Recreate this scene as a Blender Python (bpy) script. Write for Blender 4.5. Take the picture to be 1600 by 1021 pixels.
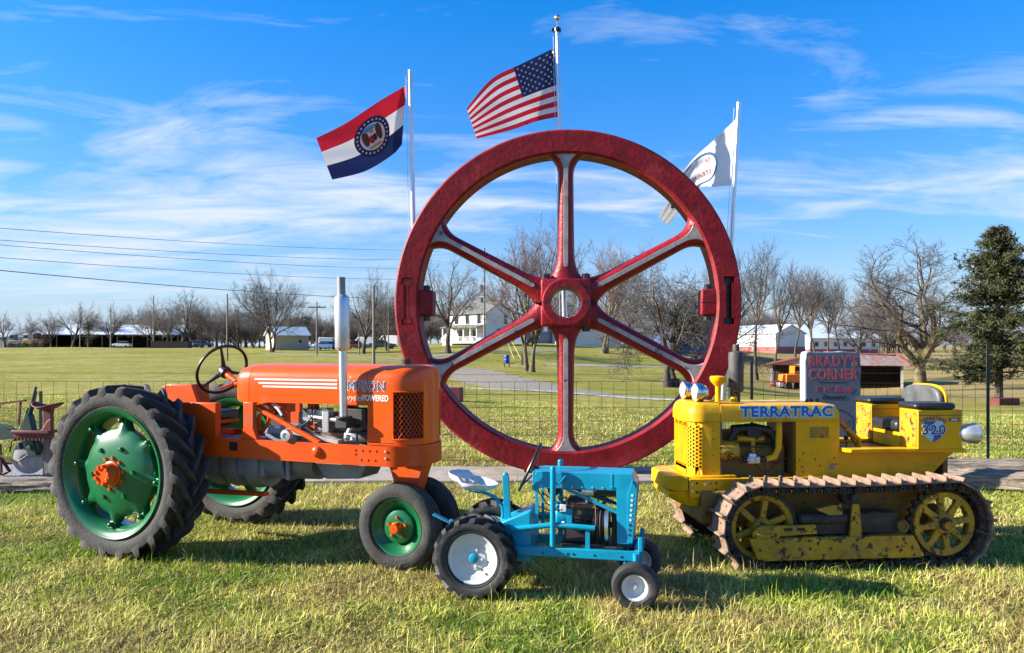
import bpy, bmesh, math, random
import numpy as np
from mathutils import Vector, Matrix, Euler
R = math.radians
PI = math.pi
for o in list(bpy.data.objects):
    bpy.data.objects.remove(o)
scene = bpy.context.scene
C = scene.collection

# ------------------------------------------------------------------ camera
EYE = 1.68
cam_d = bpy.data.cameras.new('camera')
cam = bpy.data.objects.new('camera', cam_d)
C.objects.link(cam)
cam.location = (0, 0, EYE)
cam.rotation_euler = (R(90), 0, 0)
cam_d.sensor_width = 36.0
cam_d.lens = 36.0 * 1209 / 1600
cam_d.shift_y = 0.0216
cam_d.clip_start = 0.05
cam_d.clip_end = 3000
scene.camera = cam

# ------------------------------------------------------------------ sky and sun
SUN_EL = R(24)
SUN_H = Vector((-1.0, -0.05, 0)).normalized()
w = bpy.data.worlds.new('World')
scene.world = w
w.use_nodes = True
nt = w.node_tree
nt.nodes.clear()


def nd(tree, t, **kw):
    n = tree.nodes.new(t)
    for k, v in kw.items():
        if k.startswith('i_'):
            n.inputs[k[2:].replace('_', ' ')].default_value = v
        else:
            setattr(n, k, v)
    return n


def math_n(tree, op, a, b=None, c=None, clamp=False):
    n = tree.nodes.new('ShaderNodeMath')
    n.operation = op
    n.use_clamp = clamp
    for i, q in enumerate((a, b, c)):
        if q is None:
            continue
        if isinstance(q, (int, float)):
            n.inputs[i].default_value = q
        else:
            tree.links.new(q, n.inputs[i])
    return n.outputs[0]


def ramp_n(tree, src, stops):
    n = tree.nodes.new('ShaderNodeValToRGB')
    tree.links.new(src, n.inputs[0])
    e = n.color_ramp.elements
    while len(e) < len(stops):
        e.new(0.5)
    for el, (p, c) in zip(e, stops):
        el.position = p
        el.color = c if len(c) == 4 else (*c, 1)
    return n.outputs[0]


def mix_n(tree, fac, a, b, blend='MIX'):
    n = tree.nodes.new('ShaderNodeMix')
    n.data_type = 'RGBA'
    n.blend_type = blend
    for sock, q in ((n.inputs[0], fac), (n.inputs[6], a), (n.inputs[7], b)):
        if isinstance(q, (int, float)):
            sock.default_value = q
        elif isinstance(q, tuple):
            sock.default_value = q if len(q) == 4 else (*q, 1)
        else:
            tree.links.new(q, sock)
    return n.outputs[2]


CLX, CLY = 6.1, 2.9
HZC = (3.4, 4.3, 5.8)
CLC = (5.6, 6.2, 7.2)
sky = nd(nt, 'ShaderNodeTexSky', sky_type='NISHITA', sun_disc=False,
         sun_elevation=SUN_EL, sun_rotation=R(-92.9),
         altitude=300, air_density=1.0, dust_density=0.35, ozone_density=2.5)
hs = nd(nt, 'ShaderNodeHueSaturation', i_Saturation=1.46, i_Value=1.92, i_Hue=0.507)
nt.links.new(sky.outputs[0], hs.inputs['Color'])
tc = nd(nt, 'ShaderNodeTexCoord')
sp = nd(nt, 'ShaderNodeSeparateXYZ')
nt.links.new(tc.outputs['Generated'], sp.inputs[0])
zz = math_n(nt, 'ADD', math_n(nt, 'MAXIMUM', sp.outputs[2], 0.0), 0.10)
cu = math_n(nt, 'DIVIDE', sp.outputs[0], zz)
cv = math_n(nt, 'DIVIDE', sp.outputs[1], zz)
cb = nd(nt, 'ShaderNodeCombineXYZ')
nt.links.new(cu, cb.inputs[0]); nt.links.new(cv, cb.inputs[1])
mp = nd(nt, 'ShaderNodeMapping')
mp.inputs['Rotation'].default_value = (0, 0, R(9))
mp.inputs['Scale'].default_value = (0.62, 1.25, 1)
mp.inputs['Location'].default_value = (CLX, CLY, 0)
nt.links.new(cb.outputs[0], mp.inputs[0])
n1 = nd(nt, 'ShaderNodeTexNoise', i_Scale=2.3, i_Detail=10.0, i_Roughness=0.60, i_Distortion=0.6)
n2 = nd(nt, 'ShaderNodeTexNoise', i_Scale=0.40, i_Detail=2.0, i_Roughness=0.5)
for n in (n1, n2):
    nt.links.new(mp.outputs[0], n.inputs['Vector'])
cl = math_n(nt, 'ADD', math_n(nt, 'MULTIPLY', n1.outputs[0], 0.55), math_n(nt, 'MULTIPLY', n2.outputs[0], 0.6))
# thin cirrus lies mostly in a broad low belt all round the horizon
belt = ramp_n(nt, sp.outputs[2], [(0.0, (.03,) * 3), (.10, (.05,) * 3), (.17, (.13,) * 3), (.25, (.125,) * 3), (.33, (.02,) * 3), (.6, (0.0,) * 3)])
cl = math_n(nt, 'ADD', cl, belt)
clf = ramp_n(nt, cl, [(0.618, (0, 0, 0)), (0.69, (0.30, 0.30, 0.30)), (0.80, (0.92, 0.92, 0.92))])
hz = ramp_n(nt, sp.outputs[2], [(0.0, (0.95,) * 3), (0.06, (0.62,) * 3), (0.14, (0.2,) * 3), (0.26, (0.04,) * 3), (0.45, (0, 0, 0))])
dim = ramp_n(nt, sp.outputs[2], [(0.0, (.50, .56, .66)), (.12, (.52, .62, .76)), (.25, (.68, .78, .88)), (.42, (.9, .95, 1.0))])
skyh = mix_n(nt, hz, mix_n(nt, 1.0, hs.outputs[0], dim, 'MULTIPLY'), HZC)
skyc = mix_n(nt, clf, skyh, CLC)
bg = nd(nt, 'ShaderNodeBackground', i_Strength=0.054)
nt.links.new(skyc, bg.inputs[0])
wo = nd(nt, 'ShaderNodeOutputWorld')
nt.links.new(bg.outputs[0], wo.inputs[0])

sun_d = bpy.data.lights.new('sun', 'SUN')
sun_d.energy = 5.0
sun_d.angle = R(0.53)
sun_d.color = (1.0, 0.93, 0.80)
sun = bpy.data.objects.new('sun', sun_d)
C.objects.link(sun)
sdir = Vector((SUN_H.x * math.cos(SUN_EL), SUN_H.y * math.cos(SUN_EL), math.sin(SUN_EL)))
sun.rotation_euler = sdir.to_track_quat('Z', 'Y').to_euler()
sun.location = (-20, 0, 15)

scene.view_settings.view_transform = 'Standard'
scene.view_settings.look = 'None'
scene.view_settings.exposure = 1.44
scene.view_settings.gamma = 1.0

# ------------------------------------------------------------------ terrain height
# depth profiles (distance, height) along bearings x/y
PROF = [(-0.62, [(0, 0), (13, 0), (60, .25), (140, 1.8), (260, 2.2), (900, 3)]),
        (-0.22, [(0, 0), (13, 0), (60, .05), (140, 1.6), (260, 2.6), (900, 3)]),
        (-0.02, [(0, 0), (13, 0), (40, -.25), (80, -.3), (128, 2.3), (170, 3.2), (900, 5)]),
        (0.20, [(0, 0), (13, 0), (52, -.9), (90, -1.2), (140, 1.8), (200, 3), (900, 5)]),
        (0.40, [(0, 0), (13, -.02), (40, -1.15), (84, -3.0), (110, -1.6), (150, .6), (900, 5)]),
        (0.62, [(0, 0), (13, -.05), (41, -1.2), (76, -2.2), (140, .5), (900, 5)])]


def _pr(tab, d):
    if d <= tab[0][0]:
        return tab[0][1]
    for (a, za), (b, zb) in zip(tab, tab[1:]):
        if d <= b:
            t = (d - a) / (b - a)
            t = t * t * (3 - 2 * t) * .5 + t * .5
            return za + (zb - za) * t
    return tab[-1][1]


def gz(x, y):
    d = max(y, 0.0)
    u = x / max(y, 12.0)
    if u <= PROF[0][0]:
        z = _pr(PROF[0][1], d)
    elif u >= PROF[-1][0]:
        z = _pr(PROF[-1][1], d)
    else:
        for (a, ta), (b, tb) in zip(PROF, PROF[1:]):
            if u <= b:
                t = (u - a) / (b - a)
                t = t * t * (3 - 2 * t)
                z = _pr(ta, d) * (1 - t) + _pr(tb, d) * t
                break
    if d > 13:
        k = min(1, (d - 13) / 25)
        z += k * (.07 * math.sin(x * .21 + y * .13) + .06 * math.sin(x * .09 - y * .17 + 1))
    return z


def site(u, v):
    """world point where the ground shows at picture position u, v (1600 wide)"""
    dx = (u - 800) / 1209.0
    dz = -(v - 545) / 1209.0
    d = 4.0
    while d < 600:
        if EYE + dz * d < gz(dx * d, d):
            return Vector((dx * d, d, gz(dx * d, d)))
        d += max(.02, d * .003)
    return Vector((dx * 300, 300, gz(dx * 300, 300)))


def stand(u, d):
    """ground point at bearing u and distance d"""
    x = (u - 800) / 1209.0 * d
    return Vector((x, d, gz(x, d)))


# ------------------------------------------------------------------ mesh helpers
class MB:
    def __init__(s):
        s.v = []; s.f = []; s.m = []

    def add(s, vs, fs, mi=0):
        b = len(s.v)
        s.v.extend([tuple(p) for p in vs])
        for f in fs:
            s.f.append(tuple(b + i for i in f)); s.m.append(mi)
        return s

    def box(s, c, d, rot=None, mi=0, taper=None):
        hx, hy, hz_ = d[0] / 2, d[1] / 2, d[2] / 2
        vs = []
        for z in (-1, 1):
            k = taper if (taper and z > 0) else (1, 1)
            for x, y in ((-1, -1), (1, -1), (1, 1), (-1, 1)):
                vs.append(Vector((x * hx * k[0], y * hy * k[1], z * hz_)))
        if rot is not None:
            M = Euler(rot).to_matrix() if not isinstance(rot, Matrix) else rot
            vs = [M @ p for p in vs]
        c = Vector(c)
        return s.add([p + c for p in vs], [(3, 2, 1, 0), (4, 5, 6, 7), (0, 1, 5, 4), (1, 2, 6, 5), (2, 3, 7, 6), (3, 0, 4, 7)], mi)

    def bx(s, x0, x1, y0, y1, z0, z1, mi=0):
        return s.box(((x0 + x1) / 2, (y0 + y1) / 2, (z0 + z1) / 2), (x1 - x0, y1 - y0, z1 - z0), None, mi)

    def bar(s, p0, p1, wd, ht, up=(0, 0, 1), mi=0):
        p0, p1 = Vector(p0), Vector(p1)
        d = (p1 - p0).normalized()
        up = Vector(up)
        if abs(d.dot(up)) > .98:
            up = Vector((1, 0, 0))
        a = d.cross(up).normalized() * wd / 2
        b = a.cross(d).normalized() * ht / 2
        vs = [p0 - a - b, p0 + a - b, p0 + a + b, p0 - a + b, p1 - a - b, p1 + a - b, p1 + a + b, p1 - a + b]
        return s.add(vs, [(0, 1, 2, 3), (7, 6, 5, 4), (0, 4, 5, 1), (1, 5, 6, 2), (2, 6, 7, 3), (3, 7, 4, 0)], mi)

    def tube(s, pts, r, n=8, cap=True, mi=0, closed=False):
        pts = [Vector(p) for p in pts]
        rs = r if isinstance(r, (list, tuple)) else [r] * len(pts)
        N = len(pts)
        up = None
        vs = []
        for i, p in enumerate(pts):
            if closed:
                d = pts[(i + 1) % N] - pts[i - 1]
            else:
                d = pts[min(i + 1, N - 1)] - pts[max(i - 1, 0)]
            d = d.normalized() if d.length > 1e-9 else Vector((0, 0, 1))
            if up is None:
                up = Vector((0, 0, 1)) if abs(d.z) < .9 else Vector((1, 0, 0))
            a = d.cross(up)
            if a.length < 1e-4:
                a = d.cross(Vector((1, .3, 0)))
            a.normalize()
            b = a.cross(d).normalized()
            up = b
            for k in range(n):
                t = 2 * PI * k / n
                vs.append(p + (a * math.cos(t) + b * math.sin(t)) * rs[i])
        fs = []
        for i in range(N if closed else N - 1):
            j = (i + 1) % N
            for k in range(n):
                l = (k + 1) % n
                fs.append((i * n + k, i * n + l, j * n + l, j * n + k))
        if cap and not closed:
            fs.append(tuple(range(n - 1, -1, -1)))
            fs.append(tuple((N - 1) * n + k for k in range(n)))
        return s.add(vs, fs, mi)

    def cyl(s, p0, p1, r, n=16, mi=0, r2=None):
        return s.tube([p0, p1], [r, r if r2 is None else r2], n, True, mi)

    def lathe(s, prof, n=32, c=(0, 0, 0), axis=(0, -1, 0), mi=0, closed=False, ref=None):
        """prof: (radius, offset along axis)"""
        ax = Vector(axis).normalized()
        rf = Vector(ref) if ref else (Vector((0, 0, 1)) if abs(ax.z) < .9 else Vector((1, 0, 0)))
        a = (rf - ax * rf.dot(ax)).normalized()
        b = ax.cross(a)
        c = Vector(c)
        vs = []; m = len(prof)
        for k in range(n):
            t = 2 * PI * k / n
            e = a * math.cos(t) + b * math.sin(t)
            for (r, h) in prof:
                vs.append(c + e * r + ax * h)
        fs = []
        for k in range(n):
            l = (k + 1) % n
            for i in range(m if closed else m - 1):
                j = (i + 1) % m
                fs.append((k * m + i, k * m + j, l * m + j, l * m + i))
        return s.add(vs, fs, mi)

    def prism(s, poly, t0, t1, plane='xz', mi=0):
        """polygon in a plane, extruded t0..t1 along the third axis"""
        def P(a, b, t):
            return {'xz': (a, t, b), 'xy': (a, b, t), 'yz': (t, a, b)}[plane]
        n = len(poly)
        vs = [P(a, b, t0) for a, b in poly] + [P(a, b, t1) for a, b in poly]
        fs = [tuple(range(n)), tuple(range(2 * n - 1, n - 1, -1))]
        for i in range(n):
            j = (i + 1) % n
            fs.append((j, i, n + i, n + j))
        return s.add(vs, fs, mi)

    def ball(s, c, r, n=16, m=10, mi=0, rot=None):
        c = Vector(c)
        r = Vector(r) if isinstance(r, (tuple, list)) else Vector((r, r, r))
        M = Euler(rot).to_matrix() if rot else Matrix.Identity(3)
        vs = []
        for i in range(m + 1):
            t = PI * i / m
            for k in range(n):
                p = 2 * PI * k / n
                vs.append(c + M @ Vector((r.x * math.sin(t) * math.cos(p), r.y * math.sin(t) * math.sin(p), r.z * math.cos(t))))
        fs = []
        for i in range(m):
            for k in range(n):
                l = (k + 1) % n
                fs.append((i * n + k, (i + 1) * n + k, (i + 1) * n + l, i * n + l))
        return s.add(vs, fs, mi)

    def grid(s, fn, nu, nv, mi=0, skip=None):
        vs = [fn(i / nu, j / nv) for j in range(nv + 1) for i in range(nu + 1)]
        fs = []
        for j in range(nv):
            for i in range(nu):
                if skip and skip((i + .5) / nu, (j + .5) / nv):
                    continue
                a = j * (nu + 1) + i
                fs.append((a, a + 1, a + nu + 2, a + nu + 1))
        return s.add(vs, fs, mi)

    def build(s, name, mat, parent=None, bevel=0, ang=38, smooth=True, fix=True, loc=None, seg=2):
        me = bpy.data.meshes.new(name)
        me.from_pydata(s.v, [], s.f)
        for m in (mat if isinstance(mat, (list, tuple)) else [mat]):
            me.materials.append(m)
        if len(set(s.m)) > 1:
            me.polygons.foreach_set('material_index', s.m)
        if fix:
            bm = bmesh.new(); bm.from_mesh(me)
            bmesh.ops.remove_doubles(bm, verts=bm.verts, dist=1e-5)
            bmesh.ops.recalc_face_normals(bm, faces=bm.faces)
            bm.to_mesh(me); bm.free()
        if smooth:
            me.polygons.foreach_set('use_smooth', [True] * len(me.polygons))
            me.set_sharp_from_angle(angle=R(ang))
        me.update()
        o = bpy.data.objects.new(name, me)
        C.objects.link(o)
        if parent:
            o.parent = parent
        if loc:
            o.location = loc
        if bevel:
            b = o.modifiers.new('bevel', 'BEVEL')
            b.width = bevel; b.segments = seg; b.limit_method = 'ANGLE'; b.angle_limit = R(40)
            b.harden_normals = False
        return o


def empty(name, loc=(0, 0, 0), rz=0, sc=1):
    o = bpy.data.objects.new(name, None)
    C.objects.link(o)
    o.location = loc
    o.rotation_euler = (0, 0, rz)
    o.scale = (sc, sc, sc)
    o.empty_display_size = .1
    return o


def tag(o, label, cat, group=None):
    o['label'] = label; o['category'] = cat
    if group:
        o['group'] = group
    return o


def kind(o, k):
    o['kind'] = k
    return o


def copy_tree(o, parent=None):
    c = o.copy()
    C.objects.link(c)
    if parent:
        c.parent = parent
    for ch in [q for q in bpy.data.objects if q.parent == o]:
        copy_tree(ch, c)
    return c


# ------------------------------------------------------------------ materials
def mat(name, col, rough=.6, metal=0, var=.12, vscale=6, bump=0, bscale=40, coat=0, chip=None, chipamt=.4, chipscale=9,
        dirt=None, dirtamt=.4, dirtscale=3, spec=.5, stretch=None, alpha=None, streak=None):
    m = bpy.data.materials.new(name)
    m.use_nodes = True
    t = m.node_tree
    b = t.nodes['Principled BSDF']
    b.inputs['Roughness'].default_value = rough
    b.inputs['Metallic'].default_value = metal
    b.inputs['Coat Weight'].default_value = coat
    b.inputs['Coat Roughness'].default_value = .06
    b.inputs['Specular IOR Level'].default_value = spec
    tcn = nd(t, 'ShaderNodeTexCoord')
    vec = tcn.outputs['Object']
    if stretch:
        mpn = nd(t, 'ShaderNodeMapping')
        mpn.inputs['Scale'].default_value = stretch
        t.links.new(vec, mpn.inputs[0]); vec = mpn.outputs[0]
    nz = nd(t, 'ShaderNodeTexNoise', i_Scale=vscale, i_Detail=6.0, i_Roughness=.6)
    t.links.new(vec, nz.inputs['Vector'])
    lo = tuple(max(0, c * (1 - var * 1.6)) for c in col)
    hi = tuple(min(1, c * (1 + var * 1.2)) for c in col)
    c = ramp_n(t, nz.outputs[0], [(.3, lo), (.7, hi)])
    if dirt:
        dz = nd(t, 'ShaderNodeTexNoise', i_Scale=dirtscale, i_Detail=8.0, i_Roughness=.68)
        t.links.new(vec, dz.inputs['Vector'])
        fac = ramp_n(t, dz.outputs[0], [(.62 - dirtamt * .4, (0, 0, 0)), (.72, (.85, .85, .85))])
        c = mix_n(t, fac, c, dirt)
        rr = ramp_n(t, fac, [(0, (rough,) * 3), (1, (min(1, rough + .3),) * 3)])
        t.links.new(rr, b.inputs['Roughness'])
    if chip:
        cz = nd(t, 'ShaderNodeTexNoise', i_Scale=chipscale, i_Detail=10.0, i_Roughness=.72)
        t.links.new(vec, cz.inputs['Vector'])
        th = .70 - chipamt * .25
        fac = ramp_n(t, cz.outputs[0], [(th, (0, 0, 0)), (th + .025, (1, 1, 1))])
        c = mix_n(t, fac, c, chip)
    t.links.new(c, b.inputs['Base Color'])
    if bump:
        bz = nd(t, 'ShaderNodeTexNoise', i_Scale=bscale, i_Detail=5.0)
        t.links.new(vec, bz.inputs['Vector'])
        bp = nd(t, 'ShaderNodeBump', i_Strength=bump, i_Distance=.02)
        t.links.new(bz.outputs[0], bp.inputs['Height'])
        t.links.new(bp.outputs[0], b.inputs['Normal'])
    return m


M = {}
M['orange'] = mat('orange_paint', (.68, .078, .001), .32, coat=.2, spec=.3, var=.05, vscale=2, dirt=(.40, .06, .01), dirtamt=.1)
M['orange_dull'] = mat('orange_frame_paint', (.62, .067, .001), .42, coat=.05, spec=.3, var=.1, vscale=4, dirt=(.3, .07, .03), dirtamt=.25)
M['green'] = mat('green_enamel', (.005, .12, .038), .3, coat=.15, var=.1)
M['rubber'] = mat('tyre_rubber', (.027, .027, .028), .8, var=.25, vscale=9, bump=.25, bscale=60, dirt=(.09, .08, .066), dirtamt=.42, dirtscale=5)
M['rubber_clean'] = mat('small_tyre_rubber', (.022, .022, .024), .65, var=.25, vscale=9, bump=.15, bscale=80, dirt=(.09, .08, .07), dirtamt=.22, dirtscale=6)
M['chrome'] = mat('chrome', (.62, .62, .62), .26, 1, var=.03)
M['alu'] = mat('brushed_aluminium', (.62, .63, .64), .38, 1, var=.08)
M['muffler'] = mat('silver_muffler_paint', (.62, .63, .65), .35, .7, var=.06, vscale=5, dirt=(.4, .36, .3), dirtamt=.2)
M['steel'] = mat('cast_grey_steel', (.24, .25, .26), .55, .3, var=.2, dirt=(.12, .10, .08), dirtamt=.35)
M['greyblue'] = mat('blue_grey_casting', (.20, .25, .33), .5, .1, var=.15, dirt=(.2, .18, .15), dirtamt=.25)
M['black'] = mat('black_paint', (.012, .012, .013), .4, var=.2)
M['dark'] = mat('dark_greasy_metal', (.025, .023, .022), .6, var=.4, vscale=14, dirt=(.07, .05, .035), dirtamt=.4)
M['rust'] = mat('rusty_brown_steel', (.16, .075, .045), .8, var=.35, vscale=10, bump=.3)
M['white'] = mat('white_paint', (.56, .57, .58), .4, var=.05, dirt=(.55, .52, .48), dirtamt=.15)
M['white_strip'] = mat('worn_white_strip', (.33, .315, .30), .65, var=.2, vscale=8, chip=(.09, .06, .06), chipamt=.42, chipscale=7)
M['red'] = mat('red_brushed_paint', (.215, .0038, .009), .56, var=.3, vscale=5, coat=.0, spec=.3, dirt=(.34, .035, .04), dirtamt=.22, dirtscale=2.2, bump=.22, bscale=18)
M['red_hub'] = mat('red_cast_paint', (.235, .004, .010), .45, var=.25, vscale=9, coat=.05, spec=.35, bump=.35, bscale=30)
M['bolt'] = mat('dark_bolt', (.05, .05, .055), .45, .6, var=.2)
M['bolt_w'] = mat('bright_bolt', (.6, .6, .6), .4, .7, var=.1)
M['yellow'] = mat('yellow_paint', (.80, .395, .001), .36, coat=.1, spec=.3, var=.08, vscale=4, dirt=(.36, .16, .008), dirtamt=.26, dirtscale=3, chip=(.06, .03, .015), chipamt=.16, chipscale=13)
M['yellow_worn'] = mat('chipped_yellow_paint', (.50, .265, .006), .5, var=.2, vscale=6, dirt=(.24, .13, .03), dirtamt=.4, dirtscale=5, chip=(.045, .022, .014), chipamt=.62, chipscale=14)
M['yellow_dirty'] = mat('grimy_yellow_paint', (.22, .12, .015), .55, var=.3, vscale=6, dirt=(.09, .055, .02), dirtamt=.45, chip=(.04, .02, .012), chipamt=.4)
M['shoe'] = mat('rusty_track_shoe', (.27, .175, .12), .75, var=.35, vscale=16, bump=.3, bscale=60, dirt=(.15, .075, .05), dirtamt=.35, dirtscale=9)
M['trackdark'] = mat('track_chain_steel', (.055, .038, .03), .65, .2, var=.4, vscale=20)
M['vinyl'] = mat('black_vinyl', (.018, .018, .02), .38, var=.2)
M['vinyl_grey'] = mat('worn_grey_vinyl', (.085, .09, .09), .5, var=.3, vscale=8)
M['blue'] = mat('light_blue_paint', (.003, .28, .44), .36, coat=.1, spec=.3, var=.12, vscale=6, dirt=(.02, .14, .19), dirtamt=.28, chip=(.03, .04, .04), chipamt=.12, chipscale=18)
M['letter_blue'] = mat('letter_blue', (.01, .10, .42), .45, var=.05)
M['letter_pale'] = mat('letter_pale_blue', (.35, .62, .80), .45, var=.05)
M['letter_stone'] = mat('letter_cut_edge', (.20, .18, .20), .6, var=.1)
M['letter_white'] = mat('letter_white', (.70, .68, .62), .45, var=.03)
M['letter_navy'] = mat('letter_navy', (.02, .04, .16), .45, var=.05)
M['letter_red'] = mat('letter_red', (.50, .06, .07), .55, var=.1)
M['letter_black'] = mat('letter_black', (.012, .012, .014), .5, var=.1)
M['glass'] = mat('lamp_glass', (.75, .78, .8), .08, .55, var=.03)
M['granite'] = mat('grey_granite', (.105, .122, .16), .55, var=.16, vscale=90)
M['granite_edge'] = mat('rough_sunlit_granite_edge', (.55, .55, .56), .8, var=.3, vscale=30, bump=.6, bscale=30)  # rough edge stone, sunlit paleness put into the colour
M['concrete'] = mat('concrete', (.31, .275, .23), .9, var=.2, vscale=5, bump=.3, bscale=50, dirt=(.22, .19, .15), dirtamt=.35)
M['pole'] = mat('galvanised_pole', (.62, .65, .68), .3, .85, var=.06)
M['wire'] = mat('rusty_wire', (.05, .042, .036), .7, .3, var=.2)
M['post'] = mat('dark_steel_post', (.035, .03, .03), .7, var=.3)
M['postwood'] = mat('weathered_pole_wood', (.20, .165, .135), .9, var=.25, vscale=5, stretch=(6, 6, .5), bump=.3)
M['bark'] = mat('grey_brown_bark', (.078, .06, .048), .9, var=.35, vscale=5, stretch=(4, 4, .8), bump=.5, bscale=20)
M['bark_y'] = mat('lichen_bark', (.135, .105, .06), .9, var=.45, vscale=3, bump=.5, bscale=20)
M['twig'] = mat('bare_twigs', (.098, .084, .076), .9, var=.25, vscale=1.5)
M['twig_red'] = mat('reddish_twigs', (.15, .095, .08), .9, var=.25, vscale=1.5)
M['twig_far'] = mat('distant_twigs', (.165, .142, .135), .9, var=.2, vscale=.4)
M['cedar'] = mat('cedar_foliage', (.052, .058, .018), .8, var=.6, vscale=1.4)
M['logwood'] = mat('weathered_grey_log', (.27, .215, .165), .9, var=.5, vscale=6, stretch=(.6, 7, 7), bump=.8, bscale=20)
M['gravel'] = mat('gravel_road', (.235, .20, .155), .95, var=.25, vscale=3, bump=.6, bscale=30)
M['gravel_edge'] = mat('pale_gravel', (.33, .32, .30), .95, var=.45, vscale=5, bump=.8, bscale=14)
M['asph'] = mat('gravel_bed', (.26, .25, .26), .95, var=.5, vscale=30, bump=1, bscale=40)
M['siding'] = mat('white_siding', (.68, .68, .66), .6, var=.03)
M['roofgrey'] = mat('grey_shingle', (.17, .165, .15), .9, var=.25, vscale=3)
M['roofmetal'] = mat('white_metal_roof', (.62, .68, .70), .4, var=.05)
M['redmetal'] = mat('red_metal', (.36, .075, .06), .55, var=.15)
M['redroof'] = mat('faded_red_roof', (.30, .085, .065), .7, var=.35, vscale=.8)
M['tin'] = mat('weathered_tin_boards', (.32, .30, .285), .75, var=.3, vscale=2, stretch=(4, 4, .5))
M['shed_roof'] = mat('rusted_tin_roof', (.22, .19, .185), .75, var=.3, vscale=2, dirt=(.25, .07, .05), dirtamt=.6, dirtscale=.55)
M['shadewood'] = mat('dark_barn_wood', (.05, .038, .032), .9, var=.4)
M['winglass'] = mat('window_glass', (.02, .025, .035), .1, var=.1)
M['shade_blue'] = mat('shade_blue_wall', (.05, .085, .2), .5, var=.08)  # wall colour with the blue of shade painted in
M['tan'] = mat('tan_wall', (.42, .36, .28), .8, var=.1)
M['imp_red'] = mat('faded_implement_red', (.13, .020, .016), .6, var=.25, chip=(.10, .05, .03), chipamt=.3)
M['imp_green'] = mat('old_implement_green', (.010, .045, .032), .55, var=.25)
M['barrel'] = mat('blue_barrel', (.01, .05, .42), .4, var=.1)
M['yplastic'] = mat('yellow_guy_sleeve', (.65, .55, .05), .6, var=.1)
M['car_w'] = mat('white_car_paint', (.75, .76, .78), .3, coat=.5, var=.02)
M['car_b'] = mat('blue_car_paint', (.04, .13, .35), .3, coat=.5, var=.02)
M['car_d'] = mat('dark_car_paint', (.03, .032, .036), .3, coat=.5, var=.02)
M['car_r'] = mat('red_car_paint', (.4, .04, .03), .3, coat=.5, var=.02)
M['kubota'] = mat('bright_orange_machine', (.75, .17, .01), .4, var=.06)
M['flag_red'] = mat('flag_red_cloth', (.55, .012, .03), .75, var=.06)
M['flag_white'] = mat('flag_white_cloth', (.78, .77, .76), .75, var=.03)
M['flag_blue'] = mat('flag_navy_cloth', (.010, .022, .10), .75, var=.06)
M['flag_ring'] = mat('flag_ring_blue', (.04, .14, .30), .75, var=.06)
M['bear'] = mat('print_brown', (.14, .05, .03), .75, var=.1)
M['print_gold'] = mat('print_gold', (.6, .35, .08), .75, var=.1)
M['print_sky'] = mat('print_sky_blue', (.12, .32, .65), .75, var=.1)
for k in ('flag_red', 'flag_white', 'flag_blue', 'flag_ring', 'bear', 'print_gold', 'print_sky'):
    t_ = M[k].node_tree
    b_ = t_.nodes['Principled BSDF']
    tr = nd(t_, 'ShaderNodeBsdfTranslucent')
    t_.links.new(b_.inputs['Base Color'].links[0].from_socket, tr.inputs[0])
    mx_ = nd(t_, 'ShaderNodeMixShader', i_Fac=.2)
    t_.links.new(b_.outputs[0], mx_.inputs[1]); t_.links.new(tr.outputs[0], mx_.inputs[2])
    t_.links.new(mx_.outputs[0], t_.nodes['Material Output'].inputs[0])


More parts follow.
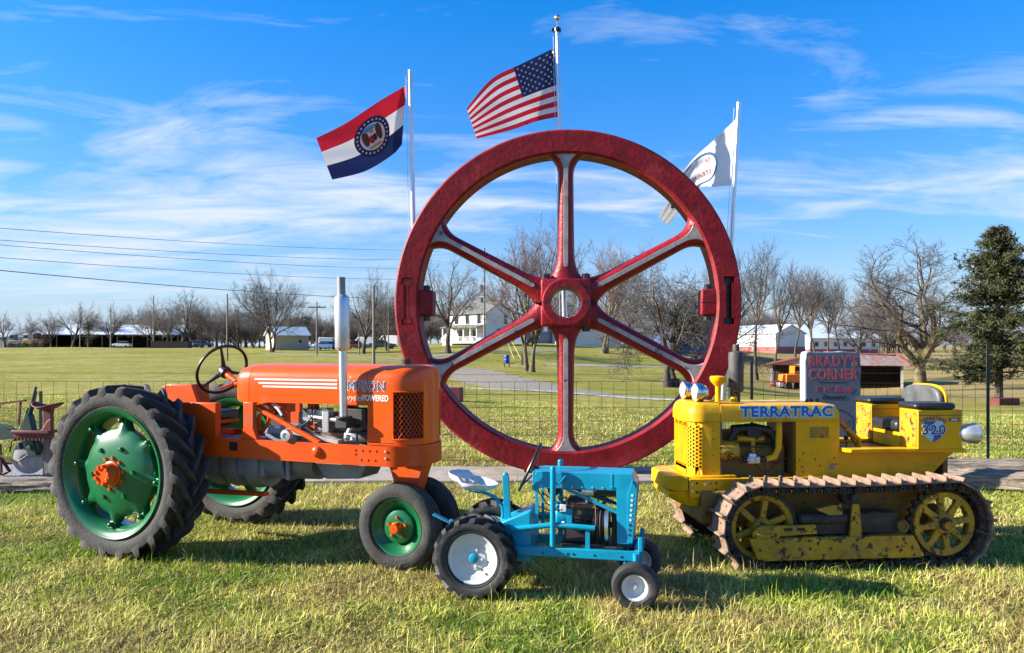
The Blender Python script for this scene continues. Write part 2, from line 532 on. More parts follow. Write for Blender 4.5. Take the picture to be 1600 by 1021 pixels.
def ground_mat():
    m = bpy.data.materials.new('winter_lawn')
    m.use_nodes = True
    t = m.node_tree
    b = t.nodes['Principled BSDF']
    b.inputs['Roughness'].default_value = .95
    b.inputs['Specular IOR Level'].default_value = .1
    g = nd(t, 'ShaderNodeNewGeometry')
    big = nd(t, 'ShaderNodeTexNoise', i_Scale=.09, i_Detail=6.0, i_Roughness=.62)
    mid = nd(t, 'ShaderNodeTexNoise', i_Scale=.75, i_Detail=8.0, i_Roughness=.7)
    fin = nd(t, 'ShaderNodeTexNoise', i_Scale=14, i_Detail=6.0, i_Roughness=.75)
    for n in (big, mid, fin):
        t.links.new(g.outputs['Position'], n.inputs['Vector'])
    s = math_n(t, 'ADD', math_n(t, 'MULTIPLY', big.outputs[0], .5), math_n(t, 'MULTIPLY', mid.outputs[0], .5))
    c = ramp_n(t, s, [(.36, (.15, .175, .025)), (.46, (.25, .245, .045)), (.55, (.345, .305, .085)), (.68, (.39, .31, .12))])
    # a tract of dry tan pasture to the east
    spz = nd(t, 'ShaderNodeSeparateXYZ')
    t.links.new(g.outputs['Position'], spz.inputs[0])
    wob = math_n(t, 'ADD', spz.outputs[0], math_n(t, 'MULTIPLY', big.outputs[0], 22))
    tan = ramp_n(t, math_n(t, 'MULTIPLY', wob, .01), [(.29, (0, 0, 0)), (.42, (.8, .8, .8))])
    c = mix_n(t, tan, c, (.36, .26, .12))
    # bare thatch below the standing grass of the nearer lawn
    th = ramp_n(t, math_n(t, 'MULTIPLY', spz.outputs[1], .01), [(.13, (.85, .85, .85)), (.26, (0, 0, 0))])
    c = mix_n(t, th, c, (.13, .105, .035))
    f = ramp_n(t, fin.outputs[0], [(.3, (.45, .45, .42)), (.5, (.92, .92, .9)), (.72, (1.5, 1.45, 1.3))])
    tuft = nd(t, 'ShaderNodeTexNoise', i_Scale=2.6, i_Detail=5.0, i_Roughness=.7)
    t.links.new(g.outputs['Position'], tuft.inputs['Vector'])
    c = mix_n(t, 1.0, c, ramp_n(t, tuft.outputs[0], [(.34, (.55, .58, .5)), (.5, (1, 1, 1)), (.66, (1.22, 1.16, 1.05))]), 'MULTIPLY')
    c = mix_n(t, 1.0, c, f, 'MULTIPLY')
    t.links.new(c, b.inputs['Base Color'])
    bp = nd(t, 'ShaderNodeBump', i_Strength=.9, i_Distance=.06)
    t.links.new(fin.outputs[0], bp.inputs['Height'])
    t.links.new(bp.outputs[0], b.inputs['Normal'])
    return m


M['lawn'] = ground_mat()


def letters(txt, size, m, parent, name='lettering', loc=(0, 0, 0), rot=(R(90), 0, 0), extr=.001, off=0.0, shear=0, sx=1.0, space=1.0, align='CENTER', mirror=False):
    cu_ = bpy.data.curves.new(name, 'FONT')
    cu_.body = txt; cu_.size = size; cu_.extrude = extr; cu_.offset = off; cu_.shear = shear
    cu_.align_x = align; cu_.align_y = 'CENTER'; cu_.space_character = space; cu_.resolution_u = 3
    tmp = bpy.data.objects.new('tmp_text', cu_)
    C.objects.link(tmp)
    bpy.context.view_layer.update()
    me = bpy.data.meshes.new_from_object(tmp.evaluated_get(bpy.context.evaluated_depsgraph_get()))
    bpy.data.objects.remove(tmp)
    me.materials.clear(); me.materials.append(m)
    o = bpy.data.objects.new(name, me)
    C.objects.link(o)
    o.parent = parent
    o.location = loc; o.rotation_euler = rot
    o.scale = (-sx if mirror else sx, 1, 1)
    return o

# ================================================================== SETTING
def axis_list(segs):
    out = [segs[0][0]]
    for a, b, st in segs:
        n = max(1, int(round((b - a) / st)))
        out += [a + (b - a) * (i + 1) / n for i in range(n)]
    return out


ys = axis_list([(-60, -4, 14), (-4, 12, 2), (12, 90, 2), (90, 200, 4), (200, 400, 20), (400, 1600, 120)])
xp = axis_list([(0, 60, 2.5), (60, 160, 5), (160, 300, 14), (300, 1600, 130)])
xs = [-q for q in xp[:0:-1]] + xp
gm = MB()
gv = [(x, y, gz(x, y)) for y in ys for x in xs]
nx = len(xs)
gf = [(j * nx + i, j * nx + i + 1, (j + 1) * nx + i + 1, (j + 1) * nx + i) for j in range(len(ys) - 1) for i in range(nx - 1)]
gm.add(gv, gf)
ground = kind(gm.build('ground', M['lawn'], ang=180), 'structure')


def ribbon(name, pts, widths, m, lift):
    pts = [Vector((p[0], p[1])) for p in pts]
    # resample
    P = []; W = []
    for i in range(len(pts) - 1):
        p0 = pts[max(i - 1, 0)]; p1 = pts[i]; p2 = pts[i + 1]; p3 = pts[min(i + 2, len(pts) - 1)]
        n = max(4, int((p2 - p1).length / 1.2))
        for k in range(n):
            t = k / n
            P.append(.5 * ((2 * p1) + (p2 - p0) * t + (2 * p0 - 5 * p1 + 4 * p2 - p3) * t * t + (3 * p1 - p0 - 3 * p2 + p3) * t ** 3))
            W.append(widths[i] + (widths[i + 1] - widths[i]) * t)
    P.append(pts[-1]); W.append(widths[-1])
    vs = []; fs = []
    K = 4
    for i, p in enumerate(P):
        d = (P[min(i + 1, len(P) - 1)] - P[max(i - 1, 0)]).normalized()
        nrm = Vector((-d.y, d.x))
        for k in range(K + 1):
            s_ = (k / K - .5) * W[i] * (1 + .12 * math.sin(i * 1.7 + k * 5) * (k in (0, K)))
            q = p + nrm * s_
            vs.append((q.x, q.y, gz(q.x, q.y) + (lift if 0 < k < K else lift * .4)))
    for i in range(len(P) - 1):
        for k in range(K):
            a = i * (K + 1) + k
            fs.append((a, a + 1, a + K + 2, a + K + 1))
    return kind(MB().add(vs, fs).build(name, m, ang=180), 'structure')


g2 = lambda u, v: site(u, v).to_2d()
ribbon('gravel_drive', [g2(1110, 628), g2(990, 622), g2(900, 613), g2(820, 603), g2(770, 593), g2(735, 581), g2(690, 570), g2(640, 563), g2(540, 557), g2(420, 553)],
       [1.4, 1.8, 3.4, 5, 5.2, 4.4, 3.6, 3.2, 3, 3], M['gravel'], .035)
ribbon('gravel_verge', [g2(1110, 631), g2(1000, 624), g2(900, 616), g2(760, 609), g2(700, 606)], [.35, .55, .7, .6, .3], M['gravel_edge'], .06)
ribbon('farm_lane', [g2(1120, 575), g2(1000, 573), g2(900, 571), g2(850, 570)], [1.6, 1.6, 1.8, 1.2], M['gravel_edge'], .05)
ribbon('yard_lane', [g2(640, 561), g2(700, 554), g2(760, 549), g2(820, 549), g2(880, 548)], [2.2, 2.4, 2.6, 2.4, 2.4], M['gravel'], .06)

# concrete pad below the flywheel
pad = MB()
px_edges = [-3.1, -1.3, .35, 2.05, 3.6]
for a, b in zip(px_edges, px_edges[1:]):
    pad.bx(a + .006, b - .006, 9.6, 10.75, -.12, .045)
kind(pad.build('concrete_pavement', M['concrete'], bevel=.012), 'structure')
kind(MB().bx(-9.5, -5.2, 9.1, 11.1, -.1, .03).build('gravel_bed', M['asph']), 'structure')

# ================================================================== FLYWHEEL
FX, FY, FZ, FR = .705, 10.1, 2.285, 2.265
fw = tag(empty('flywheel', (FX, FY, .045), R(-3)), 'huge red cast iron flywheel with six white striped spokes standing on concrete', 'flywheel')
fz = FZ - .045
ri = FR - .315


def i_poly(cx, cz, w_, h_, t_, fl):
    a, b = w_ / 2, h_ / 2
    return [(cx - a, cz - b), (cx + a, cz - b), (cx + a, cz - b + fl), (cx + t_ / 2, cz - b + fl), (cx + t_ / 2, cz + b - fl), (cx + a, cz + b - fl),
            (cx + a, cz + b), (cx - a, cz + b), (cx - a, cz + b - fl), (cx - t_ / 2, cz + b - fl), (cx - t_ / 2, cz - b + fl), (cx - a, cz - b + fl)]


rm = MB()
rm.lathe([(ri, .03), (ri + .03, 0), (FR - .025, 0), (FR, .025), (FR, .385), (FR - .02, .41), (ri + .02, .41), (ri, .385), (ri + .012, .2)], 160, (0, 0, fz), (0, 1, 0), closed=True)
rim = rm.build('rim', M['red'], fw, ang=30)
icx = FR - .165
for sx, dep in ((1, .16), (-1, .03)):
    cut = MB().prism(i_poly(sx * icx, fz + .02, .14, .62, .075, .085), -.05, dep).build('cutter', M['black'], fw, smooth=False)
    bo = rim.modifiers.new('slot', 'BOOLEAN'); bo.operation = 'DIFFERENCE'; bo.solver = 'EXACT'; bo.object = cut
    bpy.context.view_layer.update()
    dg = bpy.context.evaluated_depsgraph_get()
    nm = bpy.data.meshes.new_from_object(rim.evaluated_get(dg))
    rim.modifiers.clear()
    rim.data = nm
    bpy.data.objects.remove(cut)
rim.data.polygons.foreach_set('use_smooth', [True] * len(rim.data.polygons))
rim.data.set_sharp_from_angle(angle=R(30))
if len(rim.data.materials) == 0:
    rim.data.materials.append(M['red'])
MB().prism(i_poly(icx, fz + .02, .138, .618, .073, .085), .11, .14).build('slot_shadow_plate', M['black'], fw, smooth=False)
MB().prism(i_poly(-icx, fz + .02, .122, .60, .058, .085), .004, .04).build('slot_cover', M['red'], fw, smooth=False)


def sp_w(r):
    w_ = .108 + .012 * (1.2 - r)
    if r > ri - .27:
        q = min(1, (r - (ri - .27)) / .285)
        w_ += .22 * (1 - math.sqrt(max(0, 1 - q * q)))
    if r < .70:
        q = min(1, (.70 - r) / .36)
        w_ += .13 * (1 - math.sqrt(max(0, 1 - q * q)))
    return w_


rlist = [.3, .40, .46, .52, .58, .66, .74, .82, 1.0, 1.2, 1.4, 1.55, ri - .27, ri - .22, ri - .17, ri - .13, ri - .09, ri - .06, ri - .035, ri - .012, ri + .012]
for a_deg in (90, 28, -28, -90, 180 + 28, 180 - 28):
    a = R(a_deg)
    e = Vector((math.cos(a), 0, math.sin(a))); tg = Vector((-math.sin(a), 0, math.cos(a)))
    m = MB(); n = 20; vs = []
    for r in rlist:
        wv = sp_w(r)
        for k in range(n):
            t = 2 * PI * k / n
            cx, sy = math.cos(t), math.sin(t)
            px_ = math.copysign(abs(cx) ** .75, cx) * wv
            py_ = .205 + math.copysign(abs(sy) ** .95, sy) * .15
            vs.append(e * r + tg * px_ + Vector((0, py_, fz)))
    fs = [(i * n + k, i * n + (k + 1) % n, (i + 1) * n + (k + 1) % n, (i + 1) * n + k) for i in range(len(rlist) - 1) for k in range(n)]
    spk = m.add(vs, fs).build('spoke', M['red_hub'], fw, ang=60)
    m = MB(); vs = []
    rr = [.47, .49, .52, .75, 1.0, 1.2, 1.4, 1.55, ri - .24, ri - .19, ri - .13, ri - .08, ri - .045, ri - .015, ri + .005]
    for r in rr:
        h = .027
        if r < .52:
            h = .027 * math.sqrt(max(.12, 1 - ((.52 - r) / .055) ** 2))
        if r > ri - .24:
            h += .17 * (1 - math.sqrt(max(0, 1 - ((r - ri + .24) / .262) ** 2)))
        for sgn, yy in ((-1, .075), (-1, .040), (1, .040), (1, .075)):
            vs.append(e * r + tg * sgn * (h if yy < .05 else h * 1.15) + Vector((0, yy, fz)))
    fs = [(i * 4 + k, i * 4 + (k + 1) % 4, (i + 1) * 4 + (k + 1) % 4, (i + 1) * 4 + k) for i in range(len(rr) - 1) for k in range(4)]
    fs += [(0, 1, 2, 3), tuple((len(rr) - 1) * 4 + k for k in (3, 2, 1, 0))]
    m.add(vs, fs).build('white_stripe', M['white_strip'], spk, ang=50)

hub = MB()
HB = .27
for s_ in (1, -1):
    z0, z1 = (.006, .315) if s_ > 0 else (-.315, -.006)
    poly = []
    hub.bx(-.33, .33, .02, .40, fz + z0, fz + z1)
    hub.bx(-.41, .41, .09, .36, fz + z0, fz + z1 * .82 if s_ > 0 else fz + z1)
hub_o = hub.build('hub', M['red_hub'], fw, bevel=.03)
# bore faces: dark gap and ring
MB().bx(-.405, .405, .10, .35, fz - .006, fz + .006).build('split_line', M['black'], hub_o)
ring = MB().lathe([(.19, -.0), (.205, -.085), (.298, -.085), (.315, -.06), (.315, .10), (.315, .45), (.19, .45)], 56, (0, 0, fz), (0, 1, 0), closed=True)
ring_o = ring.build('hub_ring', M['red_hub'], hub_o, ang=40)
# the bore goes right through
for tgt, rad in ((hub_o, .195),):
    cut = MB().lathe([(0, -.3), (rad, -.3), (rad, .8), (0, .8)], 56, (0, 0, fz), (0, 1, 0)).build('cutter', M['black'], fw)
    cut2 = None
    tgt.modifiers.clear()
    bv = tgt.modifiers.new('bevel', 'BEVEL'); bv.width = .03; bv.segments = 3; bv.limit_method = 'ANGLE'
    bo = tgt.modifiers.new('bore', 'BOOLEAN'); bo.operation = 'DIFFERENCE'; bo.solver = 'EXACT'; bo.object = cut
    bo.use_self = True
    for q in [c for c in bpy.data.objects if c.parent == fw and c.name.startswith('spoke')]:
        pass
    bpy.context.view_layer.update()
    nm = bpy.data.meshes.new_from_object(tgt.evaluated_get(bpy.context.evaluated_depsgraph_get()))
    tgt.modifiers.clear(); tgt.data = nm
    nm.polygons.foreach_set('use_smooth', [True] * len(nm.polygons)); nm.set_sharp_from_angle(angle=R(40))
    bpy.data.objects.remove(cut)
sl = [o for o in bpy.data.objects if o.name.startswith('split_line')][0]
sl_m = MB()
for s_ in (-1, 1):
    sl_m.bx(min(s_ * .30, s_ * .415), max(s_ * .30, s_ * .415), .015, .35, fz - .005, fz + .005)
    sl_m.bx(min(s_ * .205, s_ * .30), max(s_ * .205, s_ * .30), -.088, -.03, fz - .004, fz + .004)
bpy.data.objects.remove(sl)
sl_m.build('split_line', M['black'], hub_o, smooth=False)
for s_ in (-1, 1):
    for z_, m_ in ((.345, M['bolt']), (-.345, M['bolt_w'] if s_ < 0 else M['bolt'])):
        MB().lathe([(0, -.035), (.05, -.035), (.052, .03), (.04, .037), (0, .037)], 6, (s_ * .265, .10, fz + z_), (0, 0, 1)).build('hub_bolt', m_, hub_o, ang=20)
    lug = MB().bx(min(s_ * (ri - .19), s_ * (ri + .01)), max(s_ * (ri - .19), s_ * (ri + .01)), .05, .34, fz - .17, fz + .17).build('rim_lug', M['red'], fw, bevel=.02)
    MB().bx(min(s_ * (ri - .193), s_ * (ri - .003)), max(s_ * (ri - .193), s_ * (ri - .003)), .047, .30, fz - .004, fz + .004).build('lug_joint', M['black'], lug)
    for z_ in (.2, -.2):
        MB().lathe([(0, -.035), (.045, -.035), (.047, .02), (.03, .04), (0, .04)], 6, (s_ * (ri - .10), .13, fz + z_), (0, 0, 1)).build('lug_bolt', M['bolt'], lug, ang=20)
# feet that hold the wheel upright
for s_ in (-1, 1):
    f_ = MB()
    f_.prism([(s_ * .12, 0), (s_ * .55, 0), (s_ * .55, .068), (s_ * .3, .02), (s_ * .12, .006)], .12, .30)
    f_.build('foot', M['red'], fw, bevel=.01)

# ================================================================== FLAG POLES AND FLAGS
PY = 10.95


def pw(u, v, d=PY):
    return Vector(((u - 800) / 1209 * d, d, EYE - (v - 545) / 1209 * d))


def pole(top, low, r, label, cap):
    t, l = pw(*top), pw(*low)
    k = (t.z - .0) / (t.z - l.z)
    b = t + (l - t) * k
    o = tag(empty('flag_pole', b), label, 'flagpole', None)
    m = MB().tube([(0, 0, -.1), tuple((t - b) * .5), tuple(t - b)], [r * 1.15, r, r * .85], 16)
    m.build('shaft', M['pole'], o)
    tt = t - b
    if cap:
        MB().cyl(tt, tt + Vector((0, 0, .14)), .012, 8).ball(tt + Vector((0, 0, .17)), .045, 14, 10).build('finial', M['chrome'], o)
        MB().lathe([(0, -.03), (.05, -.03), (.05, .02), (.02, .04), (0, .04)], 14, tt, (0, 0, 1)).box(tt + Vector((-.05, 0, 0)), (.06, .03, .04)).build('truck', M['black'], o)
    else:
        MB().lathe([(r * .86, -.02), (r * .9, .0), (r * .5, .012), (0, .014)], 14, tt, (0, 0, 1)).build('pole_cap', M['pole'], o)
    MB().tube([tuple(tt * .16 + Vector((-.07, 0, 0))), tuple(tt * .5 + Vector((-.068, 0, 0))), tuple(tt * .985 + Vector((-.062, 0, 0)))], .0035, 5).build('halyard', M['flag_white'], o)
    MB().box(tuple(tt * .16 + Vector((-.055, 0, 0))), (.05, .03, .16)).build('cleat', M['alu'], o, bevel=.005)
    return o


pole((641, 110), (645.5, 335), .036, 'bare topped flagpole flying the red white and navy state flag', False)
pole((871, 47), (882, 480), .036, 'tallest flagpole with silver ball finial flying the stars and stripes', True)
pole((1154.5, 160), (1143, 375), .036, 'leaning pale flagpole flying the plain white flag', False)


class Flag:
    def __init__(s, top, bot, amp, depth=PY, hoist_fold=.16, seed=0, freq=1.6, slope=.46):
        s.slope = slope; s.top, s.bot, s.amp, s.d, s.hf, s.seed, s.freq = top, bot, amp, depth, hoist_fold, seed, freq

    @staticmethod
    def _c(pl, t):
        n = len(pl) - 1
        x = min(max(t, 0), 1) * n
        i = min(int(x), n - 1)
        f = x - i
        P = lambda k: Vector(pl[min(max(k, 0), n)])
        p0, p1, p2, p3 = P(i - 1), P(i), P(i + 1), P(i + 2)
        return .5 * (2 * p1 + (p2 - p0) * f + (2 * p0 - 5 * p1 + 4 * p2 - p3) * f * f + (3 * p1 - p0 - 3 * p2 + p3) * f ** 3)

    def pt(s, u, v, off=0):
        a, b = s._c(s.top, u), s._c(s.bot, u)
        q = a + (b - a) * v
        f = s.hf * (.35 + 1.5 * v)
        A = .62 * f
        y = A * u / f if u < f else A - s.slope * (u - f) / (1 - f)
        y += s.amp * min(1, u * 3) * math.sin(2 * PI * (s.freq * u + .35 * v) + s.seed)
        y += .006 * math.sin(16 * (u * .55 + v) + s.seed) * min(1, u * 4)
        p = pw(q[0], q[1], s.d + y)
        return p + Vector((0, -off, 0))


def flag_obj(name, F, nu, nv, idx, mats, label):
    m = MB()
    vs = [F.pt(i / nu, j / nv) for j in range(nv + 1) for i in range(nu + 1)]
    o0 = vs[0].copy()
    m.v = [tuple(p - o0) for p in vs]
    for j in range(nv):
        for i in range(nu):
            a = j * (nu + 1) + i
            m.f.append((a, a + 1, a + nu + 2, a + nu + 1)); m.m.append(idx((i + .5) / nu, (j + .5) / nv))
    e = tag(empty(name, o0), label, 'flag')
    m.build('cloth', mats, e, ang=180, fix=False)
    return e, o0


def decal(F, o0, parent, name, m, loops, off, both=True):
    """loops: list of (center uv, polygon rings) given as functions t->(u,v) inner, outer"""
    mb = MB()
    for (inner, outer, n) in loops:
        for sgn in ((1, -1) if both else (1,)):
            vs = []; K = 3
            for k in range(n):
                t = k / n
                a, b = inner(t), outer(t)
                for q in range(K + 1):
                    f = q / K
                    vs.append(F.pt(a[0] + (b[0] - a[0]) * f, a[1] + (b[1] - a[1]) * f, off * sgn) - o0)
            fs = [(k * (K + 1) + q, k * (K + 1) + q + 1, ((k + 1) % n) * (K + 1) + q + 1, ((k + 1) % n) * (K + 1) + q) for k in range(n) for q in range(K)]
            mb.add(vs, fs)
    return mb.build(name, m, parent, ang=180, fix=False)


def circ(c, ru, rv):
    return lambda t: (c[0] + ru * math.cos(2 * PI * t), c[1] + rv * math.sin(2 * PI * t))


def star(c, ru, rv):
    def f(t):
        k = int(round(t * 10)) % 10
        r = 1 if k % 2 == 0 else .42
        a = 2 * PI * k / 10 - PI / 2
        return (c[0] + ru * r * math.cos(a), c[1] + rv * r * math.sin(a))
    return f


def dot(c):
    return lambda t: c


# state flag, three bands with a ringed seal
F1 = Flag([(635.5, 133), (590, 160), (540, 193), (494, 216)], [(628, 226), (612, 243), (570, 268), (519, 281)], .040, seed=.6)
fo, o0 = flag_obj('state_flag', F1, 40, 30, lambda u, v: 0 if v < 1 / 3 else (1 if v < 2 / 3 else 2), [M['flag_red'], M['flag_white'], M['flag_blue']],
                  'red white and navy banded flag with a round starred bear seal')
sc_ = (.47, .50)
decal(F1, o0, fo, 'seal_ring', M['flag_blue'], [(circ(sc_, .115, .20), circ(sc_, .195, .335), 48)], .004)
sd = decal(F1, o0, fo, 'seal_disc', M['flag_white'], [(dot(sc_), circ(sc_, .135, .232), 48)], .006)
decal(F1, o0, fo, 'seal_star', M['flag_white'], [(dot(c_), star(c_, .016, .028), 10) for c_ in
      [(sc_[0] + .164 * math.cos(2 * PI * k / 24), sc_[1] + .283 * math.sin(2 * PI * k / 24)) for k in range(24)]], .008)
decal(F1, o0, fo, 'seal_sky', M['print_sky'], [(dot((.485, .335)), circ((.485, .335), .075, .045), 20)], .009)
for bc in (.40, .545):
    decal(F1, o0, fo, 'seal_bear', M['bear'], [(dot((bc, .49)), circ((bc, .47), .034, .15), 20)], .009)
decal(F1, o0, fo, 'seal_scroll', M['print_gold'], [(dot((.47, .67)), circ((.47, .67), .075, .025), 18), (dot((.47, .40)), circ((.47, .40), .022, .03), 12)], .011)
decal(F1, o0, fo, 'seal_shield', M['flag_red'], [(dot((.485, .54)), circ((.487, .54), .032, .075), 14)], .012)
decal(F1, o0, fo, 'seal_moon', M['flag_blue'], [(dot((.455, .53)), circ((.453, .53), .02, .065), 14)], .013)

# stars and stripes
F2 = Flag([(866.5, 75), (815, 100), (768, 124), (729, 170)], [(871, 183), (838, 190), (800, 203), (745, 217)], .035, seed=2.4)


def us(u, v):
    if u < .42 and v < 7 / 13:
        return 2
    return 0 if int(v * 13) % 2 == 0 else 1


fo, o0 = flag_obj('national_flag', F2, 50, 52, us, [M['flag_red'], M['flag_white'], M['flag_blue']], 'stars and stripes flag streaming above the red flywheel')
st = []
for r_ in range(9):
    for c_ in range(6 if r_ % 2 == 0 else 5):
        uu = (.035 + c_ * .07 + (0 if r_ % 2 == 0 else .035))
        vv = (r_ + 1) * (7 / 13) / 10
        st.append((dot((uu, vv)), star((uu, vv), .0155, .026), 10))
decal(F2, o0, fo, 'star_field', M['flag_white'], st, .005)
for o in (bpy.data.objects.get('star_field'),):
    o['kind'] = 'stuff'

# white club flag
F3 = Flag([(1149.5, 187), (1112, 222), (1072, 262), (1029, 340)], [(1142, 290), (1118, 292), (1090, 297), (1044, 352)], .03, seed=4.0, freq=1.2, slope=-.52)
fo, o0 = flag_obj('club_flag', F3, 36, 24, lambda u, v: 0, [M['flag_white']], 'plain white flag with a blue ring and faint red lettering')


def arc_decal(F, o0, par, nm, m, c, r0, r1, a0, a1, asp, off):
    mb = MB(); n = 40
    for sgn in (1, -1):
        vs = []
        for k in range(n + 1):
            a = R(a0 + (a1 - a0) * k / n)
            for r in (r0, r1):
                vs.append(F.pt(c[0] + r * math.cos(a), c[1] + asp * r * math.sin(a), off * sgn) - o0)
        mb.add(vs, [(2 * k, 2 * k + 1, 2 * k + 3, 2 * k + 2) for k in range(n)])
    return mb.build(nm, m, par, ang=180, fix=False)


arc_decal(F3, o0, fo, 'blue_ring', M['flag_ring'], (.58, .48), .275, .305, 0, 360, 1.35, .005)
# lettering printed through the cloth, seen from behind
ltr = letters('STEAM', .19, M['letter_red'], None, 'ring_lettering')
ltr2 = letters('U', .15, M['letter_red'], None, 'ring_lettering')
for L_, uc, vc, su, sv in ((ltr, .50, .62, .55, .9), (ltr2, .42, .32, .55, .9)):
    me = L_.data
    pts = [(v.co.x, v.co.y) for v in me.vertices]
    cxm = sum(p[0] for p in pts) / len(pts)
    for v, (a, b) in zip(me.vertices, pts):
        v.co = F3.pt(uc + (a - cxm) * su, vc - b * sv, .006 + (.0005 if v.co.z > 0 else 0)) - o0
    L_.parent = fo; L_.rotation_euler = (0, 0, 0); L_.scale = (1, 1, 1); L_.location = (0, 0, 0)

# ================================================================== FENCE
FNY = 11.5
fe = tag(empty('wire_fence', (0, FNY, 0)), 'woven wire field fence on dark steel posts behind the flywheel', 'fence')
wm = MB()
random.seed(4)
X0, X1 = -9.4, 9.4
for z in (.06, .22, .40, .60, .80, 1.0, 1.19):
    P = []
    x = X0
    while x <= X1:
        P.append((x, random.uniform(-.006, .006), z + gz(x, FNY) + random.uniform(-.006, .006)))
        x += .6
    wm.tube(P, .0034, 3, False)
x = X0
while x < X1:
    j = random.uniform(-.008, .008)
    wm.tube([(x, 0, .05), (x + j, .003, .6), (x + j * .3, 0, 1.19)], .003, 3, False)
    x += .185
kind(wm.build('wire_mesh', M['wire'], fe, fix=False), 'stuff')
for x, h in ((-6.98, 1.05), (-3.5, 1.25), (.78, 1.25), (3.55, 1.5), (7.05, 1.75)):
    MB().bx(x - .022, x + .022, -.045, -.037, -.2, h).bx(x - .005, x + .005, -.037, -.005, -.2, h).build('post', M['post'], fe)
MB().tube([(X0, .02, 1.33), (-5, .02, 1.31), (-3.5, .02, 1.3), (0, .02, 1.29), (3.5, .02, 1.31), (X1, .02, 1.32)], .0028, 3, False).build('top_wire', M['wire'], fe, fix=False)

# ================================================================== GRANITE SIGN
SX, SY = 3.735, 9.0
sg = tag(empty('granite_sign', (SX, SY, 0)), 'grey granite memorial slab lettered in red beside the yellow crawler', 'sign')
slab = MB()
random.seed(8)
hw, ht, th = .325, 1.645, .17
vs = []; fs = []
N_ = 14
prof = [(-hw, 0)] + [(-hw + random.uniform(-.006, .006), ht * k / N_) for k in range(1, N_)] + [(-hw + .012, ht - .004)] + \
       [(-hw + 2 * hw * k / 10, ht + random.uniform(-.006, .006)) for k in range(1, 10)] + [(hw - .012, ht - .004)] + \
       [(hw + random.uniform(-.006, .006), ht * (1 - k / N_)) for k in range(1, N_)] + [(hw, 0)]
slab.prism(prof, 0, th)
so = slab.build('slab', [M['granite'], M['granite_edge']], sg, bevel=.012, seg=1)
for p in so.data.polygons:
    if abs(p.normal.y) < .5:
        p.material_index = 1
T = lambda txt, z, size, m, y=-.0015, **k: letters(txt, size, M[m], sg, 'sign_lettering', (k.pop('x', 0), y, z), (R(90), 0, 0), .001, **k)
T("BRADY'S", 1.53, .168, 'letter_stone', -.0005, off=.006, sx=.80, space=1.14)
T("BRADY'S", 1.53, .168, 'letter_red', -.0015, off=.0028, sx=.80, space=1.14)
T('CORNER', 1.375, .168, 'letter_stone', -.0005, off=.006, sx=.80, space=1.08)
T('CORNER', 1.375, .168, 'letter_red', -.0015, off=.0028, sx=.80, space=1.08)
MB().bx(-.165, .165, -.002, .0, 1.283, 1.291).build('rule_line', M['letter_black'], sg)
T('T. W. Brady', 1.205, .09, 'letter_red', shear=.35, off=.001)
T('Donated', 1.115, .075, 'letter_black', shear=.3, off=.001)
arc = MB()
for k in range(40):
    a0, a1 = R(-100 + 210 * k / 40), R(-100 + 210 * (k + 1) / 40)
    for (aa, bb) in ((a0, a1),):
        arc.add([(.03 + r * math.cos(q), -.0015, .80 + r * .8 * math.sin(q)) for q, r in ((aa, .205), (aa, .217), (bb, .217), (bb, .205))], [(0, 1, 2, 3)])
arc.build('emblem_ring', M['letter_black'], sg, smooth=False)
T('nic', .84, .075, 'letter_red', x=.13, shear=.3)

# ================================================================== WHEELS (axis y, outer side -y, centre at origin)
def lug_tyre(Rt, Wd, rim_r, nlug, lugh, mb=None, ang=.36, lw=.055):
    """ag tyre with chevron bars"""
    mb = mb or MB()
    h = Wd / 2
    rc = Rt - lugh
    d = Rt - rim_r
    prof = [(rim_r - .012, -h * .62), (rim_r + .01, -h * .78), (rim_r + d * .10, -h * .86), (rim_r + d * .12, -h * .93), (rim_r + d * .16, -h * .94), (rim_r + d * .18, -h * .90), (rim_r + d * .28, -h * .97), (rim_r + d * .48, -h * 1.03), (rim_r + d * .68, -h * .98),
            (rc - .035 * Rt, -h * .90), (rc - .006, -h * .72), (rc, -h * .3), (rc, h * .3), (rc - .006, h * .72), (rc - .035 * Rt, h * .90),
            (rim_r + d * .68, h * .98), (rim_r + d * .48, h * 1.03), (rim_r + d * .25, h * .97), (rim_r + .01, h * .78), (rim_r - .012, h * .62)]
    mb.lathe(prof, 72, (0, 0, 0), (0, 1, 0))
    for side in (-1, 1):
        for k in range(nlug):
            a0 = 2 * PI * (k + (.5 if side > 0 else 0)) / nlug
            # stations along the bar: (axial, base radius, top radius, angle, half width)
            stn = [(h * 1.015, rim_r + d * .52, rim_r + d * .54, -.02, lw * .72), (h * 1.03, rim_r + d * .68, rim_r + d * .72, 0, lw * .66), (h * .995, rc - .05 * Rt, Rt - .022, .02, lw * .58),
                   (h * .90, rc - .02, Rt - .003, .05, lw * .52), (h * .45, rc - .01, Rt, ang * .55, lw * .48), (-h * .06, rc - .01, Rt, ang, lw * .46)]
            vs = []
            for (ax_, rb, rt, an, hw_) in stn:
                for (rad, s2, kx) in ((rb - .01, -1, 1.35), (rt, -1, .85), (rt, 1, .85), (rb - .01, 1, 1.35)):
                    t = a0 + an + s2 * hw_ * kx / Rt
                    ax2 = ax_ if rad != rb - .01 else ax_ * .97
                    vs.append((rad * math.sin(t), side * ax2, rad * math.cos(t)))
            fs = [(i * 4 + q, i * 4 + (q + 1) % 4, (i + 1) * 4 + (q + 1) % 4, (i + 1) * 4 + q) for i in range(len(stn) - 1) for q in range(4)]
            fs += [(0, 1, 2, 3), tuple(4 * (len(stn) - 1) + q for q in (3, 2, 1, 0))]
            mb.add(vs, fs)
    return mb


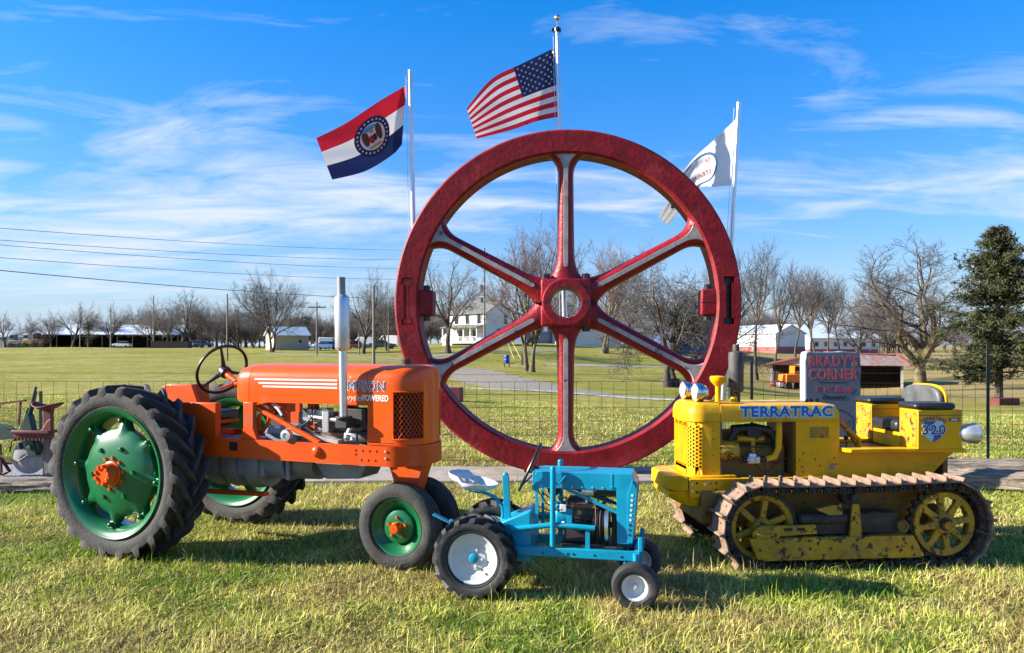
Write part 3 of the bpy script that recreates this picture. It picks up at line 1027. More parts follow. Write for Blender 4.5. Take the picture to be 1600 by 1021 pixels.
def bolt_ring(mb, n, r, y, br, bl, n_side=6, ph=0.0, mi=0):
    for k in range(n):
        a = 2 * PI * (k + ph) / n
        c = (r * math.sin(a), y, r * math.cos(a))
        mb.lathe([(br, 0), (br, bl * .8), (br * .8, bl), (0, bl)], n_side, c, (0, -1, 0), mi)
    return mb


def each_bolt(name, m, parent, n, r, y, br, bl, ph=0.0):
    for k in range(n):
        a = 2 * PI * (k + ph) / n
        MB().lathe([(br, 0), (br, bl * .8), (br * .8, bl), (0, bl)], 6, (r * math.sin(a), y, r * math.cos(a)), (0, -1, 0)).build(name, m, parent, ang=20)


def big_rear_wheel(parent, loc, flip):
    rimr = .505
    m = MB()
    # rim with flanges and well
    m.lathe([(rimr - .002, -.165), (rimr + .012, -.172), (rimr + .016, -.160), (rimr - .006, -.148), (rimr - .03, -.13), (.455, -.10), (.445, 0), (.455, .10), (rimr - .03, .13),
             (rimr + .016, .160), (rimr + .012, .172), (rimr - .012, .165), (rimr - .045, .13), (.435, .09), (.428, 0), (.435, -.09), (rimr - .045, -.13), (rimr - .012, -.162)], 72, (0, 0, 0), (0, 1, 0), closed=True)
    wheel = m.build('rear_wheel', M['green'], parent, ang=35)
    wheel.location = loc
    if flip:
        wheel.rotation_euler = (0, 0, PI)
    wheel.rotation_euler[1] = .13
    # dished disc with eight arms
    d = MB(); n = 96; rings = [0, .05, .10, .16, .22, .28, .32, .345, .36]
    vs = []
    for t in range(n):
        a = 2 * PI * t / n
        arm = max(0, math.cos(8 * a)) ** 3
        ro = .358 + .078 * arm
        for r in rings:
            q = r / .36
            rad = q * ro if q > .9 else r
            y = -.105 * math.sqrt(max(0, 1 - (q * .97) ** 2.2)) - .055
            vs.append((rad * math.sin(a), y, rad * math.cos(a)))
        vs.append(((ro - .004) * math.sin(a), -.02, (ro - .004) * math.cos(a)))
    k = len(rings) + 1
    d.add(vs, [(t * k + i, t * k + i + 1, ((t + 1) % n) * k + i + 1, ((t + 1) % n) * k + i) for t in range(n) for i in range(k - 1)])
    d.build('wheel_disc', M['green'], wheel, ang=50)
    each_bolt('disc_bolt', M['green'], wheel, 6, .215, -.13, .019, .035, .3)
    for t in range(8):
        a = 2 * PI * t / 8
        c = Vector((math.sin(a), 0, math.cos(a)))
        mm = MB()
        mm.box(c * .428 + Vector((0, -.075, 0)), (.06, .05, .055), (0, a, 0))
        mm.lathe([(.02, 0), (.02, .035), (.012, .042), (0, .042)], 6, c * .423 + Vector((0, -.098, 0)), (0, -1, 0))
        mm.build('rim_clamp', M['green'], wheel, bevel=.004)
    hb = MB()
    hb.lathe([(.10, -.12), (.10, -.165), (.088, -.172), (.085, -.225), (.07, -.245), (0, -.245)], 32, (0, 0, 0), (0, 1, 0))
    bolt_ring(hb, 9, .066, -.235, .017, .025, 8)
    ho = hb.build('hub', M['orange'], wheel, ang=35)
    each_bolt('hub_bolt', M['orange'], wheel, 10, .125, -.14, .016, .032)
    lug_tyre(.706, .345, .498, 22, .066, ang=.36, lw=.058).build('tyre', M['rubber'], wheel, ang=40)
    return wheel


def rib_front_wheel(parent, loc, flip):
    m = MB()
    rr = .212
    m.lathe([(rr + .006, -.075), (rr + .012, -.066), (rr - .012, -.06), (rr - .03, -.04), (.150, -.015), (.135, .0), (.125, -.03), (.09, -.045), (.0, -.045)], 48, (0, 0, 0), (0, 1, 0))
    m.lathe([(rr + .006, .075), (rr - .012, .06), (rr - .03, .04), (.17, .01), (.0, .012)], 48, (0, 0, 0), (0, 1, 0))
    wl = m.build('front_wheel', M['green'], parent, ang=30)
    wl.location = loc
    if flip:
        wl.rotation_euler = (0, 0, PI)
    h = MB().lathe([(.042, -.03), (.042, -.085), (.034, -.105), (0, -.108)], 20, (0, 0, 0), (0, 1, 0))
    hb = h.build('hub', M['orange'], wl)
    each_bolt('lug_nut', M['orange'], wl, 5, .075, -.042, .013, .022)
    t = MB(); R_ = .33; h_ = .085
    prof = [(rr, -h_ * .72), (rr + .02, -h_ * .95), (rr + .05, -h_ * 1.03), (rr + .08, -h_ * .98), (R_ - .018, -h_ * .86), (R_ - .006, -h_ * .74)]
    for c in (-.52, 0, .52):
        prof += [(R_ - .004, h_ * (c - .19)), (R_, h_ * (c - .14)), (R_, h_ * (c + .14)), (R_ - .004, h_ * (c + .19)), (R_ - .02, h_ * (c + .26))]
    prof += [(R_ - .006, h_ * .80), (R_ - .018, h_ * .88), (rr + .08, h_ * .98), (rr + .05, h_ * 1.03), (rr + .02, h_ * .95), (rr, h_ * .72)]
    t.lathe(prof, 64, (0, 0, 0), (0, 1, 0))
    t.build('tyre', M['rubber'], wl, ang=25)
    return wl


# ================================================================== ORANGE TRACTOR
OT = tag(empty('farm_tractor', (-2.916, 6.865, 0), R(-21)), 'big restored orange farm tractor with green wheels and silver exhaust stack', 'tractor')
big_rear_wheel(OT, (0, -.60, .685), False)
big_rear_wheel(OT, (0, .78, .685), True)
rib_front_wheel(OT, (2.27, -.155, .325), False)
rib_front_wheel(OT, (2.27, .155, .325), True)

HW = .295


def nose_w(x):
    if x < 2.262:
        return HW
    q = min(1, (x - 2.262) / .215)
    return HW * math.sqrt(max(0, 1 - q ** 2.6))


def sect(x, zb, w_, zt, zs=1.36, n=10):
    """half-profile from bottom near side over the crown to bottom far side"""
    pts = [(-w_, zb), (-w_, zb + (zs - zb) * .5), (-w_, zs)]
    for k in range(1, n * 2):
        t = PI * k / (n * 2)
        pts.append((-w_ * math.copysign(abs(math.cos(t)) ** .55, math.cos(t)), zs + (zt - zs) * abs(math.sin(t)) ** .62))
    pts += [(w_, zs), (w_, zb + (zs - zb) * .5), (w_, zb)]
    return [(x, y, z) for y, z in pts]


def loft(secs, mb=None, caps=(True, True), skip=None):
    mb = mb or MB()
    n = len(secs[0])
    vs = [p for s_ in secs for p in s_]
    fs = []
    for i in range(len(secs) - 1):
        for k in range(n - 1):
            if skip and skip(i, k):
                continue
            fs.append((i * n + k, i * n + k + 1, (i + 1) * n + k + 1, (i + 1) * n + k))
    if caps[0]:
        fs.append(tuple(range(n)))
    if caps[1]:
        fs.append(tuple((len(secs) - 1) * n + k for k in range(n - 1, -1, -1)))
    return mb.add(vs, fs)


# fuel tank / hood
secs = []
for x, k in ((.80, .35), (.805, .6), (.82, .78), (.85, .9), (.90, .97), (.96, 1)):
    secs.append(sect(x, 1.40 - .16 * k, HW * (.55 + .45 * k), 1.40 + .155 * k, 1.40 - .02 * k))
loft(secs).build('tank_end', M['orange'], OT, ang=60)
secs = [sect(x, 1.25, HW, 1.557, 1.38) for x in (.966, 1.2, 1.5, 1.8, 2.06)]
hood = loft(secs).build('hood', M['orange'], OT, ang=60)
# nose with grille openings
xsn = [2.066, 2.13, 2.20, 2.25, 2.285, 2.335, 2.37, 2.40, 2.425, 2.445, 2.46, 2.468, 2.474, 2.477]
zlev = [.955, 1.00, 1.06, 1.15, 1.26, 1.358, 1.40]


def nose_sec(x):
    w_ = max(nose_w(x), .004)
    zt = 1.557 - (.0 if x < 2.35 else .03 * ((x - 2.35) / .17) ** 2)
    pts = [(-w_, z) for z in zlev]
    n = 10
    for k in range(1, n * 2):
        t = PI * k / (n * 2)
        pts.append((-w_ * math.copysign(abs(math.cos(t)) ** .55, math.cos(t)), 1.40 + (zt - 1.40) * abs(math.sin(t)) ** .62))
    pts += [(w_, z) for z in reversed(zlev)]
    return [(x, y, z) for y, z in pts]


nn = len(nose_sec(2.1))


def nskip(i, k):
    inz = (1 <= k <= 4) or (nn - 6 <= k <= nn - 3)
    return inz and 4 <= i <= 9


nose = loft([nose_sec(x) for x in xsn], skip=nskip, caps=(True, True)).build('nose', M['orange'], OT, ang=50)
sm = MB(); sm.bx(2.12, 2.36, -.19, .19, .97, 1.35)
sm.build('radiator', M['dark'], OT)
for s_ in (-1, 1):
    # grille: diamond mesh following the nose
    def np_(x, z, off=0.0):
        w_ = nose_w(x)
        w2 = nose_w(x + .004)
        nrm = Vector((w_ - w2, .004)).normalized() if True else None
        return Vector((x + nrm.x * off, s_ * (w_ + nrm.y * off), z))
    gx0, gx1, gz0, gz1 = 2.287, 2.458, 1.0, 1.356
    m = MB()
    L_ = []
    acc = [0]; xs_ = [gx0 + (gx1 - gx0) * k / 40 for k in range(41)]
    for a, b in zip(xs_, xs_[1:]):
        acc.append(acc[-1] + math.hypot(b - a, nose_w(b) - nose_w(a)))
    tot = acc[-1]

    def at_s(sv):
        return float(np.interp(sv, acc, xs_))
    cell_w, cell_h = .034, .046
    nsx = int(tot / cell_w * 2); nsz = int((gz1 - gz0) / cell_h)
    for dirn in (1, -1):
        k = -nsx
        for k in range(-int((gz1 - gz0) / cell_h) - 2, int(tot / cell_w) + int((gz1 - gz0) / cell_h) + 3):
            P = []
            for q in range(0, 60):
                z = gz0 + (gz1 - gz0) * q / 59
                sv = (k * cell_w + dirn * (z - gz0) * cell_w / cell_h)
                if 0 <= sv <= tot:
                    P.append(np_(at_s(sv), z, -.006))
            if len(P) > 2:
                m.tube(P[::3] + [P[-1]], .0028, 4, False)
    go = m.build('grille_mesh', M['orange_dull'], nose, fix=False)
    kind(go, 'stuff')
    fr = MB()
    loop = [np_(at_s(tot * k / 12), gz0, .001) for k in range(13)] + [np_(at_s(tot), gz0 + (gz1 - gz0) * k / 6, .001) for k in range(1, 7)] + \
           [np_(at_s(tot * (1 - k / 12)), gz1, .001) for k in range(1, 13)] + [np_(at_s(0), gz1 - (gz1 - gz0) * k / 6, .001) for k in range(1, 6)]
    fr.tube(loop, .007, 6, closed=True)
    fr.build('grille_frame', M['orange'], nose)
# trim stripes and lettering on the near side
for i, (x0, z) in enumerate(((1.02, 1.435), (1.06, 1.405), (1.10, 1.378))):
    MB().bx(x0, 1.80, -HW - .003, -HW + .0, z - .007 + .0 , z + .007).build('trim_stripe', M['letter_white'], hood, smooth=False)
letters('SIMPSON', .105, M['letter_white'], hood, 'hood_lettering', (2.02, -HW - .0012, 1.392), off=.004, space=1.05, sx=.92)
letters('SIMPSON', .105, M['letter_navy'], hood, 'hood_lettering', (2.02, -HW - .0026, 1.392), off=.000, space=1.05, sx=.92)
letters('Chrysler', .07, M['letter_white'], hood, 'hood_lettering', (1.925, -HW - .0014, 1.305), shear=.4, sx=.8)
letters('POWERED', .062, M['letter_white'], hood, 'hood_lettering', (2.135, -HW - .0014, 1.305), off=.002, sx=.78)
MB().bx(2.065, 2.285, -HW - .002, -HW, .97, .975).build('panel_seam', M['dark'], nose, smooth=False)
MB().cyl((2.24, 0, 1.55), (2.24, 0, 1.60), .04, 18).build('radiator_cap', M['black'], nose, bevel=.005)

# side rails wrapping round the front
rl = MB(); outer = [(.28, -.335)] + [(x, -max(nose_w(x - .0), .0) * 1.0 - .035) for x in (.6, 1.0, 1.5, 2.0, 2.28, 2.4, 2.5)]
arcp = []
for k in range(0, 25):
    t = -PI / 2 + PI * k / 24
    arcp.append((2.24 + .255 * math.cos(t), .332 * math.sin(t)))
outer = [(.22, -.332)] + arcp + [(.22, .332)]
inner = [(.22, -.312)] + [(2.24 + .235 * math.cos(-PI / 2 + PI * k / 24), .312 * math.sin(-PI / 2 + PI * k / 24)) for k in range(25)] + [(.22, .312)]
n_ = len(outer)
vs = [(x, y, z) for z in (.80, .952) for x, y in outer] + [(x, y, z) for z in (.80, .952) for x, y in inner]
fs = []
for k in range(n_ - 1):
    fs += [(k, k + 1, n_ + k + 1, n_ + k), (2 * n_ + k + 1, 2 * n_ + k, 3 * n_ + k, 3 * n_ + k + 1), (n_ + k, n_ + k + 1, 3 * n_ + k + 1, 3 * n_ + k), (k + 1, k, 2 * n_ + k, 2 * n_ + k + 1)]
fs += [(0, n_, 3 * n_, 2 * n_), (n_ - 1, 2 * n_ - 1, 4 * n_ - 1, 3 * n_ - 1)]
rl.add(vs, fs)
rail = rl.build('frame_rail', M['orange_dull'], OT, ang=35)
bl = MB()
for (x, z) in ((1.98, .915), (2.04, .915), (2.10, .915), (2.16, .915), (1.98, .885), (2.03, .845), (2.09, .845), (2.15, .845)):
    bl.cyl((x, -.33, z), (x, -.338, z), .008, 6)
bl.build('rivet', M['orange_dull'], rail)
bl = MB()
for (x, z) in ((2.245, .915), (2.245, .865)):
    bl.cyl((x, -.33, z), (x, -.340, z), .009, 6)
bl.build('bright_rivet', M['bolt_w'], rail)
MB().ball((1.64, -.335, .885), (.045, .03, .045), 18, 12).build('pivot_boss', M['orange'], rail)
MB().bx(.80, .88, -.334, -.331, .855, .925).build('rail_slot', M['black'], rail, smooth=False)
# posts carrying the tank
for s_ in (-1, 1):
    MB().prism([(.89, .95), (1.07, .95), (1.03, 1.04), (1.03, 1.25), (.93, 1.25), (.93, 1.04)], s_ * .285, s_ * .325).build('tank_post', M['orange_dull'], OT, bevel=.006)
MB().bx(1.40, 1.47, -.12, -.06, .95, 1.26).build('tank_support', M['orange_dull'], OT)
MB().bx(1.62, 1.70, .10, .16, .95, 1.26).build('tank_support', M['orange_dull'], OT)
# diagonal steering shaft housing
MB().tube([(1.0, -.27, 1.21), (1.64, -.30, .95)], .022, 12).tube([(1.02, -.24, 1.22), (1.30, -.25, 1.08)], .014, 8).build('steering_shaft', M['orange'], OT)
MB().tube([(1.15, -.24, 1.235), (1.22, -.26, 1.20), (1.27, -.27, 1.15)], .012, 8).build('fuel_pipe', M['white'], OT)
MB().lathe([(.0, -.02), (.045, -.02), (.05, 0), (.045, .02), (.022, .022), (.02, .012), (0, .012)], 20, (1.36, -.335, 1.00), (0, -1, 0)).build('round_dial', M['alu'], OT)
# steering wheel
sw = MB()
axs = Vector((-.85, .28, .43)).normalized()
cS = Vector((.45, -.02, 1.50))
a_ = axs.cross(Vector((0, 1, 0))).normalized(); b_ = axs.cross(a_)
sw.tube([cS + (a_ * math.cos(2 * PI * k / 40) + b_ * math.sin(2 * PI * k / 40)) * .225 for k in range(40)], .0135, 8, closed=True)
for k in range(3):
    t = 2 * PI * k / 3 + .6
    e = a_ * math.cos(t) + b_ * math.sin(t)
    sw.tube([cS - axs * .03 + e * .03, cS - axs * .02 + e * .12, cS + e * .222], [.022, .014, .010], 8)
sw.lathe([(0, .03), (.035, .03), (.055, -.02), (.05, -.06), (0, -.06)], 20, cS - axs * .02, axs)
swo = sw.build('steering_wheel', M['black'], OT)
MB().tube([cS - axs * .08, cS - axs * .16, Vector((.72, -.08, 1.37)), Vector((.85, -.09, 1.33))], [.032, .026, .026, .03], 12).ball((.68, -.08, 1.385), (.07, .05, .035), 12, 8).bar((.66, -.1, 1.39), (.58, -.2, 1.34), .02, .02).build('steering_column', M['orange'], OT)
# gearbox, bell housing, levers and engine
eng = MB()
eng.bx(1.28, 2.02, -.14, .14, .80, 1.02).bx(1.30, 1.95, -.11, .11, 1.02, 1.16)
eng.prism([(1.46, .80), (1.98, .80), (1.90, .66), (1.58, .64)], -.14, .14)
engo = eng.build('engine', M['steel'], OT, bevel=.012)
MB().bx(1.50, 1.90, -.19, -.14, 1.06, 1.10).bx(1.42, 1.92, -.17, -.12, .99, 1.02).build('exhaust_manifold', M['rust'], engo, bevel=.008)
MB().bx(1.40, 1.62, -.19, -.10, 1.10, 1.20).tube([(1.48, -.2, 1.14), (1.62, -.21, 1.13), (1.76, -.21, 1.12), (1.88, -.24, 1.13)], .022, 10).bx(1.62, 1.68, -.24, -.16, 1.02, 1.21).build('intake_manifold', M['alu'], engo, bevel=.006)
MB().bar((1.30, -.19, 1.02), (1.78, -.21, .955), .09, .03).build('engine_panel', M['tin'], engo)
MB().tube([(1.86, -.22, 1.20), (1.92, -.24, 1.14), (1.86, -.24, 1.03), (1.84, -.24, .98)], .018, 8).build('oil_filler_pipe', M['white'], engo)
MB().lathe([(.0, -.05), (.055, -.05), (.06, .0), (.055, .05), (0, .05)], 18, (2.02, -.22, 1.0), (1, 0, 0)).lathe([(.0, -.03), (.075, -.03), (.075, .03), (0, .03)], 22, (2.10, -.20, 1.0), (1, 0, 0)).build('generator', M['dark'], engo)
MB().bx(1.84, 1.95, -.27, -.20, .965, 1.03).ball((1.87, -.27, 1.0), .025, 10, 8).ball((1.92, -.27, .985), .02, 10, 8).build('carburettor', M['alu'], engo, bevel=.008)
hs_ = MB()
for (p, q) in (((1.42, -.2, 1.2), (1.62, -.22, 1.08)), ((1.50, -.2, 1.22), (1.50, -.2, 1.08)), ((1.38, -.2, 1.08), (1.70, -.22, .97)), ((1.56, -.2, 1.21), (1.40, -.22, 1.06))):
    mid = (Vector(p) + Vector(q)) / 2 + Vector((.02, -.02, -.02))
    hs_.tube([p, mid, q], .006, 6)
hs_.build('ignition_lead', M['black'], engo)
gb = MB()
gb.lathe([(0, -.02), (.17, -.02), (.19, .05), (.20, .22), (0, .22)], 28, (.98, 0, .79), (1, 0, 0))
gb.bx(.45, 1.0, -.16, .16, .62, .92)
gb.bx(1.02, 1.34, -.17, .17, .80, 1.0)
gb.prism([(1.04, .99), (1.34, .99), (1.30, 1.05), (1.10, 1.06)], -.22, .05)
gb.build('gearbox', M['greyblue'], OT, bevel=.012)
fl = MB()
for x, w2 in ((.42, .18), (.60, .17), (.82, .165)):
    fl.lathe([(0, 0), (.205, 0), (.215, .04), (.20, .14), (0, .14)], 30, (x, 0, .72), (1, 0, 0))
fl.lathe([(0, 0), (.14, 0), (.15, .05), (.13, .6), (0, .6)], 24, (.85, 0, .74), (1, 0, 0))
fl.build('transmission_housing', M['steel'], OT, ang=35)
MB().tube([(1.18, -.2, 1.04), (1.19, -.2, 1.15)], [.035, .022], 12).build('gear_lever_boot', M['white'], OT)
MB().cyl((1.24, -.16, .98), (1.24, -.16, .62), .02, 10).build('drop_pipe', M['greyblue'], OT)
MB().tube([(0, -.44, .685), (0, .62, .685)], .075, 18).lathe([(0, -.2), (.2, -.2), (.24, -.05), (.24, .05), (.2, .2), (0, .2)], 26, (.05, 0, .72), (0, 1, 0)).build('rear_axle', M['orange_dull'], OT)
MB().bx(-.1, .32, -.30, .30, .90, .955).build('deck', M['orange_dull'], OT, bevel=.006)
# seat box and fuel box behind the wheel
MB().bx(.30, .655, -.325, -.265, .95, 1.235).build('side_plate', M['orange_dull'], OT, bevel=.008)
MB().prism([(.02, 1.02), (.36, 1.02), (.38, 1.20), (.30, 1.375), (.02, 1.375)], -.22, -.19).bx(.02, .36, -.19, .3, 1.02, 1.06).bx(-.02, .02, -.22, .3, 1.02, 1.36).build('seat_pan', M['orange_dull'], OT, bevel=.008)
MB().bx(.05, .40, -.15, .26, 1.06, 1.14).build('seat_cushion', M['vinyl'], OT, bevel=.02)
for x in (.72, .82):
    MB().tube([(x + .02, .05, .95), (x + .06, .05, 1.05), (x + .10, .04, 1.18), (x + .06, .03, 1.215), (x - .02, .03, 1.21)], .018, 8).build('brake_pedal', M['orange'], OT)
MB().bar((1.02, .12, .95), (1.02, .12, 1.2), .05, .03).bx(.92, 1.06, .06, .18, 1.14, 1.22).build('clutch_pedal', M['orange_dull'], OT)
MB().bx(-.02, .24, -.30, -.1, .42, .60).bx(.1, .2, -.34, -.05, .52, .72).build('drawbar_hitch', M['imp_red'], OT, bevel=.008)
MB().bar((-.35, 0, .42), (.9, 0, .45), .07, .03).build('drawbar', M['orange_dull'], OT)
# front pedestal
MB().prism([(2.10, .80), (2.44, .80), (2.36, .55), (2.33, .33), (2.21, .33), (2.19, .55)], -.07, .07).build('pedestal', M['orange_dull'], OT, bevel=.02)
MB().tube([(2.27, -.13, .325), (2.27, .13, .325)], .03, 14).build('front_axle', M['orange_dull'], OT)
# exhaust stack
ex = (1.90, -.36)
MB().tube([(ex[0], ex[1], 1.16), (ex[0] - .01, ex[1], 1.70)], .030, 18).build('exhaust_pipe', M['alu'], OT)
st_ = MB().lathe([(.030, 0), (.052, .02), (.056, .03), (.056, .40), (.052, .41), (.030, .43)], 30, (ex[0] - .01, ex[1], 1.66), (-.02, 0, 1))
st_.build('muffler', M['muffler'], OT, ang=30)
MB().tube([(ex[0] - .02, ex[1], 2.06), (ex[0] - .024, ex[1], 2.22)], .031, 18, False).tube([(ex[0] - .02, ex[1], 2.06), (ex[0] - .024, ex[1], 2.218)], .027, 18, False).build('stack_tip', M['steel'], OT, fix=False)
MB().lathe([(0, 0), (.065, 0), (.065, .02), (0, .02)], 20, (ex[0], ex[1], 1.15), (0, 0, 1)).bx(ex[0] - .05, ex[0] + .05, ex[1] - .04, -.2, 1.08, 1.15).bx(ex[0] - .1, ex[0] + .14, -.28, -.12, 1.1, 1.22).build('exhaust_flange', M['dark'], OT, bevel=.006)

# ================================================================== SMALL BLUE TRACTOR
BT = tag(empty('garden_tractor', (-.19, 5.524, 0), R(-12)), 'small light blue homemade garden tractor with white pan seat and rims', 'tractor')


def small_wheel(name, parent, loc, flip, Rt, Wd, rimr, lugs):
    m = MB()
    h = Wd / 2
    if lugs:
        m.lathe([(rimr + .006, -h * .80), (rimr + .010, -h * .72), (rimr - .004, -h * .70), (rimr - .016, -h * .52), (rimr - .05, -h * .46), (rimr - .055, -h * .40), (.085, -h * .34), (.08, -h * .40), (0, -h * .42)], 48, (0, 0, 0), (0, 1, 0))
    else:
        m.lathe([(rimr + .005, -h * .86), (rimr + .008, -h * .80), (rimr - .006, -h * .76), (rimr - .018, -h * .4), (rimr - .03, -h * .2), (0, -h * .16)], 40, (0, 0, 0), (0, 1, 0))
    m.lathe([(rimr + .006, h * .80), (rimr - .01, h * .7), (rimr - .03, h * .1), (0, h * .1)], 40, (0, 0, 0), (0, 1, 0))
    wl = m.build(name, M['white'], parent, ang=28)
    wl.location = loc
    wl.rotation_euler = (0, .4, PI if flip else 0)
    if lugs:
        q = MB().lathe([(.034, -h * .3), (.034, -h * .52), (.026, -h * .58), (.012, -h * .58), (.012, -h * .66), (0, -h * .66)], 18, (0, 0, 0), (0, 1, 0))
        q.build('hub', M['blue'], wl)
        each_bolt('lug_nut', M['white'], wl, 5, .06, -h * .41, .009, .012)
        MB().cyl((.115, -h * .5, -.055), (.128, -h * .62, -.06), .005, 6).build('valve_stem', M['dark'], wl)
        lug_tyre(Rt, Wd, rimr + .004, 15, .032, ang=.42, lw=.040).build('tyre', M['rubber_clean'], wl, ang=40)
    else:
        MB().lathe([(.02, -h * .1), (.02, -h * .5), (.012, -h * .6), (0, -h * .6)], 14, (0, 0, 0), (0, 1, 0)).build('hub', M['white'], wl)
        t = MB(); d = Rt - rimr
        t.lathe([(rimr, -h * .75), (rimr + d * .1, -h * .9), (rimr + d * .4, -h * 1.03), (rimr + d * .75, -h * .95), (Rt - .012, -h * .72), (Rt - .004, -h * .45), (Rt, 0),
                 (Rt - .004, h * .45), (Rt - .012, h * .72), (rimr + d * .75, h * .95), (rimr + d * .4, h * 1.03), (rimr + d * .1, h * .9), (rimr, h * .75)], 56, (0, 0, 0), (0, 1, 0))
        t.build('tyre', M['rubber_clean'], wl, ang=35)
    return wl


small_wheel('rear_wheel', BT, (0, -.29, .272), False, .28, .185, .165, True)
small_wheel('rear_wheel', BT, (0, .29, .272), True, .28, .185, .165, True)
small_wheel('front_wheel', BT, (1.075, -.325, .152), False, .155, .12, .083, False)
small_wheel('front_wheel', BT, (1.075, .325, .152), True, .155, .12, .083, False)
MB().tube([(0, -.24, .272), (0, .24, .272)], .035, 12).build('rear_axle', M['dark'], BT)
# main rails with drilled holes
for s_ in (-1, 1):
    ro = MB().bx(.22, 1.10, s_ * .18 - .02, s_ * .18 + .02, .272, .335).build('frame_rail', M['blue'], BT, bevel=.006)
    hh = MB()
    for x in (.45, .62, .66, .80, .98):
        hh.cyl((x, s_ * .2005, .30), (x, s_ * .2025, .30), .008, 10)
    hh.build('bolt_hole', M['black'], ro)
MB().bx(1.06, 1.10, -.16, .16, .275, .33).bx(.86, .90, -.16, .16, .275, .33).build('cross_member', M['blue'], BT)
# transaxle box
tb = MB().prism([(.10, .22), (.36, .22), (.36, .565), (.33, .56), (.12, .47), (.08, .40)], -.165, .165)
tb.build('transaxle_cover', M['blue'], BT, bevel=.01)
MB().bx(-.12, .16, -.12, .12, .20, .36).build('transaxle', M['dark'], BT, bevel=.02)
# drawbar tongue at the back
MB().bar((-.36, -.08, .50), (-.20, -.08, .43), .05, .012).bar((-.24, -.08, .46), (-.05, -.06, .34), .03, .03).build('hitch_bar', M['blue'], BT, bevel=.003)
# hood and front cowl
hd = MB()
for s_ in (-1, 1):
    pass
poly = [(.385, .728), (.94, .728), (.945, .372), (1.045, .372), (1.075, .74), (1.062, .80), (1.04, .838), (.40, .838), (.385, .825)]
for y0, y1 in ((-.142, -.130), (.130, .142)):
    hd.prism(poly, y0, y1)
hd.bx(.385, 1.045, -.1295, .1295, .826, .8375)
hd.prism([(1.040, .838), (1.076, .775), (1.066, .765), (1.032, .826)], -.1295, .1295)
hd.prism([(1.066, .772), (1.076, .775), (1.046, .372), (1.036, .372)], -.1295, .1295)
ho = hd.build('hood', M['blue'], BT, bevel=.005)
# bevelled cheek with louvre holes along the leading edge
for s_ in (-1, 1):
    ck = MB().prism([(1.012, .38), (1.048, .38), (1.078, .735), (1.045, .80), (1.012, .70)], s_ * .143, s_ * .1475)
    ck.build('cheek_plate', M['blue'], ho, bevel=.002)
    for k in range(9):
        z = .70 - k * .033
        MB().cyl((1.046 - k * .0025, s_ * .1475, z), (1.046 - k * .0025, s_ * .150, z), .0085, 10).build('louvre_hole', M['letter_white'] if k < 6 and s_ < 0 else M['dark'], ho)
MB().bx(.905, .915, -.145, -.1415, .735, .838).bx(.90, .92, -.148, -.1415, .74, .755).build('hood_strap', M['blue'], ho, bevel=.002)
# side posts and braces
for s_ in (-1, 1):
    MB().tube([(.515, s_ * .185, .335), (.515, s_ * .175, .86)], .019, 12).ball((.515, s_ * .175, .865), .02, 10, 6).build('upright_post', M['blue'], BT)
    MB().tube([(.22, s_ * .17, .44), (.52, s_ * .172, .485), (.80, s_ * .172, .475)], .019, 10).build('engine_guard', M['blue'], BT)
    MB().bar((.75, s_ * .165, .335), (.75, s_ * .165, .47), .022, .03).build('guard_stay', M['blue'], BT)
    MB().bar((.56, s_ * .12, .74), (.95, s_ * .12, .575), .012, .022).build('diagonal_stay', M['blue'], BT)
    MB().tube([(.52, s_ * .18, .76), (.56, s_ * .178, .77), (.60, s_ * .165, .82)], .009, 8).build('throttle_lever', M['blue'], BT)
    MB().bx(.385, .405, s_ * .125 - .006, s_ * .125 + .006, .40, .73).build('dash_leg', M['blue'], BT)
MB().bx(.365, .385, -.135, .135, .70, .835).build('dash_panel', M['blue'], BT, bevel=.004)
# steering wheel edge-on
cB = Vector((.325, 0, .845)); axB = Vector((-.90, -.10, .42)).normalized()
a_ = axB.cross(Vector((0, 1, 0))).normalized(); b_ = axB.cross(a_)
sw = MB().tube([cB + (a_ * math.cos(2 * PI * k / 36) + b_ * math.sin(2 * PI * k / 36)) * .178 for k in range(36)], .0105, 8, closed=True)
for k in range(3):
    t = 2 * PI * k / 3 + .9
    e = a_ * math.cos(t) + b_ * math.sin(t)
    sw.tube([cB - axB * .05 + e * .015, cB - axB * .03 + e * .09, cB + e * .176], .007, 6)
sw.lathe([(0, -.06), (.03, -.06), (.028, -.02), (0, -.02)], 14, cB, axB)
sw.build('steering_wheel', M['black'], BT)
MB().tube([cB - axB * .05, cB - axB * .20], .016, 10).tube([(.50, -.02, .76), (.90, -.02, .62)], .012, 8).build('steering_column', M['blue'], BT)
# pan seat with pierced slots on a bent spring
st = MB(); n = 28; rings = [.05, .3, .55, .8, .95, 1.0]
vs = []
for q in rings:
    for k in range(n):
        t = 2 * PI * k / n
        x = math.cos(t) * .185 * q; y = math.sin(t) * .17 * q * (1 if math.cos(t) < .3 else 1 - .25 * (math.cos(t) - .3))
        z = .055 * q ** 2.2 + (.035 * q * q if math.cos(t) < -.3 else 0) + (.02 if q == 1.0 else 0)
        vs.append((x, y, z))
fs = [(i * n + k, i * n + (k + 1) % n, (i + 1) * n + (k + 1) % n, (i + 1) * n + k) for i in range(len(rings) - 1) for k in range(n)
      if not (i in (2,) and k % 2 == 0)]
fs.append(tuple(range(n - 1, -1, -1)))
st.add(vs, fs)
so = st.build('pan_seat', M['white'], BT, ang=60, fix=False)
so.location = (-.10, 0, .665); so.rotation_euler = (0, R(8), 0)
sd_ = so.modifiers.new('thick', 'SOLIDIFY'); sd_.thickness = .006
MB().tube([(-.12, 0, .665), (-.02, 0, .655), (.07, 0, .625), (.125, 0, .56), (.13, 0, .50), (.12, 0, .46)], .013, 8).build('seat_spring', M['blue'], BT)
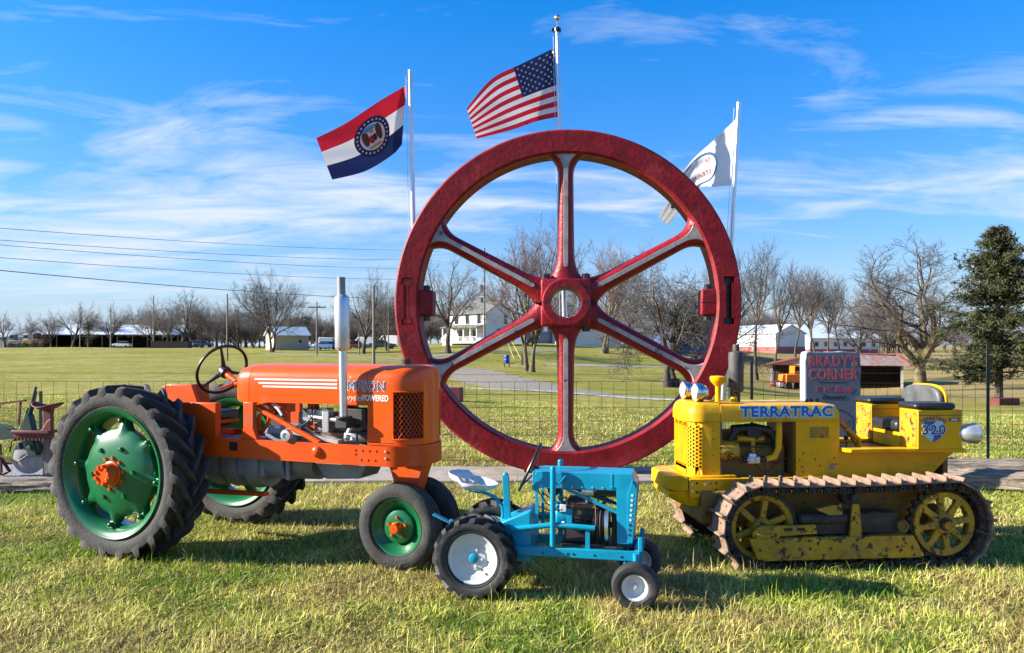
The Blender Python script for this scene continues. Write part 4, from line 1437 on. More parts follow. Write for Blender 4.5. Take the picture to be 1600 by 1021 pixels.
MB().bar((.185, -.10, .49), (.17, -.10, .80), .024, .045, (1, 0, 0)).ball((.17, -.10, .80), (.022, .012, .02), 10, 6).build('lift_lever', M['blue'], BT, bevel=.003)
# engine with pulleys
en = MB().bx(.58, .76, -.10, .10, .36, .52).bx(.56, .78, -.11, .09, .52, .60).bx(.60, .74, -.07, .08, .60, .645)
for k in range(6):
    en.bx(.66, .775, -.125, -.10, .43 + k * .022, .438 + k * .022)
eo = en.build('engine', M['dark'], BT, bevel=.008)
MB().lathe([(0, -.03), (.085, -.03), (.10, .02), (.10, .07), (.07, .10), (0, .10)], 28, (.60, -.02, .52), (-1, 0, 0)).bx(.55, .64, -.115, -.09, .47, .59).build('blower_housing', M['blue'], eo, bevel=.006)
MB().ball((.58, -.11, .485), .018, 10, 8).bx(.555, .60, -.13, -.10, .565, .615).build('spark_cover', M['white'], eo, bevel=.004)
MB().tube([(.555, -.12, .66), (.60, -.12, .665), (.612, -.12, .60)], .007, 6).build('choke_lever', M['black'], eo)
MB().bx(.64, .80, -.125, -.02, .60, .625).tube([(.66, -.12, .62), (.80, -.12, .60), (.80, -.12, .5)], .008, 6).build('governor_linkage', M['rust'], eo)
MB().lathe([(0, -.045), (.035, -.04), (.04, 0), (.035, .04), (.02, .05), (0, .05)], 18, (.745, -.10, .71), (1, 0, 0)).cyl((.74, -.1, .69), (.735, -.1, .62), .011, 8).build('air_cleaner', M['alu'], eo)
MB().bx(.80, .945, -.118, -.03, .678, .728).bx(.93, .95, -.12, -.03, .665, .728).build('muffler_box', M['black'], eo, bevel=.008)
MB().tube([(.86, -.09, .68), (.86, -.09, .64), (.83, -.09, .61), (.78, -.09, .60)], .011, 8).build('exhaust_hose', M['black'], eo)
for i, (x, r, m_) in enumerate(((.795, .105, 'dark'), (.825, .125, 'dark'), (.855, .12, 'black'))):
    MB().lathe([(0, -.004), (r * .7, -.006), (r * .86, -.002), (r, -.011), (r, -.008), (r * .93, 0), (r, .008), (r, .011), (r * .86, .004), (0, .004)], 36, (x, -.06, .478), (1, 0, 0)).build('pulley', M[m_], eo, ang=25)
MB().lathe([(.095, -.012), (.122, -.012), (.122, .012), (.095, .012)], 36, (.875, -.06, .478), (1, 0, 0), closed=True).build('bright_pulley_rim', M['alu'], eo, ang=25)
MB().cyl((.76, -.06, .478), (.93, -.06, .478), .02, 12).bx(.905, .935, -.10, -.02, .34, .56).bx(.90, .94, -.10, -.02, .54, .58).build('bearing_stand', M['dark'], eo, bevel=.004)
MB().bx(.56, .94, -.15, .15, .336, .352).build('engine_plate', M['dark'], BT)
for k in range(7):
    MB().lathe([(.006, 0), (.006, .004), (.004, .006), (0, .006)], 6, (.43 + k * .07, -.142, .742), (0, -1, 0)).build('hood_bolt', M['bolt_w'], ho, ang=20)
for pts in ([(.40, -.10, .70), (.46, -.12, .62), (.56, -.12, .56)], [(.42, -.08, .69), (.50, -.10, .64), (.60, -.12, .61), (.66, -.12, .63)], [(.82, -.11, .66), (.78, -.12, .56), (.72, -.12, .50)]):
    MB().tube(pts, .0045, 6).build('engine_wire', M['black'], eo)
MB().lathe([(0, -.07), (.04, -.07), (.045, -.06), (.045, .06), (.04, .07), (0, .07)], 18, (.50, .02, .70), (0, 1, 0)).build('fuel_tank', M['dark'], eo)
# front axle and kingpins
MB().tube([(1.075, -.27, .20), (1.075, -.16, .27), (1.075, .16, .27), (1.075, .27, .20)], .022, 10).build('front_axle', M['blue'], BT)
for s_ in (-1, 1):
    MB().cyl((1.075, s_ * .225, .17), (1.075, s_ * .225, .335), .021, 12).tube([(1.075, s_ * .225, .17), (1.075, s_ * .30, .152)], .014, 8).build('kingpin', M['blue'], BT)
    MB().bx(1.085, 1.115, s_ * .13 - .02, s_ * .13 + .02, .28, .42).build('bumper_lug', M['blue'], BT, bevel=.006)
MB().tube([(1.0, -.24, .26), (1.0, .24, .26)], .009, 8).tube([(1.0, 0, .265), (.46, .04, .50)], .009, 8).build('tie_rod', M['blue'], BT)
MB().tube([(.42, -.19, .61), (.50, -.19, .585), (.58, -.15, .585)], .004, 6).build('throttle_cable', M['black'], BT)

# ================================================================== YELLOW CRAWLER
CT = tag(empty('crawler_tractor', (1.952, 6.457, 0), R(5)), 'weathered yellow crawler tractor with rusty steel tracks and twin chrome lamps', 'crawler tractor')
ZC, RC = .318, .303
XI, XS = -.095, 1.365
Lc = XS - XI


def track_path(s_, r):
    """position and tangent along the belt, starting at top front going to the rear; returns x, z, direction angle"""
    per = 2 * Lc + 2 * PI * RC
    s_ = s_ % per
    sag = 0
    if s_ < Lc:
        t = s_ / Lc
        return XI + s_, ZC + r - .012 * math.sin(PI * t) + .015 * t, 0.0
    s_ -= Lc
    if s_ < PI * RC:
        a = s_ / RC
        return XS + r * math.sin(a), ZC + r * math.cos(a) + .015 * (1 - a / PI), -a
    s_ -= PI * RC
    if s_ < Lc:
        return XS - s_, ZC - r, -PI
    s_ -= Lc
    a = s_ / RC
    return XI - r * math.sin(a), ZC - r * math.cos(a), -PI - a


PER = 2 * Lc + 2 * PI * RC
NS = 40
shoe = MB()
pl = .126
poly = [(-pl / 2, 0), (pl / 2, 0), (pl / 2, .012), (pl / 2 - .004, .048), (pl / 2 - .018, .050), (pl / 2 - .028, .018), (-pl / 2 + .02, .012), (-pl / 2, .016)]
shoe.prism([(-a, b) for a, b in poly], -.135, .135)
for yy in (-.05, .05):
    for xx in (-.03, .03):
        shoe.cyl((xx, yy, .010), (xx, yy, .022), .011, 6)
shoe_tmp = shoe.build('track_shoe', M['shoe'], None, bevel=.003)
shoe_me = shoe_tmp.data
bpy.data.objects.remove(shoe_tmp)
for yc in (-.525, .525):
    ch = MB()
    for i in range(NS):
        s0 = (i + .18) * PER / NS
        x, z, a = track_path(s0, RC - .004)
        Mx = Euler((0, -a, 0)).to_matrix()
        for yy in (-.085, .085):
            ch.box(Vector((x, yc + yy, z)) + Mx @ Vector((0, 0, -.012)), (.092, .022, .046), Mx)
            c0 = Vector((x, yc + yy, z))
            for dx in (-.034, .034):
                p = c0 + Mx @ Vector((dx, 0, -.012))
                sg_ = -1 if yy < 0 else 1
                ch.lathe([(.019, 0), (.019, .016), (.012, .016), (.012, .004), (0, .004)], 10, p + Vector((0, sg_ * .011, 0)), (0, sg_, 0))
        ch.cyl(Vector((x, yc - .085, z)) + Mx @ Vector((.034, 0, -.012)), Vector((x, yc + .085, z)) + Mx @ Vector((.034, 0, -.012)), .018, 8)
    cho = ch.build('track_chain', M['trackdark'], CT, ang=35, fix=False)
    for i in range(NS):
        s0 = (i + .18) * PER / NS
        x, z, a = track_path(s0, RC + .018)
        o = bpy.data.objects.new('track_shoe', shoe_me)
        C.objects.link(o)
        o.parent = cho
        o.location = (x, yc, z)
        o.rotation_euler = (0, -a, 0)
        random.seed(i * 7 + int(yc * 10))
        o.rotation_euler[1] += random.uniform(-.035, .035)
        bvm = o.modifiers.new('bevel', 'BEVEL'); bvm.width = .003; bvm.segments = 1
    # idler with six spokes
    sd = -1 if yc < 0 else 1
    idl = MB()
    idl.lathe([(.245, -.045), (.272, -.045), (.272, -.03), (.282, -.02), (.282, .02), (.272, .03), (.272, .045), (.245, .045)], 48, (XI, yc, ZC), (0, 1, 0), closed=True)
    ido = idl.build('idler_rim', M['trackdark'], CT, ang=30)
    isp = MB()
    isp.lathe([(.205, -.03), (.246, -.044), (.246, .044), (.205, .03)], 48, (XI, yc, ZC), (0, 1, 0), closed=True)
    for k in range(6):
        a = 2 * PI * k / 6 + .35
        e = Vector((math.cos(a), 0, math.sin(a)))
        isp.bar(Vector((XI, yc, ZC)) + e * .04, Vector((XI, yc, ZC)) + e * .23, .045, .042, (0, 1, 0))
    isp.lathe([(0, -.06), (.055, -.06), (.075, -.035), (.075, .06), (0, .06)], 24, (XI, yc, ZC), (0, 1, 0))
    isp.build('idler_spokes', M['yellow_worn'], ido, bevel=.006)
    # sprocket with eight spokes
    spk = MB()
    vs = []; nt_ = 26 * 4
    for k in range(nt_):
        a = 2 * PI * k / nt_
        r = RC - .012 if (k % 4) in (0, 1) else RC - .038
        for yy, rr_ in ((-.022, r), (.022, r), (.022, .236), (-.022, .236)):
            vs.append((XS + rr_ * math.sin(a), yc + yy, ZC + rr_ * math.cos(a)))
    spk.add(vs, [(k * 4 + q, k * 4 + (q + 1) % 4, ((k + 1) % nt_) * 4 + (q + 1) % 4, ((k + 1) % nt_) * 4 + q) for k in range(nt_) for q in range(4)])
    spo = spk.build('sprocket_teeth', M['trackdark'], CT, ang=30)
    ss = MB()
    ss.lathe([(.205, -.04), (.246, -.046), (.250, -.036), (.250, .036), (.205, .03)], 48, (XS, yc, ZC), (0, 1, 0), closed=True)
    for k in range(8):
        a = 2 * PI * k / 8 + .15
        e = Vector((math.cos(a), 0, math.sin(a)))
        c = Vector((XS, yc, ZC))
        tgv = e.cross(Vector((0, 1, 0)))
        vs = []
        for r_, w_ in ((.04, .034), (.10, .026), (.17, .021), (.215, .034)):
            for (q, yy) in ((-1, -.042), (1, -.042), (1, .0), (-1, .0)):
                vs.append(c + e * r_ + tgv * q * w_ + Vector((0, yy if sd < 0 else -yy, 0)))
        ss.add(vs, [(i * 4 + q, i * 4 + (q + 1) % 4, (i + 1) * 4 + (q + 1) % 4, (i + 1) * 4 + q) for i in range(3) for q in range(4)])
    ss.lathe([(0, -.052), (.075, -.052), (.085, -.04), (.085, .05), (0, .05)], 28, (XS, yc, ZC), (0, 1, 0))
    ss.build('sprocket_spokes', M['yellow_worn'], spo, bevel=.004)
    MB().lathe([(.052, .0), (.052, .02), (.0, .02)], 22, (XS, yc + sd * .05, ZC), (0, sd, 0)).build('hub_washer', M['trackdark'], spo)
    MB().lathe([(.038, .0), (.038, .035), (.026, .035), (.022, .028), (0, .03)], 6, (XS, yc + sd * .068, ZC), (0, sd, 0)).build('hub_nut', M['yellow_worn'], spo, ang=20)
    # track frame
    y0, y1 = (yc - .125, yc - .075) if sd < 0 else (yc + .075, yc + .125)
    fr = MB().prism([(-.235, .255), (-.17, .10), (-.10, .085), (1.10, .085), (1.15, .10), (1.06, .255)], y0, y1)
    fr.prism([(-.235, .255), (-.17, .10), (-.10, .085), (1.10, .085), (1.15, .10), (1.06, .255)], yc - sd * .06, yc - sd * .10)
    fo_ = fr.build('track_frame', M['yellow_worn'], CT, bevel=.006)
    fb = MB()
    for x in (-.15, .16, .24, .40, .72, .93):
        fb.cyl((x, (y0 if sd < 0 else y1), .17), (x, (y0 - .008 if sd < 0 else y1 + .008), .17), .011, 8)
    kind(fb.build('frame_bolt', M['rust'], fo_), 'stuff')
    MB().prism([(-.20, .26), (-.20, .30), (-.15, .345), (.28, .35), (.30, .335), (.30, .28), (.02, .265)], yc + sd * .085, yc + sd * .115).bx(-.18, .0, yc + sd * .1 - .03, yc + sd * .1 + .03, .255, .29).build('tension_block', M['yellow_worn'], fo_, bevel=.006)
    sl_ = MB()
    for x in (.04, .14):
        sl_.bx(x, x + .065, yc + sd * .1155 - .001, yc + sd * .1155 + .001, .305, .33)
    sl_.build('block_slot', M['black'], fo_, smooth=False)
    MB().bx(.26, .56, yc - .06, yc + .06, .255, .40).bx(.56, .98, yc - .05, yc + .08, .255, .42).tube([(.18, yc + sd * .06, .38), (.55, yc + sd * .06, .385)], .045, 12).build('spring_housing', M['trackdark'], fo_, bevel=.012)
    MB().prism([(.56, .25), (.66, .25), (.635, .50), (.585, .50)], yc + sd * .085, yc + sd * .11).build('carrier_bracket', M['yellow_worn'], fo_, bevel=.005)
    cr = MB().lathe([(0, -.05), (.035, -.05), (.07, -.03), (.07, .05), (0, .05)], 24, (.60, yc, .545), (0, sd, 0)).lathe([(0, 0), (.03, 0), (.03, .12), (0, .12)], 14, (.60, yc, .545), (0, sd, 0))
    cr.build('carrier_roller', M['trackdark'], fo_)
    MB().lathe([(0, -.05), (.045, -.05), (.045, .09), (.03, .09), (.03, .08), (0, .08)], 18, (1.0, yc, .32), (0, sd, 0)).build('pivot_roller', M['yellow_dirty'], fo_)
    MB().prism([(.42, .41), (.52, .41), (.50, .50), (.30, .46)], yc + sd * .05, yc + sd * .09).build('spring_bracket', M['yellow_worn'], fo_)
    for x in (.24, .42, .60, .78, .95):
        ro_ = MB().lathe([(0, -.06), (.07, -.06), (.085, -.04), (.085, .04), (.07, .06), (0, .06)], 26, (x, yc, .125), (0, 1, 0)).build('track_roller', M['trackdark'], fo_)
        MB().cyl((x, yc + sd * .06, .12), (x, yc + sd * .085, .12), .035, 14).build('roller_cap', M['yellow_dirty'], ro_)

# hull under the deck
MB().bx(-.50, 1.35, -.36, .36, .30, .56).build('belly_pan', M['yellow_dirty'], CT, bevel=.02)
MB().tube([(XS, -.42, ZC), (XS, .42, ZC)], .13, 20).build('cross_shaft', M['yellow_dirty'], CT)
MB().tube([(XI, -.45, ZC), (XI, .45, ZC)], .05, 14).build('idler_shaft', M['yellow_dirty'], CT)
# bumper
bp_ = MB()
bp_.prism([(-.59, -.312), (-.70, -.27), (-.75, -.20), (-.75, .20), (-.70, .27), (-.59, .312)], .552, .672, 'xy')
bp_.build('bumper', M['yellow'], CT, bevel=.012)
lb = MB()
secs = []
for x, zt, zb, w_ in ((-.72, .545, .50, .23), (-.69, .548, .475, .26), (-.64, .55, .45, .28), (-.55, .55, .43, .29), (-.35, .55, .42, .30)):
    secs.append([(x, -w_, zt), (x, -w_ * 1.0, (zt + zb) / 2), (x, -w_ * .9, zb), (x, w_ * .9, zb), (x, w_, (zt + zb) / 2), (x, w_, zt)])
loft(secs, lb).build('lower_guard', M['yellow'], CT, ang=30)
# frame channel
for s_ in (-1, 1):
    ch = MB().bx(-.585, .66, s_ * .30 - .02, s_ * .30 + .02, .505, .655).build('frame_channel', M['yellow'], CT, bevel=.006)
    for i, (x, z, m_) in enumerate(((-.565, .615, 'bolt_w'), (-.565, .56, 'bolt_w'), (-.525, .62, 'black'), (-.525, .55, 'black'), (-.46, .61, 'bolt_w'), (-.46, .552, 'bolt_w'), (-.42, .62, 'rust'), (-.42, .555, 'yellow_worn'), (-.37, .62, 'black'), (-.37, .565, 'black'), (.02, .63, 'black'), (.08, .63, 'black'))):
        MB().cyl((x, s_ * .3195, z), (x, s_ * .326, z), .010, 8).build('channel_bolt', M[m_], ch)
MB().prism([(-.62, -.20), (-.58, -.27), (-.50, -.31), (-.2, -.31), (-.2, .31), (-.50, .31), (-.58, .27), (-.62, .20)], .655, .675, 'xy').build('front_deck', M['yellow'], CT, bevel=.004)

# radiator shell: rounded plan, perforated front wrapping round the corners
XF, YH, RCN = -.555, .272, .10


def shell_pt(s_, off=0.0):
    """plan path starting at near side rear going forward round to far side rear"""
    st_len = (-.32) - (XF + RCN)
    q = PI / 2 * RCN
    fw_ = 2 * (YH - RCN)
    if s_ < st_len:
        return (-.32 - s_, -YH - off)
    s_ -= st_len
    if s_ < q:
        a = s_ / RCN
        return (XF + RCN - (RCN + off) * math.sin(a), -YH + RCN - (RCN + off) * math.cos(a))
    s_ -= q
    if s_ < fw_:
        return (XF - off, -YH + RCN + s_)
    s_ -= fw_
    if s_ < q:
        a = s_ / RCN
        return (XF + RCN - (RCN + off) * math.cos(a), YH - RCN + (RCN + off) * math.sin(a))
    s_ -= q
    return (XF + RCN + s_, YH + off)


SL = (-.32) - (XF + RCN); SQ = PI / 2 * RCN; SF = 2 * (YH - RCN); ST = 2 * SL + 2 * SQ + SF
GA, GB = SL + .012, ST - SL - .012
zb_, zt_ = .725, 1.06
sh = MB()
NC = int(round((GB - GA) / .0275))
cw = (GB - GA) / NC
ch_ = .030


def W3(s_, z):
    x, y = shell_pt(s_)
    return (x, y, z)


for c in range(NC):
    sa, sb = GA + c * cw, GA + (c + 1) * cw
    sm_ = (sa + sb) / 2
    z = zb_ + (ch_ / 2 if c % 2 else 0)
    zend = zt_ - (ch_ / 2 if c % 2 == 0 else 0)
    nz_ = int(round((zend - z) / ch_))
    sh.add([W3(sa, .668), W3(sb, .668), W3(sb, z), W3(sa, z)], [(0, 1, 2, 3)])
    for r_ in range(nz_):
        z0, z1 = z + r_ * ch_, z + (r_ + 1) * ch_
        zm = (z0 + z1) / 2
        out = [(sa, z0), (sm_, z0), (sb, z0), (sb, zm), (sb, z1), (sm_, z1), (sa, z1), (sa, zm)]
        inn = [(sm_ + .0098 * math.cos(a), zm + .0098 * math.sin(a)) for a in [R(-135 + 45 * k) for k in range(8)]]
        vs = [W3(*p) for p in out] + [W3(*p) for p in inn]
        sh.add(vs, [(k, (k + 1) % 8, 8 + (k + 1) % 8, 8 + k) for k in range(8)])
    z = z + nz_ * ch_
    sh.add([W3(sa, z), W3(sb, z), W3(sb, 1.095), W3(sa, 1.095)], [(0, 1, 2, 3)])
for sa, sb in ((0, GA), (GB, ST)):
    sh.add([W3(sa, .668), W3(sb, .668), W3(sb, 1.095), W3(sa, 1.095)], [(0, 1, 2, 3)])
sho = sh.build('radiator_shell', M['yellow'], CT, ang=50)
MB().bx(-.50, -.36, -.20, .20, .69, 1.08).build('radiator_core', M['black'], CT)
rv = MB()
for z in (.70, .83, .96, 1.03):
    x, y = shell_pt(SL * .42, .0)
    rv.cyl((x, y, z), (x, y - .006, z), .007, 8)
rv.build('shell_rivet', M['rust'], sho)
# shell cap
cp = MB(); n = 48
vs = []
lev = [(1.098, .012), (1.16, .012), (1.20, .004), (1.228, -.014), (1.244, -.04), (1.25, -.075)]
for z, off in lev:
    for k in range(n + 1):
        x, y = shell_pt(ST * k / n, 0)
        cx_, cy_ = -.36, 0
        if off < 0:
            dx, dy = cx_ - x, -y
            f_ = -off / .30
            x, y = x + max(0, (cx_ - x)) * f_ * 1.2, y * (1 + off * 2.4)
        else:
            x2, y2 = shell_pt(ST * k / n, off)
            x, y = x2, y2
        vs.append((min(x, -.322), y, z))
m1 = n + 1
fs = [(i * m1 + k, i * m1 + k + 1, (i + 1) * m1 + k + 1, (i + 1) * m1 + k) for i in range(len(lev) - 1) for k in range(n)]
fs.append(tuple((len(lev) - 1) * m1 + k for k in range(m1)))
cp.add(vs, fs).build('shell_cap', M['yellow'], CT, ang=50)
# hood top
secs = []
for x, zt, w_ in ((-.318, 1.238, .284), (-.1, 1.236, .284), (.3, 1.236, .284), (.58, 1.236, .284), (.635, 1.226, .284), (.66, 1.195, .284), (.665, 1.15, .284)):
    s_ = [(x, -w_, 1.10), (x, -w_, zt - .04), (x, -w_ + .012, zt - .012), (x, -w_ + .04, zt), (x, w_ - .04, zt), (x, w_ - .012, zt - .012), (x, w_, zt - .04), (x, w_, 1.10)]
    secs.append(s_)
ht_ = loft(secs).build('hood_top', M['yellow'], CT, ang=35)
MB().bx(-.318, .66, -.290, -.2845, 1.096, 1.106).build('hood_bead', M['yellow'], ht_)
letters('TERRATRAC', .112, M['letter_pale'], ht_, 'hood_lettering', (.225, -.2853, 1.172), off=.0105, space=1.08, sx=1.16)
letters('TERRATRAC', .112, M['letter_blue'], ht_, 'hood_lettering', (.225, -.2866, 1.172), off=.0025, space=1.08, sx=1.16)
# engine bay
for a_, b_ in ((-.318, -.30), (.29, .302)):
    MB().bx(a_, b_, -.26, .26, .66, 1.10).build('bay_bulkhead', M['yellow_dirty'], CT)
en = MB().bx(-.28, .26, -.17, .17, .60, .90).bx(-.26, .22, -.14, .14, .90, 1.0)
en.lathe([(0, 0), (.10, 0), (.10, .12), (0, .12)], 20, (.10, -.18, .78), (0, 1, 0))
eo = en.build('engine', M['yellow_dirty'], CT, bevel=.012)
MB().lathe([(0, -.08), (.075, -.08), (.08, -.06), (.08, .06), (.075, .08), (0, .08)], 24, (-.24, -.20, .86), (1, 0, 0)).build('generator', M['yellow_worn'], eo)
MB().tube([(-.20, -.2, 1.03), (-.02, -.21, 1.045), (.10, -.21, 1.02), (.16, -.21, .95), (.16, -.2, .88)], .035, 12).tube([(-.14, -.21, 1.04), (-.2, -.21, .98), (-.22, -.2, .93)], .025, 10).bx(-.08, .03, -.24, -.17, .965, 1.05).build('intake_hose', M['black'], eo)
MB().tube([(-.16, -.21, .955), (-.05, -.22, .955), (.06, -.21, .955)], .022, 10).cyl((-.03, -.22, .95), (-.03, -.22, .83), .018, 10).build('inlet_pipe', M['yellow_worn'], eo)
MB().bx(-.09, .01, -.27, -.18, .76, .815).lathe([(0, 0), (.04, 0), (.035, .03), (.02, .035), (0, .035)], 14, (-.04, -.225, .81), (0, 0, 1)).ball((-.08, -.265, .79), .018, 10, 8).ball((-.03, -.27, .785), .015, 10, 8).build('carburettor', M['alu'], eo, bevel=.005)
MB().bx(.01, .08, -.26, -.2, .775, .81).build('carburettor_elbow', M['black'], eo, bevel=.005)
MB().tube([(.07, -.24, .79), (.14, -.245, .81), (.17, -.25, .88), (.175, -.25, 1.0), (.175, -.24, 1.09)], .026, 12).build('air_pipe', M['yellow'], eo)
for pts in ([(-.18, -.25, .93), (-.19, -.27, .82), (-.14, -.27, .77), (-.09, -.26, .78)], [(.03, -.25, .78), (.06, -.26, .72), (.06, -.25, .66)], [(.02, -.25, .80), (.14, -.26, .76), (.24, -.25, .80)], [(-.16, -.25, .9), (.02, -.26, .89), (.12, -.25, .92), (.13, -.24, .84)]):
    MB().tube(pts, .006, 6).build('cable', M['black'], eo)
# rear side panel and cockpit tub
for s_ in (-1, 1):
    sp_ = MB().bx(.302, .665, s_ * .276 - .008, s_ * .276 + .008, .585, 1.096).build('side_panel', M['yellow'], CT, bevel=.004)
    hb_ = MB()
    for (x, z) in ((.33, .79), (.35, .73), (.36, .84), (.46, .79), (.50, .74), (.36, .69), (.62, .80), (.64, .75)):
        hb_.cyl((x, s_ * .2835, z), (x, s_ * .2865, z), .007, 8)
    hb_.build('panel_hole', M['dark'], sp_)
    MB().lathe([(.012, 0), (.024, 0), (.022, .006), (.012, .004), (0, .004)], 14, (.60, s_ * .284, .735), (0, s_, 0)).build('panel_plug', M['steel'], sp_)
    tub = MB().prism([(.66, .565), (1.36, .565), (1.60, .80), (1.66, .845), (.66, .865)], s_ * .262, s_ * .278).build('tub_side', M['yellow'], CT, bevel=.004)
    pf = MB().prism([(.668, s_ * .25), (.668, s_ * .37), (.70, s_ * .40), (.84, s_ * .40), (.90, s_ * .385), (1.62, s_ * .46), (1.64, s_ * .40), (1.64, s_ * .25)], .855, .885, 'xy')
    pf.build('platform', M['yellow'], CT, bevel=.005)
    bxx = MB().bx(1.215, 1.585, s_ * .335 - .125, s_ * .335 + .125, .885, 1.195)
    bo_ = bxx.build('side_box', M['yellow'], CT, bevel=.006)
    MB().bx(1.225, 1.575, s_ * .335 - .127, s_ * .335 + .127, 1.150, 1.154).build('box_lid_seam', M['dark'], bo_)
    MB().bx(1.211, 1.2145, s_ * .335 - .115, s_ * .335 + .115, .90, 1.18).build('worn_end_plate', M['yellow_worn'], bo_)
    pdm = MB().bx(1.195, 1.535, s_ * .335 - .13, s_ * .335 + .13, 1.196, 1.25).build('arm_pad', M['vinyl'], CT, bevel=.024)
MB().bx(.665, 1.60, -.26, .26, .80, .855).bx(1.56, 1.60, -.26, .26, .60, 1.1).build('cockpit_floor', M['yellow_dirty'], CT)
MB().bx(1.22, 1.54, -.20, .20, .86, .99).build('seat_base', M['yellow'], CT, bevel=.01)
MB().bx(1.20, 1.53, -.20, .20, .99, 1.09).build('seat_cushion', M['vinyl'], CT, bevel=.03)
MB().bx(1.545, 1.583, -.205, .205, .86, 1.19).build('inner_back_plate', M['yellow_worn'], CT, bevel=.004)
bk = [(math.copysign(abs(math.cos(t)) ** .6, math.cos(t)) * .27, 1.20 + .175 * abs(math.sin(t)) ** .6) for t in [PI * k / 24 for k in range(25)]]
br_ = MB().prism(bk, 1.52, 1.57, 'yz').build('backrest', M['vinyl_grey'], CT, bevel=.02)
bk2 = [(a * 1.035, 1.19 + (b - 1.19) * 1.05) for a, b in bk]
MB().prism(bk2, 1.572, 1.595, 'yz').build('backrest_frame', M['yellow'], br_, bevel=.004)
# levers and console
for pts, r_ in (([(.655, -.10, 1.18), (.70, -.12, 1.14), (.80, -.14, 1.02), (.90, -.15, .93), (.90, -.15, .86)], .020), ([(.655, -.02, 1.19), (.72, -.02, 1.14), (.86, -.04, 1.0), (.95, -.05, .86)], .018)):
    MB().tube(pts, r_, 10).build('control_lever', M['yellow_worn'], CT)
MB().tube([(.655, .0, 1.22), (.72, .02, 1.20), (.78, .03, 1.12), (.80, .03, 1.04)], .008, 6).build('control_cable', M['black'], CT)
MB().cyl((.78, -.18, .86), (.775, -.18, .94), .006, 8).ball((.775, -.18, .95), .02, 10, 8).build('shift_knob', M['black'], CT)
kb = MB()
for x, y in ((.50, -.06), (.55, -.03), (.59, -.07), (.62, .0)):
    kb.ball((x, y, 1.245), .016, 8, 6)
kind(kb.build('dash_knob', M['dark'], CT), 'stuff')
# plates and lettering on the near box
nb = -.335 - .125
pl_ = MB()
pl_.add([(x, -.2848, z) for x, z in ((.42, .965), (.57, .965), (.57, 1.05), (.42, 1.05))], [(0, 1, 2, 3)])
po_ = pl_.build('data_plate', M['yellow_worn'], CT, smooth=False)
pb = MB()
for k in range(6):
    pb.bx(.435, .555 - (k % 3) * .02, -.2855, -.285, .975 + k * .012, .977 + k * .012)
for (a, b, c_, d_) in ((.42, .57, .964, .966), (.42, .57, 1.049, 1.051), (.419, .421, .965, 1.05), (.569, .571, .965, 1.05)):
    pb.bx(a, b, -.2857, -.285, c_, d_)
pb.build('plate_print', M['letter_black'], po_, smooth=False)
shl = [(-.075, .085), (-.045, .078), (0, .09), (.045, .078), (.075, .085), (.08, .02), (.062, -.045), (.03, -.07), (0, -.085), (-.03, -.07), (-.062, -.045), (-.08, .02)]
cxs, czs = 1.345, 1.025
MB().add([(cxs + a, nb - .001, czs + b) for a, b in shl], [tuple(range(12))]).build('shield_decal', M['letter_pale'], CT, smooth=False)
for q in (((-.075, .085), (-.045, .078), (0, .09), (0, .0), (-.08, .02)), ((0, .0), (.08, .02), (.062, -.045), (.03, -.07), (0, -.085))):
    MB().add([(cxs + a, nb - .0016, czs + b) for a, b in q], [tuple(range(len(q)))]).build('shield_quarter', M['letter_blue'], CT, smooth=False)
for q in (((-.02, .08), (0, .09), (.02, .08), (0, .06)), ((-.012, -.078), (0, -.085), (.02, -.075), (0, -.05))):
    MB().add([(cxs + a, nb - .002, czs + b) for a, b in q], [(0, 1, 2, 3)]).build('shield_mark', M['letter_red'], CT, smooth=False)
letters('320', .105, M['letter_white'], CT, 'box_lettering', (cxs, nb - .0028, czs + .01), off=.006, sx=1.15, space=1.15)
letters('320', .105, M['letter_navy'], CT, 'box_lettering', (cxs, nb - .0042, czs + .01), off=.001, sx=1.15, space=1.15)
word = 'TERRATRAC'
for i, chh in enumerate(word):
    a = R(38 - 76 * i / 8)
    letters(chh, .038, M['letter_navy'], CT, 'box_lettering', (cxs - .155 * math.sin(a), nb - .0012, 1.005 + .125 * math.cos(a)), (R(90), -a, 0), off=.001)
MB().bx(1.475, 1.555, nb - .004, nb, 1.105, 1.13).build('maker_plate', M['letter_navy'], CT)
MB().bx(1.487, 1.543, nb - .0055, nb - .004, 1.111, 1.124).build('maker_plate_face', M['alu'], CT)
# lamps
for y in (.165, -.155):
    lm = MB().lathe([(.0, .065), (.03, .062), (.055, .045), (.071, .01), (.073, 0), (.073, -.02), (.078, -.025), (.080, -.04), (.074, -.048)], 32, (-.445, y, 1.325), (1, 0, 0)).build('headlamp', M['chrome'], CT, ang=40)
    MB().lathe([(.074, -.044), (.055, -.056), (.03, -.064), (0, -.066)], 32, (-.445, y, 1.325), (1, 0, 0)).build('lamp_lens', M['glass'], lm)
    MB().cyl((-.43, y, 1.20), (-.43, y, 1.27), .014, 10).build('lamp_stem', M['black'], lm)
lm = MB().lathe([(0, -.125), (.014, -.12), (.02, -.105), (.045, -.085), (.068, -.05), (.078, -.01), (.08, .02), (.084, .03), (.084, .045), (.078, .052)], 32, (1.665, nb + .02, 1.005), (1, 0, 0)).build('rear_lamp', M['muffler'], CT, ang=40)
MB().lathe([(.078, .05), (.05, .065), (0, .07)], 28, (1.665, nb + .02, 1.005), (1, 0, 0)).build('lamp_lens', M['glass'], lm)
MB().cyl((1.57, nb + .02, .97), (1.64, nb + .02, 1.0), .01, 8).build('lamp_bracket', M['dark'], lm)
